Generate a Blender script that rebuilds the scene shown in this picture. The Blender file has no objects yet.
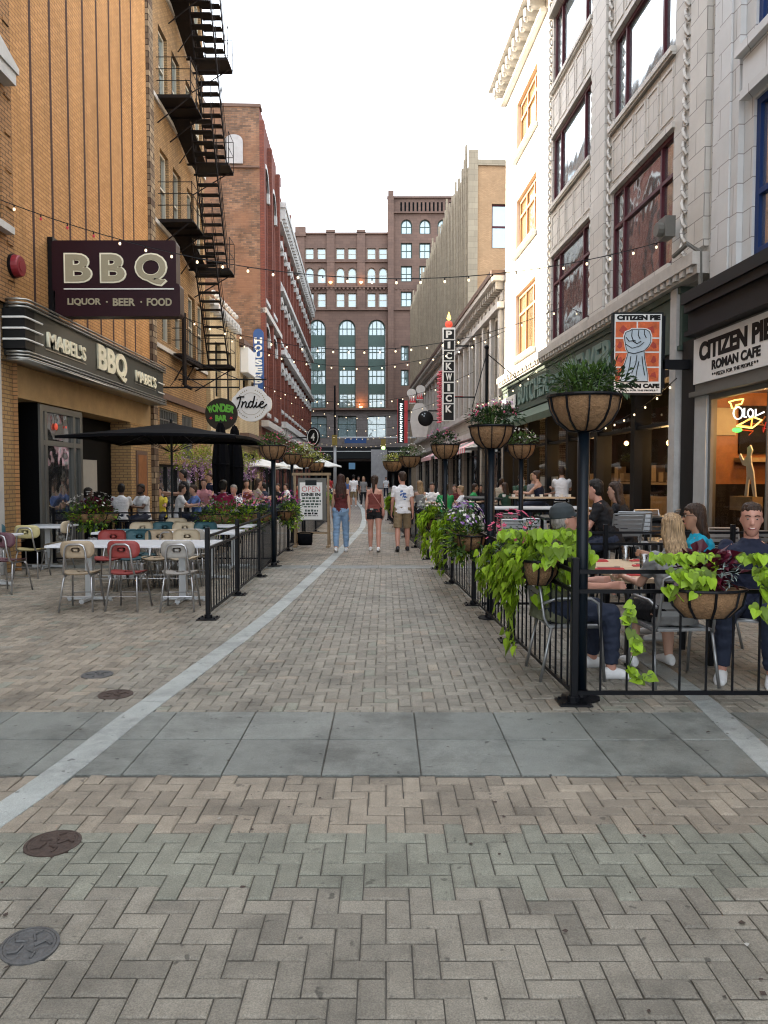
import bpy, math, random
from mathutils import Vector, Matrix
R = math.radians
rnd = random.Random(11)
S = bpy.context.scene
COL = S.collection

# ------------------------------------------------------------------ camera, world, sun, exposure
F = 740.0
cam_d = bpy.data.cameras.new('camera'); cam = bpy.data.objects.new('camera', cam_d); COL.objects.link(cam)
cam_d.sensor_fit = 'HORIZONTAL'; cam_d.sensor_width = 36; cam_d.lens = F / 768 * 36
cam_d.clip_start = 0.05; cam_d.clip_end = 1500
PITCH, YAW, EYE = R(2.63), R(0.155), 1.6
cam.location = (0, 0, EYE); cam.rotation_euler = (R(90) - PITCH, 0, YAW)
S.camera = cam
SUN_EL, SUN_AZ = R(15.5), math.atan2(-11.0, 5.2)      # azimuth from +Y towards +X
W = bpy.data.worlds.new('World'); S.world = W; W.use_nodes = True
nt = W.node_tree; nt.nodes.clear()
wo = nt.nodes.new('ShaderNodeOutputWorld'); bg = nt.nodes.new('ShaderNodeBackground')
sky = nt.nodes.new('ShaderNodeTexSky'); sky.sky_type = 'NISHITA'; sky.sun_disc = False
sky.sun_elevation = SUN_EL; sky.sun_rotation = SUN_AZ
sky.air_density = 1.0; sky.dust_density = 3.0; sky.ozone_density = 1.0
hs = nt.nodes.new('ShaderNodeHueSaturation'); hs.inputs['Saturation'].default_value = 0.42; hs.inputs['Value'].default_value = 1.0
mx = nt.nodes.new('ShaderNodeMixRGB'); mx.inputs[0].default_value = 0.55; mx.inputs[2].default_value = (4.3, 4.6, 5.0, 1)
nt.links.new(sky.outputs[0], hs.inputs['Color']); nt.links.new(hs.outputs[0], mx.inputs[1])
nt.links.new(mx.outputs[0], bg.inputs[0]); bg.inputs[1].default_value = 0.15
nt.links.new(bg.outputs[0], wo.inputs[0])
sd = bpy.data.lights.new('sun', 'SUN'); sd.energy = 4.5; sd.angle = R(0.53); sd.color = (1.0, 0.86, 0.66)
sun = bpy.data.objects.new('sun', sd); COL.objects.link(sun)
sdir = Vector((math.sin(SUN_AZ) * math.cos(SUN_EL), math.cos(SUN_AZ) * math.cos(SUN_EL), math.sin(SUN_EL)))
sun.rotation_euler = sdir.to_track_quat('Z', 'Y').to_euler(); sun.location = (-20, 30, 30)
S.view_settings.view_transform = 'Standard'; S.view_settings.look = 'None'
S.view_settings.exposure = 2.42; S.view_settings.gamma = 1.0
S.render.engine = 'CYCLES'
try:
    S.cycles.use_denoising = True; S.cycles.denoiser = 'OPENIMAGEDENOISE'
except Exception: pass
S.cycles.max_bounces = 6; S.cycles.diffuse_bounces = 3; S.cycles.glossy_bounces = 3
S.cycles.transparent_max_bounces = 12; S.cycles.caustics_reflective = False; S.cycles.caustics_refractive = False
S.cycles.sample_clamp_indirect = 6
S.cycles.pixel_filter_type = 'BLACKMAN_HARRIS'; S.cycles.filter_width = 1.15

_r = Vector((math.cos(YAW), math.sin(YAW), 0))
_f = Vector((-math.sin(YAW) * math.cos(PITCH), math.cos(YAW) * math.cos(PITCH), -math.sin(PITCH)))
_u = _r.cross(_f)
def at(px, py, Y):
    d = _f + _r * ((px - 384) / F) + _u * ((512 - py) / F)
    k = Y / d.y
    return Vector((d.x * k, Y, EYE + d.z * k))

# ------------------------------------------------------------------ materials
MATS = {}
def _new(name):
    m = bpy.data.materials.new(name); m.use_nodes = True
    n = m.node_tree; n.nodes.clear()
    out = n.nodes.new('ShaderNodeOutputMaterial'); b = n.nodes.new('ShaderNodeBsdfPrincipled')
    n.links.new(b.outputs[0], out.inputs[0]); MATS[name] = m
    return m, n, b, out
def _c(c): return (c[0], c[1], c[2], 1)
def mat(name, col, rough=0.6, metal=0.0, var=0.12, scale=6.0, bump=0.0, bscale=40.0, island=0.0, spec=0.5, dirt=0.0, transl=0.0):
    """plain surface: base colour x noise variation (+ per-island variation, stains, bump)"""
    m, n, b, out = _new(name)
    b.inputs['Roughness'].default_value = rough; b.inputs['Metallic'].default_value = metal
    b.inputs['Specular IOR Level'].default_value = spec
    tc = n.nodes.new('ShaderNodeTexCoord'); no = n.nodes.new('ShaderNodeTexNoise')
    no.inputs['Scale'].default_value = scale; no.inputs['Detail'].default_value = 6; no.inputs['Roughness'].default_value = 0.65
    n.links.new(tc.outputs['Object'], no.inputs['Vector'])
    mr = n.nodes.new('ShaderNodeMapRange'); mr.inputs[1].default_value = .25; mr.inputs[2].default_value = .75
    mr.inputs[3].default_value = 1 - var; mr.inputs[4].default_value = 1 + var
    n.links.new(no.outputs[0], mr.inputs[0])
    fac = mr.outputs[0]
    if island:
        ge = n.nodes.new('ShaderNodeNewGeometry'); m2 = n.nodes.new('ShaderNodeMapRange')
        m2.inputs[3].default_value = 1 - island; m2.inputs[4].default_value = 1 + island
        n.links.new(ge.outputs['Random Per Island'], m2.inputs[0])
        mm = n.nodes.new('ShaderNodeMath'); mm.operation = 'MULTIPLY'
        n.links.new(fac, mm.inputs[0]); n.links.new(m2.outputs[0], mm.inputs[1]); fac = mm.outputs[0]
    vm = n.nodes.new('ShaderNodeVectorMath'); vm.operation = 'SCALE'; vm.inputs[0].default_value = col
    n.links.new(fac, vm.inputs['Scale']); colout = vm.outputs[0]
    if dirt:
        n3 = n.nodes.new('ShaderNodeTexNoise'); n3.inputs['Scale'].default_value = .9; n3.inputs['Detail'].default_value = 9
        n3.inputs['Roughness'].default_value = .7
        n.links.new(tc.outputs['Object'], n3.inputs['Vector'])
        rr = n.nodes.new('ShaderNodeMapRange'); rr.inputs[1].default_value = .45; rr.inputs[2].default_value = .75
        rr.inputs[3].default_value = 0; rr.inputs[4].default_value = dirt
        n.links.new(n3.outputs[0], rr.inputs[0])
        mxx = n.nodes.new('ShaderNodeMixRGB'); mxx.inputs[2].default_value = (col[0]*.35, col[1]*.33, col[2]*.3, 1)
        n.links.new(rr.outputs[0], mxx.inputs[0]); n.links.new(colout, mxx.inputs[1]); colout = mxx.outputs[0]
    n.links.new(colout, b.inputs['Base Color'])
    if bump:
        n2 = n.nodes.new('ShaderNodeTexNoise'); n2.inputs['Scale'].default_value = bscale; n2.inputs['Detail'].default_value = 5
        n.links.new(tc.outputs['Object'], n2.inputs['Vector'])
        bp = n.nodes.new('ShaderNodeBump'); bp.inputs['Strength'].default_value = bump; bp.inputs['Distance'].default_value = .02
        n.links.new(n2.outputs[0], bp.inputs['Height']); n.links.new(bp.outputs[0], b.inputs['Normal'])
    if transl:
        tr = n.nodes.new('ShaderNodeBsdfTranslucent'); ms = n.nodes.new('ShaderNodeMixShader'); ms.inputs[0].default_value = transl
        n.links.new(colout, tr.inputs[0]); n.links.new(b.outputs[0], ms.inputs[1]); n.links.new(tr.outputs[0], ms.inputs[2])
        n.links.new(ms.outputs[0], out.inputs[0])
    return m
def paving(name, col, rough, isl, stain=.6):
    m, n, b, out = _new(name); L = n.links.new
    tc = n.nodes.new('ShaderNodeTexCoord'); ge = n.nodes.new('ShaderNodeNewGeometry')
    def noise_(sc, det, lo, hi, a, c):
        q = n.nodes.new('ShaderNodeTexNoise'); q.inputs['Scale'].default_value = sc; q.inputs['Detail'].default_value = det; q.inputs['Roughness'].default_value = .7
        L(tc.outputs['Object'], q.inputs['Vector']); r = n.nodes.new('ShaderNodeMapRange')
        for i_, v_ in zip((1,2,3,4), (lo, hi, a, c)): r.inputs[i_].default_value = v_
        L(q.outputs[0], r.inputs[0]); return r.outputs[0], q.outputs[0]
    def mul(a, c):
        q = n.nodes.new('ShaderNodeMath'); q.operation = 'MULTIPLY'; L(a, q.inputs[0]); L(c, q.inputs[1]); return q.outputs[0]
    sp, spr = noise_(170, 3, .35, .65, .72, 1.30)        # mineral speckle
    md, _ = noise_(9, 8, .3, .7, .84, 1.14)
    st, _ = noise_(1.6, 9, .47, .68, 1.06, 1-stain*.45)    # broad damp stains
    gm, _ = noise_(11, 2, .675, .71, 1.0, 1-stain*.62)      # small dark spots
    m2 = n.nodes.new('ShaderNodeMapRange'); m2.inputs[3].default_value = 1-isl; m2.inputs[4].default_value = 1+isl; L(ge.outputs['Random Per Island'], m2.inputs[0])
    f = mul(mul(mul(mul(sp, md), st), gm), m2.outputs[0])
    vm = n.nodes.new('ShaderNodeVectorMath'); vm.operation = 'SCALE'; vm.inputs[0].default_value = col; L(f, vm.inputs['Scale']); L(vm.outputs[0], b.inputs['Base Color'])
    rr = n.nodes.new('ShaderNodeMapRange'); rr.inputs[3].default_value = rough+.12; rr.inputs[4].default_value = rough-.12; L(st, rr.inputs[0]); b.inputs['Roughness'].default_value = rough
    b.inputs['Specular IOR Level'].default_value = .45
    q = n.nodes.new('ShaderNodeTexNoise'); q.inputs['Scale'].default_value = 45; q.inputs['Detail'].default_value = 9; q.inputs['Roughness'].default_value = .75; L(tc.outputs['Object'], q.inputs['Vector'])
    bp = n.nodes.new('ShaderNodeBump'); bp.inputs['Strength'].default_value = .8; bp.inputs['Distance'].default_value = .012; L(q.outputs[0], bp.inputs['Height']); L(bp.outputs[0], b.inputs['Normal'])
    return m
def hair_mat(name, col):
    m, n, b, out = _new(name); L = n.links.new
    tc = n.nodes.new('ShaderNodeTexCoord'); mp = n.nodes.new('ShaderNodeMapping'); mp.inputs['Scale'].default_value = (120, 120, 9)
    L(tc.outputs['Object'], mp.inputs[0]); q = n.nodes.new('ShaderNodeTexNoise'); q.inputs['Scale'].default_value = 1; q.inputs['Detail'].default_value = 5; L(mp.outputs[0], q.inputs['Vector'])
    r = n.nodes.new('ShaderNodeMapRange'); r.inputs[1].default_value = .3; r.inputs[2].default_value = .7; r.inputs[3].default_value = .4; r.inputs[4].default_value = 1.7; L(q.outputs[0], r.inputs[0])
    vm = n.nodes.new('ShaderNodeVectorMath'); vm.operation = 'SCALE'; vm.inputs[0].default_value = col; L(r.outputs[0], vm.inputs['Scale']); L(vm.outputs[0], b.inputs['Base Color'])
    b.inputs['Roughness'].default_value = .5; b.inputs['Specular IOR Level'].default_value = .3
    bp = n.nodes.new('ShaderNodeBump'); bp.inputs['Strength'].default_value = .9; bp.inputs['Distance'].default_value = .01; L(q.outputs[0], bp.inputs['Height']); L(bp.outputs[0], b.inputs['Normal'])
def brick(name, c1, c2, mortar, bw=.22, bh=.075, ms=.012, rough=.85, var=.25, vscale=.5, flat=False, bump=.4, streak=0.0, patch=None):
    """brick or block masonry: local (x+y, z) coordinates, or (x, y) when flat"""
    m, n, b, out = _new(name)
    b.inputs['Roughness'].default_value = rough; b.inputs['Specular IOR Level'].default_value = .25
    tc = n.nodes.new('ShaderNodeTexCoord'); sx = n.nodes.new('ShaderNodeSeparateXYZ'); cx = n.nodes.new('ShaderNodeCombineXYZ')
    n.links.new(tc.outputs['Object'], sx.inputs[0])
    if flat:
        n.links.new(sx.outputs[0], cx.inputs[0]); n.links.new(sx.outputs[1], cx.inputs[1])
    else:
        ad = n.nodes.new('ShaderNodeMath'); n.links.new(sx.outputs[0], ad.inputs[0]); n.links.new(sx.outputs[1], ad.inputs[1])
        n.links.new(ad.outputs[0], cx.inputs[0]); n.links.new(sx.outputs[2], cx.inputs[1])
    bt = n.nodes.new('ShaderNodeTexBrick'); bt.inputs['Scale'].default_value = 1
    bt.inputs['Brick Width'].default_value = bw; bt.inputs['Row Height'].default_value = bh
    bt.inputs['Mortar Size'].default_value = ms; bt.inputs['Mortar Smooth'].default_value = .15; bt.inputs['Bias'].default_value = 0
    bt.inputs['Color1'].default_value = _c(c1); bt.inputs['Color2'].default_value = _c(c2); bt.inputs['Mortar'].default_value = _c(mortar)
    n.links.new(cx.outputs[0], bt.inputs['Vector'])
    no = n.nodes.new('ShaderNodeTexNoise'); no.inputs['Scale'].default_value = vscale; no.inputs['Detail'].default_value = 8; no.inputs['Roughness'].default_value = .7
    mp = n.nodes.new('ShaderNodeMapping'); n.links.new(tc.outputs['Object'], mp.inputs[0])
    if streak: mp.inputs['Scale'].default_value = (3, 3, .35)
    n.links.new(mp.outputs[0], no.inputs['Vector'])
    mr = n.nodes.new('ShaderNodeMapRange'); mr.inputs[1].default_value = .3; mr.inputs[2].default_value = .7
    mr.inputs[3].default_value = 1 - var; mr.inputs[4].default_value = 1 + var * .7
    n.links.new(no.outputs[0], mr.inputs[0])
    vm = n.nodes.new('ShaderNodeVectorMath'); vm.operation = 'SCALE'
    n.links.new(bt.outputs['Color'], vm.inputs[0]); n.links.new(mr.outputs[0], vm.inputs['Scale'])
    co = vm.outputs[0]
    if patch:
        n4 = n.nodes.new('ShaderNodeTexNoise'); n4.inputs['Scale'].default_value = .7; n4.inputs['Detail'].default_value = 7
        n.links.new(tc.outputs['Object'], n4.inputs['Vector'])
        r4 = n.nodes.new('ShaderNodeMapRange'); r4.inputs[1].default_value = .48; r4.inputs[2].default_value = .62; r4.inputs[4].default_value = .75
        n.links.new(n4.outputs[0], r4.inputs[0])
        m4 = n.nodes.new('ShaderNodeMixRGB'); m4.inputs[2].default_value = _c(patch)
        n.links.new(r4.outputs[0], m4.inputs[0]); n.links.new(co, m4.inputs[1]); co = m4.outputs[0]
    n.links.new(co, b.inputs['Base Color'])
    if bump:
        bp = n.nodes.new('ShaderNodeBump'); bp.inputs['Strength'].default_value = bump; bp.inputs['Distance'].default_value = .01
        iv = n.nodes.new('ShaderNodeMath'); iv.operation = 'SUBTRACT'; iv.inputs[0].default_value = 1
        n.links.new(bt.outputs['Fac'], iv.inputs[1]); n.links.new(iv.outputs[0], bp.inputs['Height']); n.links.new(bp.outputs[0], b.inputs['Normal'])
    return m
def glass_mat(name, tint, refl=.5, rough=.04, wav=.08):
    """window seen from outside: dark room colour behind a reflecting, slightly wavy sheet"""
    m, n, b, out = _new(name)
    b.inputs['Base Color'].default_value = _c(tint); b.inputs['Roughness'].default_value = .5
    g = n.nodes.new('ShaderNodeBsdfGlossy'); g.inputs['Roughness'].default_value = rough; g.inputs['Color'].default_value = (.92, .98, 1, 1)
    ms = n.nodes.new('ShaderNodeMixShader'); fr = n.nodes.new('ShaderNodeLayerWeight'); fr.inputs[0].default_value = .35
    mr = n.nodes.new('ShaderNodeMapRange'); mr.inputs[3].default_value = refl; mr.inputs[4].default_value = 1
    n.links.new(fr.outputs['Facing'], mr.inputs[0]); n.links.new(mr.outputs[0], ms.inputs[0])
    n.links.new(b.outputs[0], ms.inputs[1]); n.links.new(g.outputs[0], ms.inputs[2]); n.links.new(ms.outputs[0], out.inputs[0])
    tc = n.nodes.new('ShaderNodeTexCoord'); no = n.nodes.new('ShaderNodeTexNoise'); no.inputs['Scale'].default_value = 1.3
    n.links.new(tc.outputs['Object'], no.inputs['Vector'])
    bp = n.nodes.new('ShaderNodeBump'); bp.inputs['Strength'].default_value = wav; bp.inputs['Distance'].default_value = .2
    n.links.new(no.outputs[0], bp.inputs['Height']); n.links.new(bp.outputs[0], g.inputs['Normal'])
    return m
def clear_mat(name, fac=.12, tint=(1, 1, 1)):
    m, n, b, out = _new(name)
    t = n.nodes.new('ShaderNodeBsdfTransparent'); t.inputs[0].default_value = _c(tint)
    g = n.nodes.new('ShaderNodeBsdfGlossy'); g.inputs['Roughness'].default_value = .02
    ms = n.nodes.new('ShaderNodeMixShader'); fr = n.nodes.new('ShaderNodeFresnel'); fr.inputs[0].default_value = 1.22
    ad = n.nodes.new('ShaderNodeMath'); ad.use_clamp = True; ad.inputs[1].default_value = fac
    n.links.new(fr.outputs[0], ad.inputs[0]); n.links.new(ad.outputs[0], ms.inputs[0])
    n.links.new(t.outputs[0], ms.inputs[1]); n.links.new(g.outputs[0], ms.inputs[2]); n.links.new(ms.outputs[0], out.inputs[0])
    return m
def glow(name, col, st):
    m, n, b, out = _new(name)
    b.inputs['Base Color'].default_value = _c(col); b.inputs['Emission Color'].default_value = _c(col); b.inputs['Emission Strength'].default_value = st
    return m

# ------------------------------------------------------------------ mesh builder
def _id(u, o, z): return (u, o, z)
class MB:
    def __init__(s, fn=_id): s.v = []; s.f = []; s.m = []; s.cur = 0; s.fn = fn
    def _add(s, vs, fs):
        k = len(s.v); s.v += [s.fn(*p) for p in vs]; s.f += [tuple(i + k for i in f) for f in fs]; s.m += [s.cur] * len(fs); return s
    def box(s, a, b, c, d, e, f):
        if a > b: a, b = b, a
        if c > d: c, d = d, c
        if e > f: e, f = f, e
        return s._add([(a,c,e),(b,c,e),(b,d,e),(a,d,e),(a,c,f),(b,c,f),(b,d,f),(a,d,f)],
                      [(0,3,2,1),(4,5,6,7),(0,1,5,4),(1,2,6,5),(2,3,7,6),(3,0,4,7)])
    def bbox(s, a, b, c, d, e, f, r=.01):
        """box with chamfered top and vertical edges"""
        x = [(a+r,c),(b-r,c),(b,c+r),(b,d-r),(b-r,d),(a+r,d),(a,d-r),(a,c+r)]
        xi = [(a+r,c+r),(b-r,c+r),(b-r,c+r),(b-r,d-r),(b-r,d-r),(a+r,d-r),(a+r,d-r),(a+r,c+r)]
        vs = [(p[0],p[1],e) for p in x] + [(p[0],p[1],f-r) for p in x] + [(p[0],p[1],f) for p in xi]
        fs = [tuple(range(7,-1,-1)), (16,17,19,21)]
        for i in range(8):
            j = (i+1) % 8; fs.append((i,j,8+j,8+i)); fs.append((8+i,8+j,16+j,16+i))
        return s._add(vs, fs)
    def quad(s, *p): return s._add(list(p), [tuple(range(len(p)))])
    def obox(s, c, sz, M=None):
        M = M or Matrix.Identity(3); c = Vector(c); h = Vector(sz) / 2
        vs = [tuple(c + M @ Vector((i*h.x, j*h.y, k*h.z))) for k in (-1,1) for (i,j) in ((-1,-1),(1,-1),(1,1),(-1,1))]
        return s._add(vs, [(0,3,2,1),(4,5,6,7),(0,1,5,4),(1,2,6,5),(2,3,7,6),(3,0,4,7)])
    def tube(s, pts, r, n=6, r2=None, caps=True):
        pts = [Vector(p) for p in pts]; N = len(pts); rings = []; vs = []
        prev = None
        for i, p in enumerate(pts):
            t = (pts[min(i+1, N-1)] - pts[max(i-1, 0)])
            if t.length < 1e-9: t = Vector((0,0,1))
            t.normalize()
            if prev is None:
                a = t.orthogonal().normalized()
            else:
                a = prev - t * prev.dot(t)
                a = a.normalized() if a.length > 1e-6 else t.orthogonal().normalized()
            prev = a; b = t.cross(a)
            rr = r if r2 is None else r + (r2 - r) * i / max(1, N-1)
            for k in range(n):
                q = 2*math.pi*k/n; vs.append(tuple(p + a*(rr*math.cos(q)) + b*(rr*math.sin(q))))
        fs = []
        for i in range(N-1):
            for k in range(n):
                j = (k+1) % n; fs.append((i*n+k, i*n+j, (i+1)*n+j, (i+1)*n+k))
        if caps: fs += [tuple(range(n-1,-1,-1)), tuple(range((N-1)*n, N*n))]
        return s._add(vs, fs)
    def lathe(s, prof, c=(0,0,0), n=16, sx=1, sy=1):
        vs = []; fs = []; P = len(prof)
        for k in range(n):
            q = 2*math.pi*k/n
            for (r, z) in prof: vs.append((c[0]+r*sx*math.cos(q), c[1]+r*sy*math.sin(q), c[2]+z))
        for k in range(n):
            j = (k+1) % n
            for i in range(P-1): fs.append((k*P+i, j*P+i, j*P+i+1, k*P+i+1))
        return s._add(vs, fs)
    def ball(s, c, r, n=8, m=6, sx=1, sy=1, sz=1):
        pr = [(max(1e-4, r*math.sin(math.pi*i/m)), -r*sz*math.cos(math.pi*i/m)) for i in range(m+1)]
        return s.lathe(pr, c, n, sx, sy)
    def loft(s, rings, n=14):
        """rings: (center, rx, ry, xdir, ydir) -> closed skin"""
        vs = []; fs = []
        for (c, rx, ry, xd, yd) in rings:
            for k in range(n):
                q = 2*math.pi*k/n; vs.append(tuple(Vector(c) + Vector(xd)*(rx*math.cos(q)) + Vector(yd)*(ry*math.sin(q))))
        N = len(rings)
        for i in range(N-1):
            for k in range(n):
                j = (k+1) % n; fs.append((i*n+k, i*n+j, (i+1)*n+j, (i+1)*n+k))
        fs += [tuple(range(n-1,-1,-1)), tuple(range((N-1)*n, N*n))]
        return s._add(vs, fs)
    def prism(s, poly, mp, d0, d1):
        """poly in (a,b); mp(a,b,d)->3D"""
        n = len(poly)
        vs = [tuple(mp(a,b,d0)) for a,b in poly] + [tuple(mp(a,b,d1)) for a,b in poly]
        fs = [tuple(range(n-1,-1,-1)), tuple(range(n,2*n))] + [(i,(i+1)%n,n+(i+1)%n,n+i) for i in range(n)]
        return s._add(vs, fs)
    def build(s, name, mats, parent=None, loc=None, rz=0, smooth=False, **tags):
        me = bpy.data.meshes.new(name); me.from_pydata(s.v, [], s.f)
        if not isinstance(mats, (list, tuple)): mats = [mats]
        for m in mats: me.materials.append(MATS[m] if isinstance(m, str) else m)
        if len(mats) > 1: me.polygons.foreach_set('material_index', s.m)
        if smooth: me.polygons.foreach_set('use_smooth', [True]*len(me.polygons))
        me.update()
        o = bpy.data.objects.new(name, me); COL.objects.link(o)
        if parent: o.parent = parent
        if loc is not None: o.location = loc
        if rz: o.rotation_euler = (0, 0, rz)
        for k, v in tags.items(): o[k] = v
        return o
def thing(name, label, cat, loc=(0,0,0), rz=0, group=None, **kw):
    o = bpy.data.objects.new(name, None); COL.objects.link(o); o.location = loc; o.rotation_euler = (0,0,rz)
    o.empty_display_size = .2
    o['label'] = label; o['category'] = cat
    if group: o['group'] = group
    for k, v in kw.items(): o[k] = v
    return o
KIDS = {}
def dup(root, loc, rz, label, group=None, recolor=None):
    """copy a thing with its parts and sub-parts; recolor: {part stem: material}"""
    r = root.copy(); COL.objects.link(r); r.location = loc; r.rotation_euler = (0,0,rz); r['label'] = label
    if group: r['group'] = group
    def rec(src, dst):
        for ch in kids(src):
            c = ch.copy(); COL.objects.link(c); c.parent = dst
            if recolor:
                st = ch.name.split('.')[0]
                if st in recolor:
                    for sl in c.material_slots: sl.link = 'OBJECT'; sl.material = MATS[recolor[st]]
            rec(ch, c)
    rec(root, r)
    return r
_kc = {}
def kids(o):
    if o.name in _kc: return _kc[o.name]
    k = [c for c in bpy.data.objects if c.parent == o]; _kc[o.name] = k
    return k
def basis(x, y, z, o):
    M = Matrix.Identity(4)
    for i in range(3): M[i][0] = x[i]; M[i][1] = y[i]; M[i][2] = z[i]; M[i][3] = o[i]
    return M
def text(s, w, h, M, m, parent, name='lettering', bold=0.0, ext=.004, shear=0.0, space=1.0, **kw):
    c = bpy.data.curves.new('t', 'FONT'); c.body = s; c.size = 1; c.offset = bold; c.shear = shear; c.space_character = space
    c.extrude = .01; c.resolution_u = 4; c.align_x = 'CENTER'; c.space_line = kw.get('line', 1.0)
    t = bpy.data.objects.new('t', c); COL.objects.link(t)
    dg = bpy.context.evaluated_depsgraph_get(); me = bpy.data.meshes.new_from_object(t.evaluated_get(dg))
    bpy.data.objects.remove(t); bpy.data.curves.remove(c)
    xs = [v.co.x for v in me.vertices]; ys = [v.co.y for v in me.vertices]
    x0, x1, y0, y1 = min(xs), max(xs), min(ys), max(ys)
    for v in me.vertices:
        v.co = M @ Vector(((v.co.x-(x0+x1)/2)/(x1-x0)*w, (v.co.y-(y0+y1)/2)/(y1-y0)*h, v.co.z/.01*ext))
    me.materials.clear(); me.materials.append(MATS[m]); me.name = name
    o = bpy.data.objects.new(name, me); COL.objects.link(o); o.parent = parent
    return o

# ------------------------------------------------------------------ facades
class Fac:
    """a street front: local x runs along it, o outwards, z up"""
    def __init__(s, x0, slope, side, name, label, cat='building', y0=0, rz=None, **kw):
        s.side = side
        s.root = thing(name, label, cat, (x0, y0, 0), math.atan2(1, slope) if rz is None else rz, **kw)
    def mb(s): sd = s.side; return MB(lambda u, o, z: (u, sd*o, z))
    def tm(s, u, o, z): return basis((-s.side, 0, 0), (0, 0, 1), (0, s.side, 0), (u, s.side*o, z))
def arc(a, b, ztop, rise, n=10):
    m = (a+b)/2; w = (b-a)/2
    return [(m - w*math.cos(math.pi*i/n), ztop - rise + rise*math.sin(math.pi*i/n)) for i in range(n+1)]
def wall(mb, u0, u1, z0, z1, ops=(), o=0.0, dep=.25):
    us = sorted({u0, u1, *[q for p in ops for q in p[:2]]}); zs = sorted({z0, z1, *[q for p in ops for q in p[2:4]]})
    us = [u for u in us if u0 <= u <= u1]; zs = [z for z in zs if z0 <= z <= z1]
    for i in range(len(us)-1):
        for j in range(len(zs)-1):
            cu = (us[i]+us[i+1])/2; cz = (zs[j]+zs[j+1])/2
            if any(p[0] < cu < p[1] and p[2] < cz < p[3] for p in ops): continue
            mb.quad((us[i],o,zs[j]),(us[i+1],o,zs[j]),(us[i+1],o,zs[j+1]),(us[i],o,zs[j+1]))
    for p in ops:
        a, b, c, d = p[:4]; i = o - dep; rise = p[4] if len(p) > 4 else 0
        mb.quad((a,o,c),(b,o,c),(b,i,c),(a,i,c))
        mb.quad((a,o,c),(a,i,c),(a,i,d-rise),(a,o,d-rise)); mb.quad((b,o,c),(b,i,c),(b,i,d-rise),(b,o,d-rise))
        if rise:
            ar = arc(a, b, d, rise); n = len(ar)//2
            for k in range(len(ar)-1):
                mb.quad((ar[k][0],o,ar[k][1]),(ar[k+1][0],o,ar[k+1][1]),(ar[k+1][0],i,ar[k+1][1]),(ar[k][0],i,ar[k][1]))
                q = (a if k < n else b)
                mb.quad((ar[k][0],o,ar[k][1]),(ar[k+1][0],o,ar[k+1][1]),(q,o,d))
        else: mb.quad((a,o,d),(b,o,d),(b,i,d),(a,i,d))
def mass(mb, u0, u1, z0, z1, depth, o=0.0, sides=(1, 1)):
    if sides[0]: mb.quad((u0,o,z0),(u0,-depth,z0),(u0,-depth,z1),(u0,o,z1))
    if sides[1]: mb.quad((u1,o,z0),(u1,-depth,z0),(u1,-depth,z1),(u1,o,z1))
    mb.quad((u0,-depth,z0),(u1,-depth,z0),(u1,-depth,z1),(u0,-depth,z1))
    mb.quad((u0,o,z1-.4),(u1,o,z1-.4),(u1,-depth,z1-.4),(u0,-depth,z1-.4))
def window(fac, a, b, c, d, fm, gm, mull=(), trans=(), fw=.07, ins=.14, rise=0, ft=.08, parent=None, pane_gap=.03):
    mb = fac.mb(); o1 = -ins; o0 = -ins - ft; e = .004
    a += e; b -= e; c += e; d -= e
    mb.box(a, a+fw, o0, o1, c, d-rise); mb.box(b-fw, b, o0, o1, c, d-rise); mb.box(a+fw, b-fw, o0, o1, c, c+fw)
    if rise:
        A = arc(a, b, d, rise); B = arc(a+fw, b-fw, d-fw, rise)
        for k in range(len(A)-1):
            for oo in (o0, o1): mb.quad((A[k][0],oo,A[k][1]),(A[k+1][0],oo,A[k+1][1]),(B[k+1][0],oo,B[k+1][1]),(B[k][0],oo,B[k][1]))
            mb.quad((B[k][0],o0,B[k][1]),(B[k+1][0],o0,B[k+1][1]),(B[k+1][0],o1,B[k+1][1]),(B[k][0],o1,B[k][1]))
    else: mb.box(a+fw, b-fw, o0, o1, d-fw, d)
    for q in mull:
        u = a + (b-a)*q; top = d - fw - (rise*(1-math.sqrt(max(0,1-(2*q-1)**2))) if rise else 0)
        mb.box(u-fw*.4, u+fw*.4, o0+.01, o1+.006, c+fw, top)
    for q in trans:
        z = c + (d-c)*q; mb.box(a+fw, b-fw, o0+.012, o1+.003, z-fw*.4, z+fw*.4)
    w = mb.build('window', fm, parent or fac.root)
    pb = fac.mb(); oo = o0 + pane_gap
    if rise: pb._add([(p[0], oo, p[1]) for p in [(a+fw*.5, c)] + arc(a+fw*.5, b-fw*.5, d-fw*.5, rise) + [(b-fw*.5, c)]], [tuple(range(13))])
    else: pb.quad((a,oo,c),(b,oo,c),(b,oo,d),(a,oo,d))
    pb.build('pane', gm, w)
    return w

# ------------------------------------------------------------------ material list
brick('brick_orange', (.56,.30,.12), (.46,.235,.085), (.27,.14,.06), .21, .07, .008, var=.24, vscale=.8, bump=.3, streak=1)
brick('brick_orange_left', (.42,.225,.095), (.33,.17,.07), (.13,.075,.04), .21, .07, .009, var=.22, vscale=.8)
brick('brick_ochre', (.38,.235,.11), (.28,.17,.08), (.13,.085,.05), .21, .07, .009, var=.22, vscale=.8, streak=1)
brick('brick_quoin', (.10,.065,.045), (.34,.26,.17), (.05,.03,.02), .26, .16, .012, var=.1)
brick('brick_tan_column', (.42,.27,.12), (.36,.22,.10), (.18,.12,.07), .2, .07, .009, var=.15)
brick('brick_cream', (.52,.41,.25), (.48,.37,.22), (.40,.31,.19), .22, .075, .008, var=.2, streak=1)
brick('brick_side', (.12,.075,.052), (.27,.15,.09), (.13,.10,.08), .26, .085, .010, var=.5, vscale=1.3, patch=(.24,.125,.075))
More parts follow.
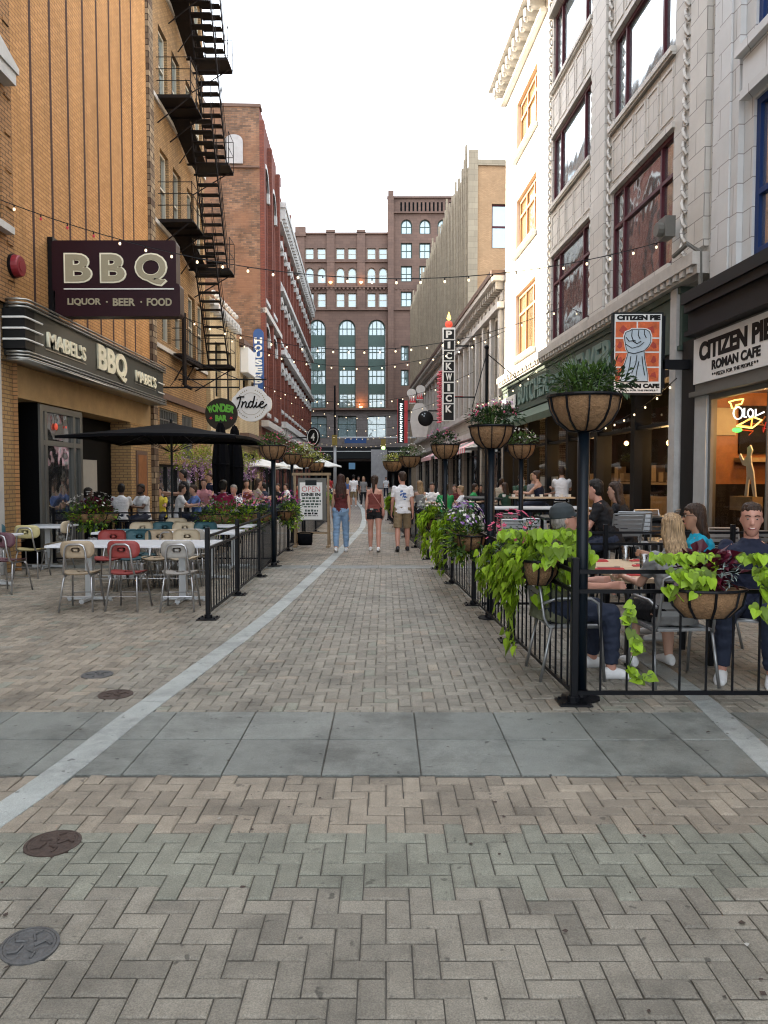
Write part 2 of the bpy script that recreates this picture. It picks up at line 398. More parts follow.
brick('brick_red', (.20,.066,.045), (.155,.05,.036), (.11,.05,.04), .22, .075, .01, var=.2)
brick('brick_sandstone', (.185,.118,.092), (.15,.097,.078), (.10,.07,.06), 1.1, .42, .012, var=.22, vscale=.15)
brick('stone_base', (.20,.175,.165), (.165,.145,.14), (.10,.09,.085), 1.3, .55, .015, var=.2, vscale=.2)
brick('terracotta', (.64,.615,.57), (.57,.545,.50), (.25,.23,.21), .62, .36, .008, var=.12, vscale=1.2, rough=.45, bump=.3)
brick('terracotta_white', (.64,.65,.65), (.58,.58,.57), (.30,.28,.27), .8, .42, .008, var=.1, vscale=1.0, rough=.4, bump=.3)
brick('white_paint_wall', (.78,.74,.67), (.76,.72,.65), (.72,.68,.6), .6, .3, .006, var=.08, bump=.1)
brick('stone_beige', (.44,.39,.32), (.40,.35,.29), (.27,.235,.2), .7, .35, .008, var=.15, vscale=.8)
brick('stone_pier', (.37,.31,.225), (.31,.26,.19), (.21,.18,.13), .9, .4, .01, var=.18, vscale=.4, streak=1)
brick('brick_tan_side', (.46,.29,.16), (.38,.235,.13), (.33,.22,.13), .22, .075, .01, var=.2, vscale=.3)
brick('ground_brick', (.27,.235,.205), (.215,.19,.17), (.10,.09,.08), .24, .12, .008, flat=True, var=.2, bump=.3)
paving('paver', (.226,.206,.168), .6, .16, .9)
paving('paver_green', (.212,.212,.170), .6, .12, .8)
paving('paver_warm', (.248,.212,.165), .62, .2, .8)
mat('grout', (.105,.094,.079), .95, var=.3, scale=20, bump=.5)
paving('slab', (.176,.186,.170), .45, .10, 1.2)
paving('granite_strip', (.34,.36,.345), .55, .08, .9)
mat('iron_rust', (.06,.04,.032), .7, .3, var=.3, scale=30, bump=.5)
mat('iron_grey', (.10,.10,.10), .6, .4, var=.2, scale=30, bump=.5)
mat('black_metal', (.0035,.004,.006), .4, .0, var=.2, scale=12, spec=.22)
mat('pole_blue_black', (.003,.007,.012), .4, .0, var=.2, scale=8, spec=.25)
mat('fire_iron', (.014,.010,.009), .7, .1, var=.4, scale=9, spec=.2)
mat('slot_brown', (.05,.018,.012), .9)
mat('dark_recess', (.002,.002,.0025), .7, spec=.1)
mat('dark_frame', (.009,.009,.010), .5, spec=.25)
mat('frame_grey', (.13,.125,.11), .5, var=.1)
mat('frame_cream', (.48,.44,.35), .6, var=.1)
mat('frame_maroon', (.075,.010,.018), .5, var=.15, spec=.3)
mat('frame_orange', (.50,.25,.11), .6, var=.15)
mat('frame_blue', (.005,.028,.12), .5, var=.1, spec=.3)
mat('frame_dark', (.009,.012,.013), .5, spec=.25)
mat('frame_green', (.055,.10,.085), .6, var=.15)
mat('white_trim', (.52,.51,.49), .6, var=.15, scale=4, dirt=.4)
mat('grey_trim', (.36,.36,.37), .6, var=.15, scale=4, dirt=.3)
mat('stone_trim', (.50,.47,.43), .7, var=.15, scale=4, bump=.3, dirt=.3)
mat('white_clay', (.58,.56,.52), .45, var=.12, scale=3, dirt=.2)
mat('brown_trim', (.12,.07,.05), .7)
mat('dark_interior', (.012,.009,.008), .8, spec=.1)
mat('signal_yellow', (.28,.20,.04), .6)
mat('tan_render', (.40,.27,.13), .8, var=.2, scale=3, bump=.3, dirt=.3)
mat('marquee_panel', (.030,.033,.028), .45, var=.15, scale=4)
mat('steel', (.36,.35,.32), .36, .9, var=.1)
mat('alu', (.36,.37,.38), .38, .8, var=.1)
mat('pale_metal', (.52,.54,.55), .4, .2, var=.08)
mat('letter_cream', (.84,.79,.60), .5, var=.1)
mat('letter_white', (.8,.79,.74), .5, var=.04)
mat('letter_black', (.005,.005,.005), .5, spec=.25)
mat('sign_plum', (.020,.003,.007), .45, var=.1, spec=.25)
mat('sign_khaki', (.33,.29,.19), .5, var=.1)
mat('sign_white', (.80,.79,.76), .5, var=.04)
mat('sign_orange', (.66,.13,.035), .5, var=.45, scale=9)
mat('sign_orange_dark', (.42,.05,.03), .5, var=.3, scale=12)
mat('sign_grey', (.50,.58,.64), .5, var=.1)
mat('sign_green', (.055,.085,.066), .55, var=.18, scale=2, dirt=.25)
mat('sign_green_letters', (.16,.24,.21), .5, var=.1)
mat('sign_olive', (.022,.017,.010), .5, spec=.25)
mat('sign_lime', (.12,.42,.03), .5)
mat('sign_red', (.55,.03,.035), .5)
mat('sign_blue', (.02,.08,.26), .5, var=.1)
mat('awning_green', (.07,.10,.06), .8, var=.2)
mat('awning_pink', (.80,.22,.26), .8, var=.1)
mat('awning_white', (.75,.73,.68), .8, var=.08)
mat('canvas_black', (.003,.0032,.0045), .85, var=.2, spec=.1)
mat('canvas_white', (.72,.70,.64), .85, var=.08)
mat('wood', (.30,.21,.12), .6, var=.25, scale=10, bump=.3)
mat('wood_orange', (.26,.10,.03), .5, var=.3, scale=6)
mat('table_wood', (.55,.41,.27), .5, var=.12, scale=12)
mat('table_white', (.64,.66,.69), .32, var=.05, scale=5)
mat('napkin_red', (.50,.06,.06), .8, var=.15)
mat('coco', (.22,.125,.06), .95, var=.35, scale=25, bump=.9, bscale=60)
mat('soil', (.03,.022,.015), .95)
mat('seat_cream', (.50,.42,.30), .5, var=.06)
mat('seat_tan', (.40,.31,.21), .5, var=.06)
mat('seat_red', (.30,.05,.045), .5, var=.08)
mat('seat_teal', (.035,.10,.12), .5, var=.08)
mat('seat_grey', (.36,.34,.31), .5, var=.06)
mat('seat_plum', (.12,.05,.065), .5, var=.06)
mat('seat_yellow', (.52,.45,.22), .5, var=.06)
mat('chair_steel', (.45,.45,.46), .3, .85, var=.1)
mat('alarm_red', (.22,.012,.02), .4)
mat('paper', (.36,.35,.32), .8, var=.06)
mat('leaf_lime', (.25,.40,.02), .5, var=.3, scale=12, island=.6, transl=.35)
mat('leaf_green', (.055,.11,.02), .5, var=.3, scale=9, island=.5, transl=.25)
mat('leaf_dark', (.018,.045,.014), .5, var=.3, scale=9, island=.5, transl=.15)
mat('leaf_yellow', (.30,.34,.05), .5, var=.3, scale=9, island=.4, transl=.25)
mat('leaf_maroon', (.085,.008,.020), .40, var=.3, scale=9, island=.5, transl=.1)
mat('leaf_silver', (.22,.28,.26), .6, var=.2, scale=9, island=.3)
mat('petal_white', (.72,.70,.66), .6, island=.15)
mat('petal_purple', (.30,.16,.42), .6, island=.35)
mat('petal_pink', (.55,.08,.16), .6, island=.35)
mat('petal_lilac', (.42,.24,.40), .6, island=.35)
mat('petal_magenta', (.35,.03,.22), .6, island=.35)
glass_mat('glass_sky', (.10,.17,.20), .22, wav=.02)
glass_mat('glass_far', (.20,.32,.34), .22)
glass_mat('glass_dark', (.018,.022,.025), .08, wav=.15)
glass_mat('glass_curtain', (.17,.16,.13), .16)
glass_mat('glass_old', (.07,.075,.07), .26, wav=.05)
glass_mat('glass_warm', (.45,.30,.12), .35)
glass_mat('glass_blind', (.42,.43,.42), .2)
clear_mat('clear_glass', .0)
clear_mat('tumbler', .25, (.93,.95,.96))
glow('bulb_glow', (1.0,.80,.50), .40)
glow('bulb_red', (.5,.03,.05), .05)
glow('lamp_warm', (1.0,.55,.2), 1.2)
glow('neon_yellow', (1.0,.72,.15), .6)
glow('neon_white', (.85,.95,1.0), .3)
glow('neon_green', (.1,1.0,.12), .5)
glow('neon_orange', (1.0,.28,.05), .5)
glow('neon_red', (.85,.10,.05), .05)
glow('screen_glow', (.10,.22,.36), .05)
glow('traffic_green', (.5,1.0,.35), .4)

# ------------------------------------------------------------------ ground
g = MB(); g.quad((-90,-30,-.03),(90,-30,-.03),(90,400,-.03),(-90,400,-.03))
g.build('ground', 'ground_brick', kind='structure')
gr = MB(); gr.quad((-7.4,.4,-.012),(6.6,.4,-.012),(6.6,26,-.012),(-7.4,26,-.012))
gr.build('paving_bed', 'grout', kind='structure')
SLABS = [(3.92, 5.0, 2), (13.05, 13.5, 1), (21.2, 21.7, 1)]
A = .0885
def strip_x(Y, tab):
    for i in range(len(tab)-1):
        if tab[i][0] <= Y <= tab[i+1][0]:
            t = (Y-tab[i][0])/(tab[i+1][0]-tab[i][0]); return tab[i][1] + (tab[i+1][1]-tab[i][1])*t
    return tab[0][1] if Y < tab[0][0] else tab[-1][1]
LTAB = [(.6,-2.2),(2.5,-1.98),(3.48,-1.83),(3.88,-1.77),(4.95,-1.70),(5.64,-1.62),(6.5,-1.54),(7.31,-1.455),(8.46,-1.36),(10.2,-1.265),(13.3,-1.12),(16.9,-.98),(21.5,-.82),(24.2,-.77),(29.6,-.86),(38,-1.2),(59,-2.6),(80,-4.4)]
RTAB = [(1.0,1.88),(4.2,2.17),(5.33,2.29),(9,2.35),(14,2.25),(20,2.0),(30,1.5),(59,0)]
pv = MB(); nx0, nx1 = int(-7.3/A), int(6.5/A); ny0, ny1 = int(.5/A), int(25.9/A)
def paver(i0, j0, w, h):
    x0, x1, y0, y1 = i0*A, (i0+w)*A, j0*A, (j0+h)*A; yc = (y0+y1)/2; xc = (x0+x1)/2
    for a, b, _ in SLABS:
        if y1 > a and y0 < b:
            if y0 < a: y1 = a
            elif y1 > b: y0 = b
            else: return
            if y1 - y0 < .03: return
    for tb, hw in ((LTAB, .092), (RTAB, .085)):
        c = strip_x(yc, tb)
        if x0 > c-hw-.01 and x1 < c+hw+.01: return
    t = rnd.uniform(-.0018, .0018)
    pv.cur = 1 if 2.80 < yc < 3.30 else (2 if (3.3 <= yc < 3.92 or (xc < -2.2 and yc > 5) or 13.5 < yc) else 0)
    if yc > 5 and rnd.random() < .12: pv.cur = rnd.choice((0, 1, 2))
    gp = rnd.uniform(.0018,.0034); x0 += gp; x1 -= gp; y0 += gp; y1 -= gp; r = rnd.uniform(.006,.010); z = .0 + t; sk = [rnd.uniform(-.002,.002) for _ in range(4)]
    if yc < 13:
        vs = [(x0,y0,z-.012),(x1,y0,z-.012),(x1,y1,z-.012),(x0,y1,z-.012),(x0,y0,z-.005),(x1,y0,z-.005),(x1,y1,z-.005),(x0,y1,z-.005),
              (x0+r*rnd.uniform(.7,1.6),y0+r*rnd.uniform(.7,1.5),z+sk[0]),(x1-r*rnd.uniform(.7,1.6),y0+r*rnd.uniform(.7,1.5),z+sk[1]),(x1-r*rnd.uniform(.7,1.6),y1-r*rnd.uniform(.7,1.5),z+sk[2]),(x0+r*rnd.uniform(.7,1.6),y1-r*rnd.uniform(.7,1.5),z+sk[3])]
        pv._add(vs, [(8,9,10,11),(4,5,9,8),(5,6,10,9),(6,7,11,10),(7,4,8,11),(0,1,5,4),(1,2,6,5),(3,0,4,7)])
    else: pv._add([(x0,y0,z),(x1,y0,z),(x1,y1,z),(x0,y1,z)], [(0,1,2,3)])
for i in range(nx0, nx1):
    for j in range(ny0, ny1):
        if i*A < -1.2 - j*A*.62 or i*A > 1.2 + j*A*.62: continue
        t = (i - j) % 4
        if t == 0: paver(i, j, 2, 1)
        elif t == 3: paver(i, j, 1, 2)
pv.build('paving', ['paver', 'paver_green', 'paver_warm'], kind='structure')
sl = MB()
for a, b, rows in SLABS:
    for k in range(rows):
        y0 = a + (b-a)*k/rows; y1 = a + (b-a)*(k+1)/rows; x = -.35 - .54*13 if rows == 2 else -7.4 + rnd.uniform(0,.3)
        while x < 6.6:
            w = .54 if rows == 2 else 1.2; g_ = .003; zz = rnd.uniform(-.001,.001)
            sl.bbox(x+g_, x+w-g_, y0+g_*2.2, y1-g_*2.2, -.012, .001+zz, .004); x += w
sl.build('stone_slabs', 'slab', kind='structure')
def strip(tab, hw, name, y0, y1, seg):
    m = MB(); y = y0
    while y < y1:
        ye = y + seg*rnd.uniform(.9,1.1); n = 3; g_ = .004
        vs = []; fs = []
        for k in range(n+1):
            yy = y + g_ + (ye-y-2*g_)*k/n; c = strip_x(yy, tab)
            vs += [(c-hw,yy,-.012),(c-hw,yy,.003),(c-hw+.006,yy,.006),(c+hw-.006,yy,.006),(c+hw,yy,.003),(c+hw,yy,-.012)]
        for k in range(n):
            for q in range(5): fs.append((k*6+q, k*6+q+1, (k+1)*6+q+1, (k+1)*6+q))
        fs += [(0,1,2,3,4,5), tuple(range(n*6, n*6+6))]
        m._add(vs, fs); y = ye
    return m.build(name, 'granite_strip', kind='structure')
strip(LTAB, .092, 'granite_strip', .6, 60, 1.15)
strip(RTAB, .085, 'granite_strip', .6, 50, 1.15)
# covers let into the paving
def cover(x, y, r, m, lab, rx=1.0):
    t = thing('manhole_cover', lab, 'manhole cover', (x, y, 0), rnd.uniform(0, 3), 'small round covers in the paving')
    b = MB(); b.lathe([(r*1.14,-.01),(r*1.14,.004),(r*1.02,.006),(r*1.01,.001)], n=28, sx=rx); b.build('rim', m, t, smooth=False)
    b = MB(); b.lathe([(r,0),(r,.005),(r*.9,.0055),(r*.88,.0035),(1e-4,.0035)], n=28, sx=rx)
    for k in range(5):
        q = k*2*math.pi/5; b.tube([(math.cos(q)*r*.25*rx, math.sin(q)*r*.25, .005), (math.cos(q+.7)*r*.6*rx, math.sin(q+.7)*r*.6, .006), (math.cos(q+.4)*r*.85*rx, math.sin(q+.4)*r*.85, .005)], .005, 5)
    b.ball((0,0,.004), r*.16, 8, 4, sz=.25)
    b.build('lid', m, t)
cover(-1.46, 3.17, .104, 'iron_rust', 'rust brown round cover on the paving beside the pale granite line')
cover(-1.22, 2.46, .083, 'iron_grey', 'worn grey patterned round cover closest to the photo edge at lower left', 1.15)
cover(-2.0, 5.4, .11, 'iron_rust', 'small dark round cover in paving behind the grey slab band')
cover(-2.35, 5.95, .11, 'iron_grey', 'faint flat grey cover in the paving left of the granite line, farthest from camera')

t_ = MB(); r_ = random.Random(5)
for i in range(170):
    y = r_.uniform(1.9, 12); x = r_.uniform(-.62, .62)*y*1.0; a = r_.uniform(0,6.28); q = r_.uniform(.004,.014); z = .004
    pts = [(x+q*math.cos(a+k*1.57+r_.uniform(-.4,.4))*r_.uniform(.5,1.3), y+q*math.sin(a+k*1.57)*r_.uniform(.5,1.3), z+r_.uniform(0,.004)) for k in range(4)]
    t_.cur = 0 if r_.random() < .8 else 1; t_._add(pts, [(0,1,2,3)])
t_.build('litter_crumbs', ['iron_rust', 'paper'], kind='stuff', label='tiny dry leaf crumbs and paper bits scattered on the paving')

# ------------------------------------------------------------------ LEFT: barbecue building
f = Fac(-6.4, 0, -1, 'restaurant_building', 'tall orange brick building with narrow dark vertical grooves above the barbecue marquee')
b = f.mb(); slots = [12.83, 13.6, 14.4, 15.18, 15.98, 16.74, 17.5, 18.26, 19.02]
wall(b, 12.78, 20.2, 4.5, 19.5, [(s, s+.085, 4.51, 18.8) for s in slots], dep=.07)
b.cur = 1
for s in slots: b.box(s+.001, s+.084, -.06, .004, 4.52, 18.79)
b.quad((12.8,-.068,4.5),(20,-.068,4.5),(20,-.068,19),(12.8,-.068,19))
b.cur = 0; mass(b, 12.78, 20.2, 0, 19.5, 9, sides=(0,1))
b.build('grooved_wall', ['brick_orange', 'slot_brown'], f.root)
b = f.mb(); wall(b, -6, 12.72, 4.5, 19.5, [(u, u+1.5, z, z+2.3) for u in (1.2,4.4,7.6,10.85) for z in (5.75,9.9,14.1)], o=.1, dep=.2)
mass(b, -6, 12.72, 0, 19.5, 9, o=.1, sides=(1,1))
for k in range(24):                                       # soldier courses as thin raised bands
    z = 4.9 + k*.6
    b.box(12.47, 12.66, .1, .125, z, z+.05)
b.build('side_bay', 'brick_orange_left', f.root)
for u in (1.2,4.4,7.6,10.85):
    for z in (5.75,9.9,14.1):
        window(f, u, u+1.5, z, z+2.3, 'frame_cream', 'glass_curtain', (), (.5,), ins=.05)
        b = f.mb(); b.box(u-.12, u+1.62, .1, .24, z-.12, z-.003); b.box(u-.15, u+1.65, .1, .3, z+2.303, z+2.5)
        b.prism([(u-.2, z+2.503), (u+1.7, z+2.503), (u+1.7, z+2.6), (u+.75, z+2.95), (u-.2, z+2.6)], lambda a, c, d: (a, d, c), .1, .33)
        b.build('pediment', 'white_trim', f.root)
# ground floor
b = f.mb(); wall(b, 12.85, 20.2, 3.0, 4.5, o=.0); b.quad((12.85,0,3.0),(18.6,0,3.0),(18.6,-1.2,3.0),(12.85,-1.2,3.0))
b.build('lintel', 'tan_render', f.root)
b = f.mb(); b.box(12.28, 12.85, -.6, .02, 0, 4.5); b.build('brick_pier', 'brick_tan_column', f.root)
b = f.mb(); b.box(-6, 12.27, -.6, .06, 0, 4.5); b.build('painted_pier', 'white_trim', f.root)
b = f.mb(); b.box(18.6, 20.2, -1.3, 0, 0, 3.0); b.build('corner_column', 'brick_tan_column', f.root)
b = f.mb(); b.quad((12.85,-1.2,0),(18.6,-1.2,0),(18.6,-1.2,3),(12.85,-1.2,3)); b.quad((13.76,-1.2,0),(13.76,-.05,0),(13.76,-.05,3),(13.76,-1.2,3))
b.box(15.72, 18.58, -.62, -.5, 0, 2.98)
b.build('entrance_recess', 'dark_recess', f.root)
d = window(f, 13.78, 15.7, 0.02, 2.98, 'frame_grey', 'glass_dark', (.12, .78), (.76,), fw=.12, ins=.02)
d.name = 'entrance_door'
b = f.mb()
for u, z, r in ((14.5,2.6,.07),(14.95,2.62,.03)): b.ball((u,-.045,z), r, 10, 6, sy=.3)
b.build('hanging_lamp', 'neon_red', f.root)
b = f.mb(); b.box(16.15, 17.6, -.5, -.47, 1.28, 2.02); b.build('menu_board', 'paper', f.root)
b = f.mb(); b.box(18.95, 19.8, -.01, .03, .3, 2.3); b.build('poster_case', 'brown_trim', f.root)
b = f.mb(); b.box(19.05, 19.7, .03, .04, .4, 2.2); b.build('poster', 'wood_orange', f.root)
# marquee
t = thing('marquee', 'long charcoal marquee with steel bands and cream MABEL\'S BBQ lettering over the entrance', 'marquee', (-6.4,0,0), R(90))
fm = Fac.__new__(Fac); fm.side = -1; fm.root = t
b = fm.mb(); b.box(12.45, 20.05, .01, .40, 3.66, 4.5); b.build('sign_box', 'marquee_panel', t)
b = fm.mb()
for z in (3.595, 3.645, 3.70): b.tube([(12.75,.0,z),(12.36,.12,z),(12.33,.3,z),(12.42,.43,z),(12.6,.45,z),(20.12,.45,z),(20.12,.02,z)], .019, 6)
for z in (4.44, 4.5, 4.56): b.tube([(12.75,.0,z),(12.36,.12,z),(12.33,.3,z),(12.42,.43,z),(12.6,.45,z),(20.12,.45,z),(20.12,.02,z)], .019, 6)
b.box(12.34, 20.1, .01, .47, 3.555, 3.575)
b.build('steel_band', 'steel', t, smooth=True)
b = fm.mb(); b.box(12.36, 12.7, .05, .425, 3.75, 4.41); b.build('end_panel', 'letter_black', t)
b = fm.mb()
for z in (3.9, 4.08, 4.26): b.tube([(12.34,.06,z),(12.34,.42,z),(12.42,.44,z),(12.95,.44,z)], .018, 6)
for z in (3.85, 4.1): b.tube([(19.5,.44,z),(20.0,.44,z)], .018, 6)
b.build('neon_bar', 'letter_white', t, smooth=True)
text("MABEL'S", 1.65, .28, fm.tm(14.0,.425,4.05), 'letter_cream', t, bold=.02, ext=.02)
text("BBQ", 1.7, .62, fm.tm(16.3,.425,4.08), 'letter_cream', t, bold=.04, ext=.02)
text("MABEL'S", 1.55, .28, fm.tm(18.55,.425,4.05), 'letter_cream', t, bold=.02, ext=.02)
b = fm.mb()
for (c, w) in ((14.0,1.75),(16.3,1.7),(18.55,1.6)): b.box(c-w/2, c+w/2, .41, .418, 3.7 if w == 1.7 else 3.86, 3.715 if w == 1.7 else 3.875)
b.build('neon_line', 'steel', t)
# blade sign, facing the camera
def mround(x0, x1, z0, z1, r, n=5):
    P = []
    for cx, cz, a0 in ((x1-r, z0+r, -90), (x1-r, z1-r, 0), (x0+r, z1-r, 90), (x0+r, z0+r, 180)):
        for k in range(n+1): P.append((cx + r*math.cos(R(a0+90*k/n)), cz + r*math.sin(R(a0+90*k/n))))
    return P
XZ = lambda y: (lambda a, c, d: (a, y + d, c))
def camtext(s, w, h, x, y, z, *a, **k): return text(s, w, h, basis((1,0,0),(0,0,1),(0,-1,0),(x,y,z)), *a, **k)
p0 = at(51,240,14.1); p1 = at(180,316,14.1); q0 = at(176,283,14.1)
t = thing('blade_sign', 'large plum BBQ sign reading LIQUOR BEER FOOD projecting from the grooved wall', 'sign', (-6.39, 14.26, 0))
X = lambda v: v + 6.39
b = MB(); b.prism(mround(X(p0.x), X(q0.x), q0.z-.15, p0.z, .06), XZ(0), -.14, .14); b.prism(mround(X(p0.x)+.05, X(p1.x), p1.z, q0.z, .07), XZ(0), -.143, .143)
b.build('sign_face', 'sign_plum', t)
b = MB(); b.box(0, .1, -.1, .1, p1.z-.02, p0.z+.08); b.build('mounting_post', 'black_metal', t)
b = MB(); zz = at(0,289.5,14.1).z; b.box(X(at(58,0,14.1).x), X(at(170,0,14.1).x), -.16, -.142, zz, zz+.022); b.build('divider_line', 'letter_white', t)
cz = at(0,268,14.1).z; y = -.15
for k, (s, pc, w, h) in enumerate((('B',73,.54,.56),('B',108.5,.50,.56),('Q',147,.62,.62))):
    x = X(at(pc,0,14.1).x); dz = -.03 if s == 'Q' else 0
    camtext(s, w, h, x, y, cz+dz, 'letter_cream', t, bold=.055, ext=.01, name='letter_outline')
    camtext(s, w-.06, h-.06, x, y-.012, cz+dz, 'sign_khaki', t, bold=.03, ext=.006, name='letter_face')
for s, pc, w in (('LIQUOR',78.5,.63),('BEER',119,.42),('FOOD',155,.47)): camtext(s, w, .145, X(at(pc,0,14.1).x), y, at(0,302,14.1).z, 'sign_khaki', t, bold=.03, ext=.006)
b = MB()
for pc in (101.5, 136.5): b.ball((X(at(pc,0,14.1).x), y, at(0,302,14.1).z), .02, 8, 6)
b.build('bullet_dot', 'sign_khaki', t)
# alarm bell
c = at(14.5, 267, 12.7); t = thing('alarm_bell', 'round dark red alarm bell on the orange brick wall above the marquee', 'alarm bell', (-6.3, 12.65, c.z))
b = MB(lambda u, o, z: (u, o, z)); 
b.tube([(0,0,0),(.05,0,0)], .2, 20); b.build('backplate', 'black_metal', t)
b = MB(); b.tube([(.05,0,0),(.13,0,0),(.15,0,0)], .19, 20, .16); b.tube([(.152,0,0),(.16,0,0)], .09, 16); b.build('bell', 'alarm_red', t)

# ------------------------------------------------------------------ LEFT: building with the fire escape
f = Fac(-6.4, 0, -1, 'apartment_building', 'ochre brick building with tall cream windows behind the black fire escape')
b = f.mb(); W_ = [(u, u+.85, z, z+2.0) for u in (21.35,22.65,24.2,25.4) for z in (5.55,8.95,12.35,15.75)]
G_ = [(21.0,22.9,2.7,3.6),(23.3,24.6,2.2,3.6)]; D_ = [(23.5,25.9,0,1.95)]
wall(b, 20.6, 26.5, 0, 19.5, W_ + G_ + [(20.9,26.2,0.02,2.0)], dep=.2)
mass(b, 20.25, 26.5, 0, 19.5, 9, o=-.02, sides=(1,1)); b.build('wall', 'brick_ochre', f.root)
b = f.mb(); b.box(20.22, 20.6, -.3, .08, 0, 19.5); b.build('quoin_strip', 'brick_quoin', f.root)
for w in W_:
    window(f, *w, 'frame_cream', 'glass_sky' if w[2] > 12 else 'glass_old', (), (.5,), ins=.1)
b = f.mb()
for z in (5.35, 8.75, 12.15, 15.55): b.box(20.65, 26.5, 0, .07, z-.1, z+.02)
b.build('string_course', 'stone_trim', f.root)
for w in G_:
    window(f, *w, 'frame_grey', 'glass_dark', [k/8 for k in range(1,8)], (.33,.66), fw=.045, ins=.04)
window(f, 20.9,26.2,.02,2.0, 'dark_frame', 'glass_dark', (.2,.4,.6,.8), (), ins=.1)
b = f.mb(); b.box(20.62, 26.4, 0, .1, 3.85, 4.02); b.build('shop_cornice', 'brown_trim', f.root)
# fire escape
fe = thing('fire_escape', 'rusty black iron fire escape zigzagging up the ochre brick wall', 'fire escape', (-6.4, 0, 0), R(90))
ff = Fac.__new__(Fac); ff.side = -1; ff.root = fe
NEAR = [8.85, 12.25, 15.65, 19.05]; FARL = [5.3, 8.4, 11.75, 15.05, 18.4]
for z in NEAR:
    b = ff.mb(); b.box(21.05, 22.35, .02, .97, z-.03, z)
    for u in (21.05, 21.68, 22.31): b.box(u, u+.04, .0, .97, z-.09, z-.031)
    b.tube([(21.1,.9,z-.08),(21.1,.02,z-.75)], .02, 5); b.tube([(22.3,.9,z-.08),(22.3,.02,z-.75)], .02, 5)
    b.build('landing', 'fire_iron', fe)
    b = ff.mb()
    for h in (.38, .7, 1.02):
        b.tube([(22.3,.97,z+h),(21.07,.97,z+h),(21.07,.02,z+h)], .012, 5)
    for u in (21.07, 21.7, 22.3): b.tube([(u,.97,z),(u,.97,z+1.04)], .014, 5)
    b.tube([(21.07,.45,z),(21.07,.45,z+1.02)], .012, 5)
    b.build('railing', 'fire_iron', fe)
for z in FARL:
    b = ff.mb(); b.box(24.3, 25.15, .1, 1.32, z-.03, z); b.box(24.3,24.34,.0,1.32,z-.09,z-.031); b.box(25.11,25.15,.0,1.32,z-.09,z-.031)
    b.tube([(24.9,1.25,z-.08),(24.9,.02,z-.8)], .02, 5)
    b.build('landing', 'fire_iron', fe)
    b = ff.mb()
    for h in (.5, 1.0): b.tube([(24.35,1.32,z+h),(25.13,1.32,z+h),(25.13,.05,z+h)], .012, 5)
    for u in (24.35, 25.13): b.tube([(u,1.32,z),(u,1.32,z+1.0)], .013, 5)
    b.build('railing', 'fire_iron', fe)
for k, z0 in enumerate(FARL[:4]):
    z1 = NEAR[k]; n = 15
    b = ff.mb()
    for i in range(n):
        q = (i+.6)/n; u = 24.35 + (22.35-24.35)*q; z = z0 + (z1-z0)*q
        b.box(u-.13, u+.13, .62, 1.22, z-.012, z+.012)
    for o in (.6, 1.24):
        b.tube([(24.4,o,z0),(22.3,o,z1)], .03, 4)
    b.build('stair_flight', 'fire_iron', fe)
    b = ff.mb()
    for o in (.6, 1.24):
        for h in (.45, .9): b.tube([(24.4,o,z0+h),(22.3,o,z1+h)], .011, 5)
        for q in (0,.33,.66,1): b.tube([(24.4-2.1*q,o,z0+(z1-z0)*q),(24.4-2.1*q,o,z0+(z1-z0)*q+.92)], .011, 5)
    b.build('handrail', 'fire_iron', fe)
    zf = FARL[k+1]
    b = ff.mb(); b.quad((22.3,.04,z1-.01),(22.3,.58,z1-.01),(24.4,.58,zf-.01),(24.4,.04,zf-.01)); b.quad((22.3,.04,z1-.04),(22.3,.58,z1-.04),(24.4,.58,zf-.04),(24.4,.04,zf-.04))
    b.tube([(23.3,.5,(z1+zf)/2-.05),(23.3,.02,(z1+zf)/2-.7)], .018, 5)
    b.build('walkway', 'fire_iron', fe)
b = ff.mb(); b.box(22.2, 24.3, .02, .42, 5.27, 5.31); b.box(22.2,24.3,.38,.43,5.15,5.27)
for u in (22.5, 23.5): b.tube([(u,.4,5.2),(u,.02,4.55)], .025, 5)
b.build('balcony', 'fire_iron', fe)
b = ff.mb()
for h in (.4,.75,1.1): b.tube([(22.2,.03,5.3+h),(22.2,.42,5.3+h),(24.3,.42,5.3+h)], .014, 5)
for k in range(8): b.tube([(22.2+.3*k,.42,5.3),(22.2+.3*k,.42,6.4)], .009, 4)
b.build('railing', 'fire_iron', fe)
b = ff.mb(); b.tube([(20.9,.75,6.2),(20.9,.75,4.2)], .07, 6); b.tube([(20.9,.75,4.2),(20.9,.95,4.1)], .05, 6); b.build('counterweight', 'fire_iron', fe)

# ------------------------------------------------------------------ LEFT: two low cream buildings
f = Fac(-6.25, 0, -1, 'low_building', 'low cream building with white corbelled parapet beyond the fire escape')
b = f.mb(); wall(b, 26.5, 31.2, 0, 8.05, [(27.3,28.2,4.6,6.6),(29.3,30.2,4.6,6.6),(27,30.8,.3,2.7)]); mass(b, 26.5, 31.2, 0, 8.05, 8); b.build('wall', 'brick_cream', f.root)
for w in ((27.3,28.2,4.6,6.6),(29.3,30.2,4.6,6.6)): window(f, *w, 'frame_dark', 'glass_dark', (), (.5,))
window(f, 27,30.8,.3,2.7, 'frame_dark', 'glass_dark', (.33,.66), (.75,))
b = f.mb(); b.box(26.5,31.2,0,.16,7.75,7.95)
for k in range(9): b.box(26.6+k*.5, 26.75+k*.5, 0, .3, 7.5, 7.74); b.ball((26.7+k*.5,.1,8.2), .1, 6, 4)
b.box(26.5,31.2,.0,.2,3.0,3.3); b.build('parapet_trim', 'white_trim', f.root)
f = Fac(-6.15, 0, -1, 'low_building', 'low cream shop building with square white panel next to the blue vertical sign')
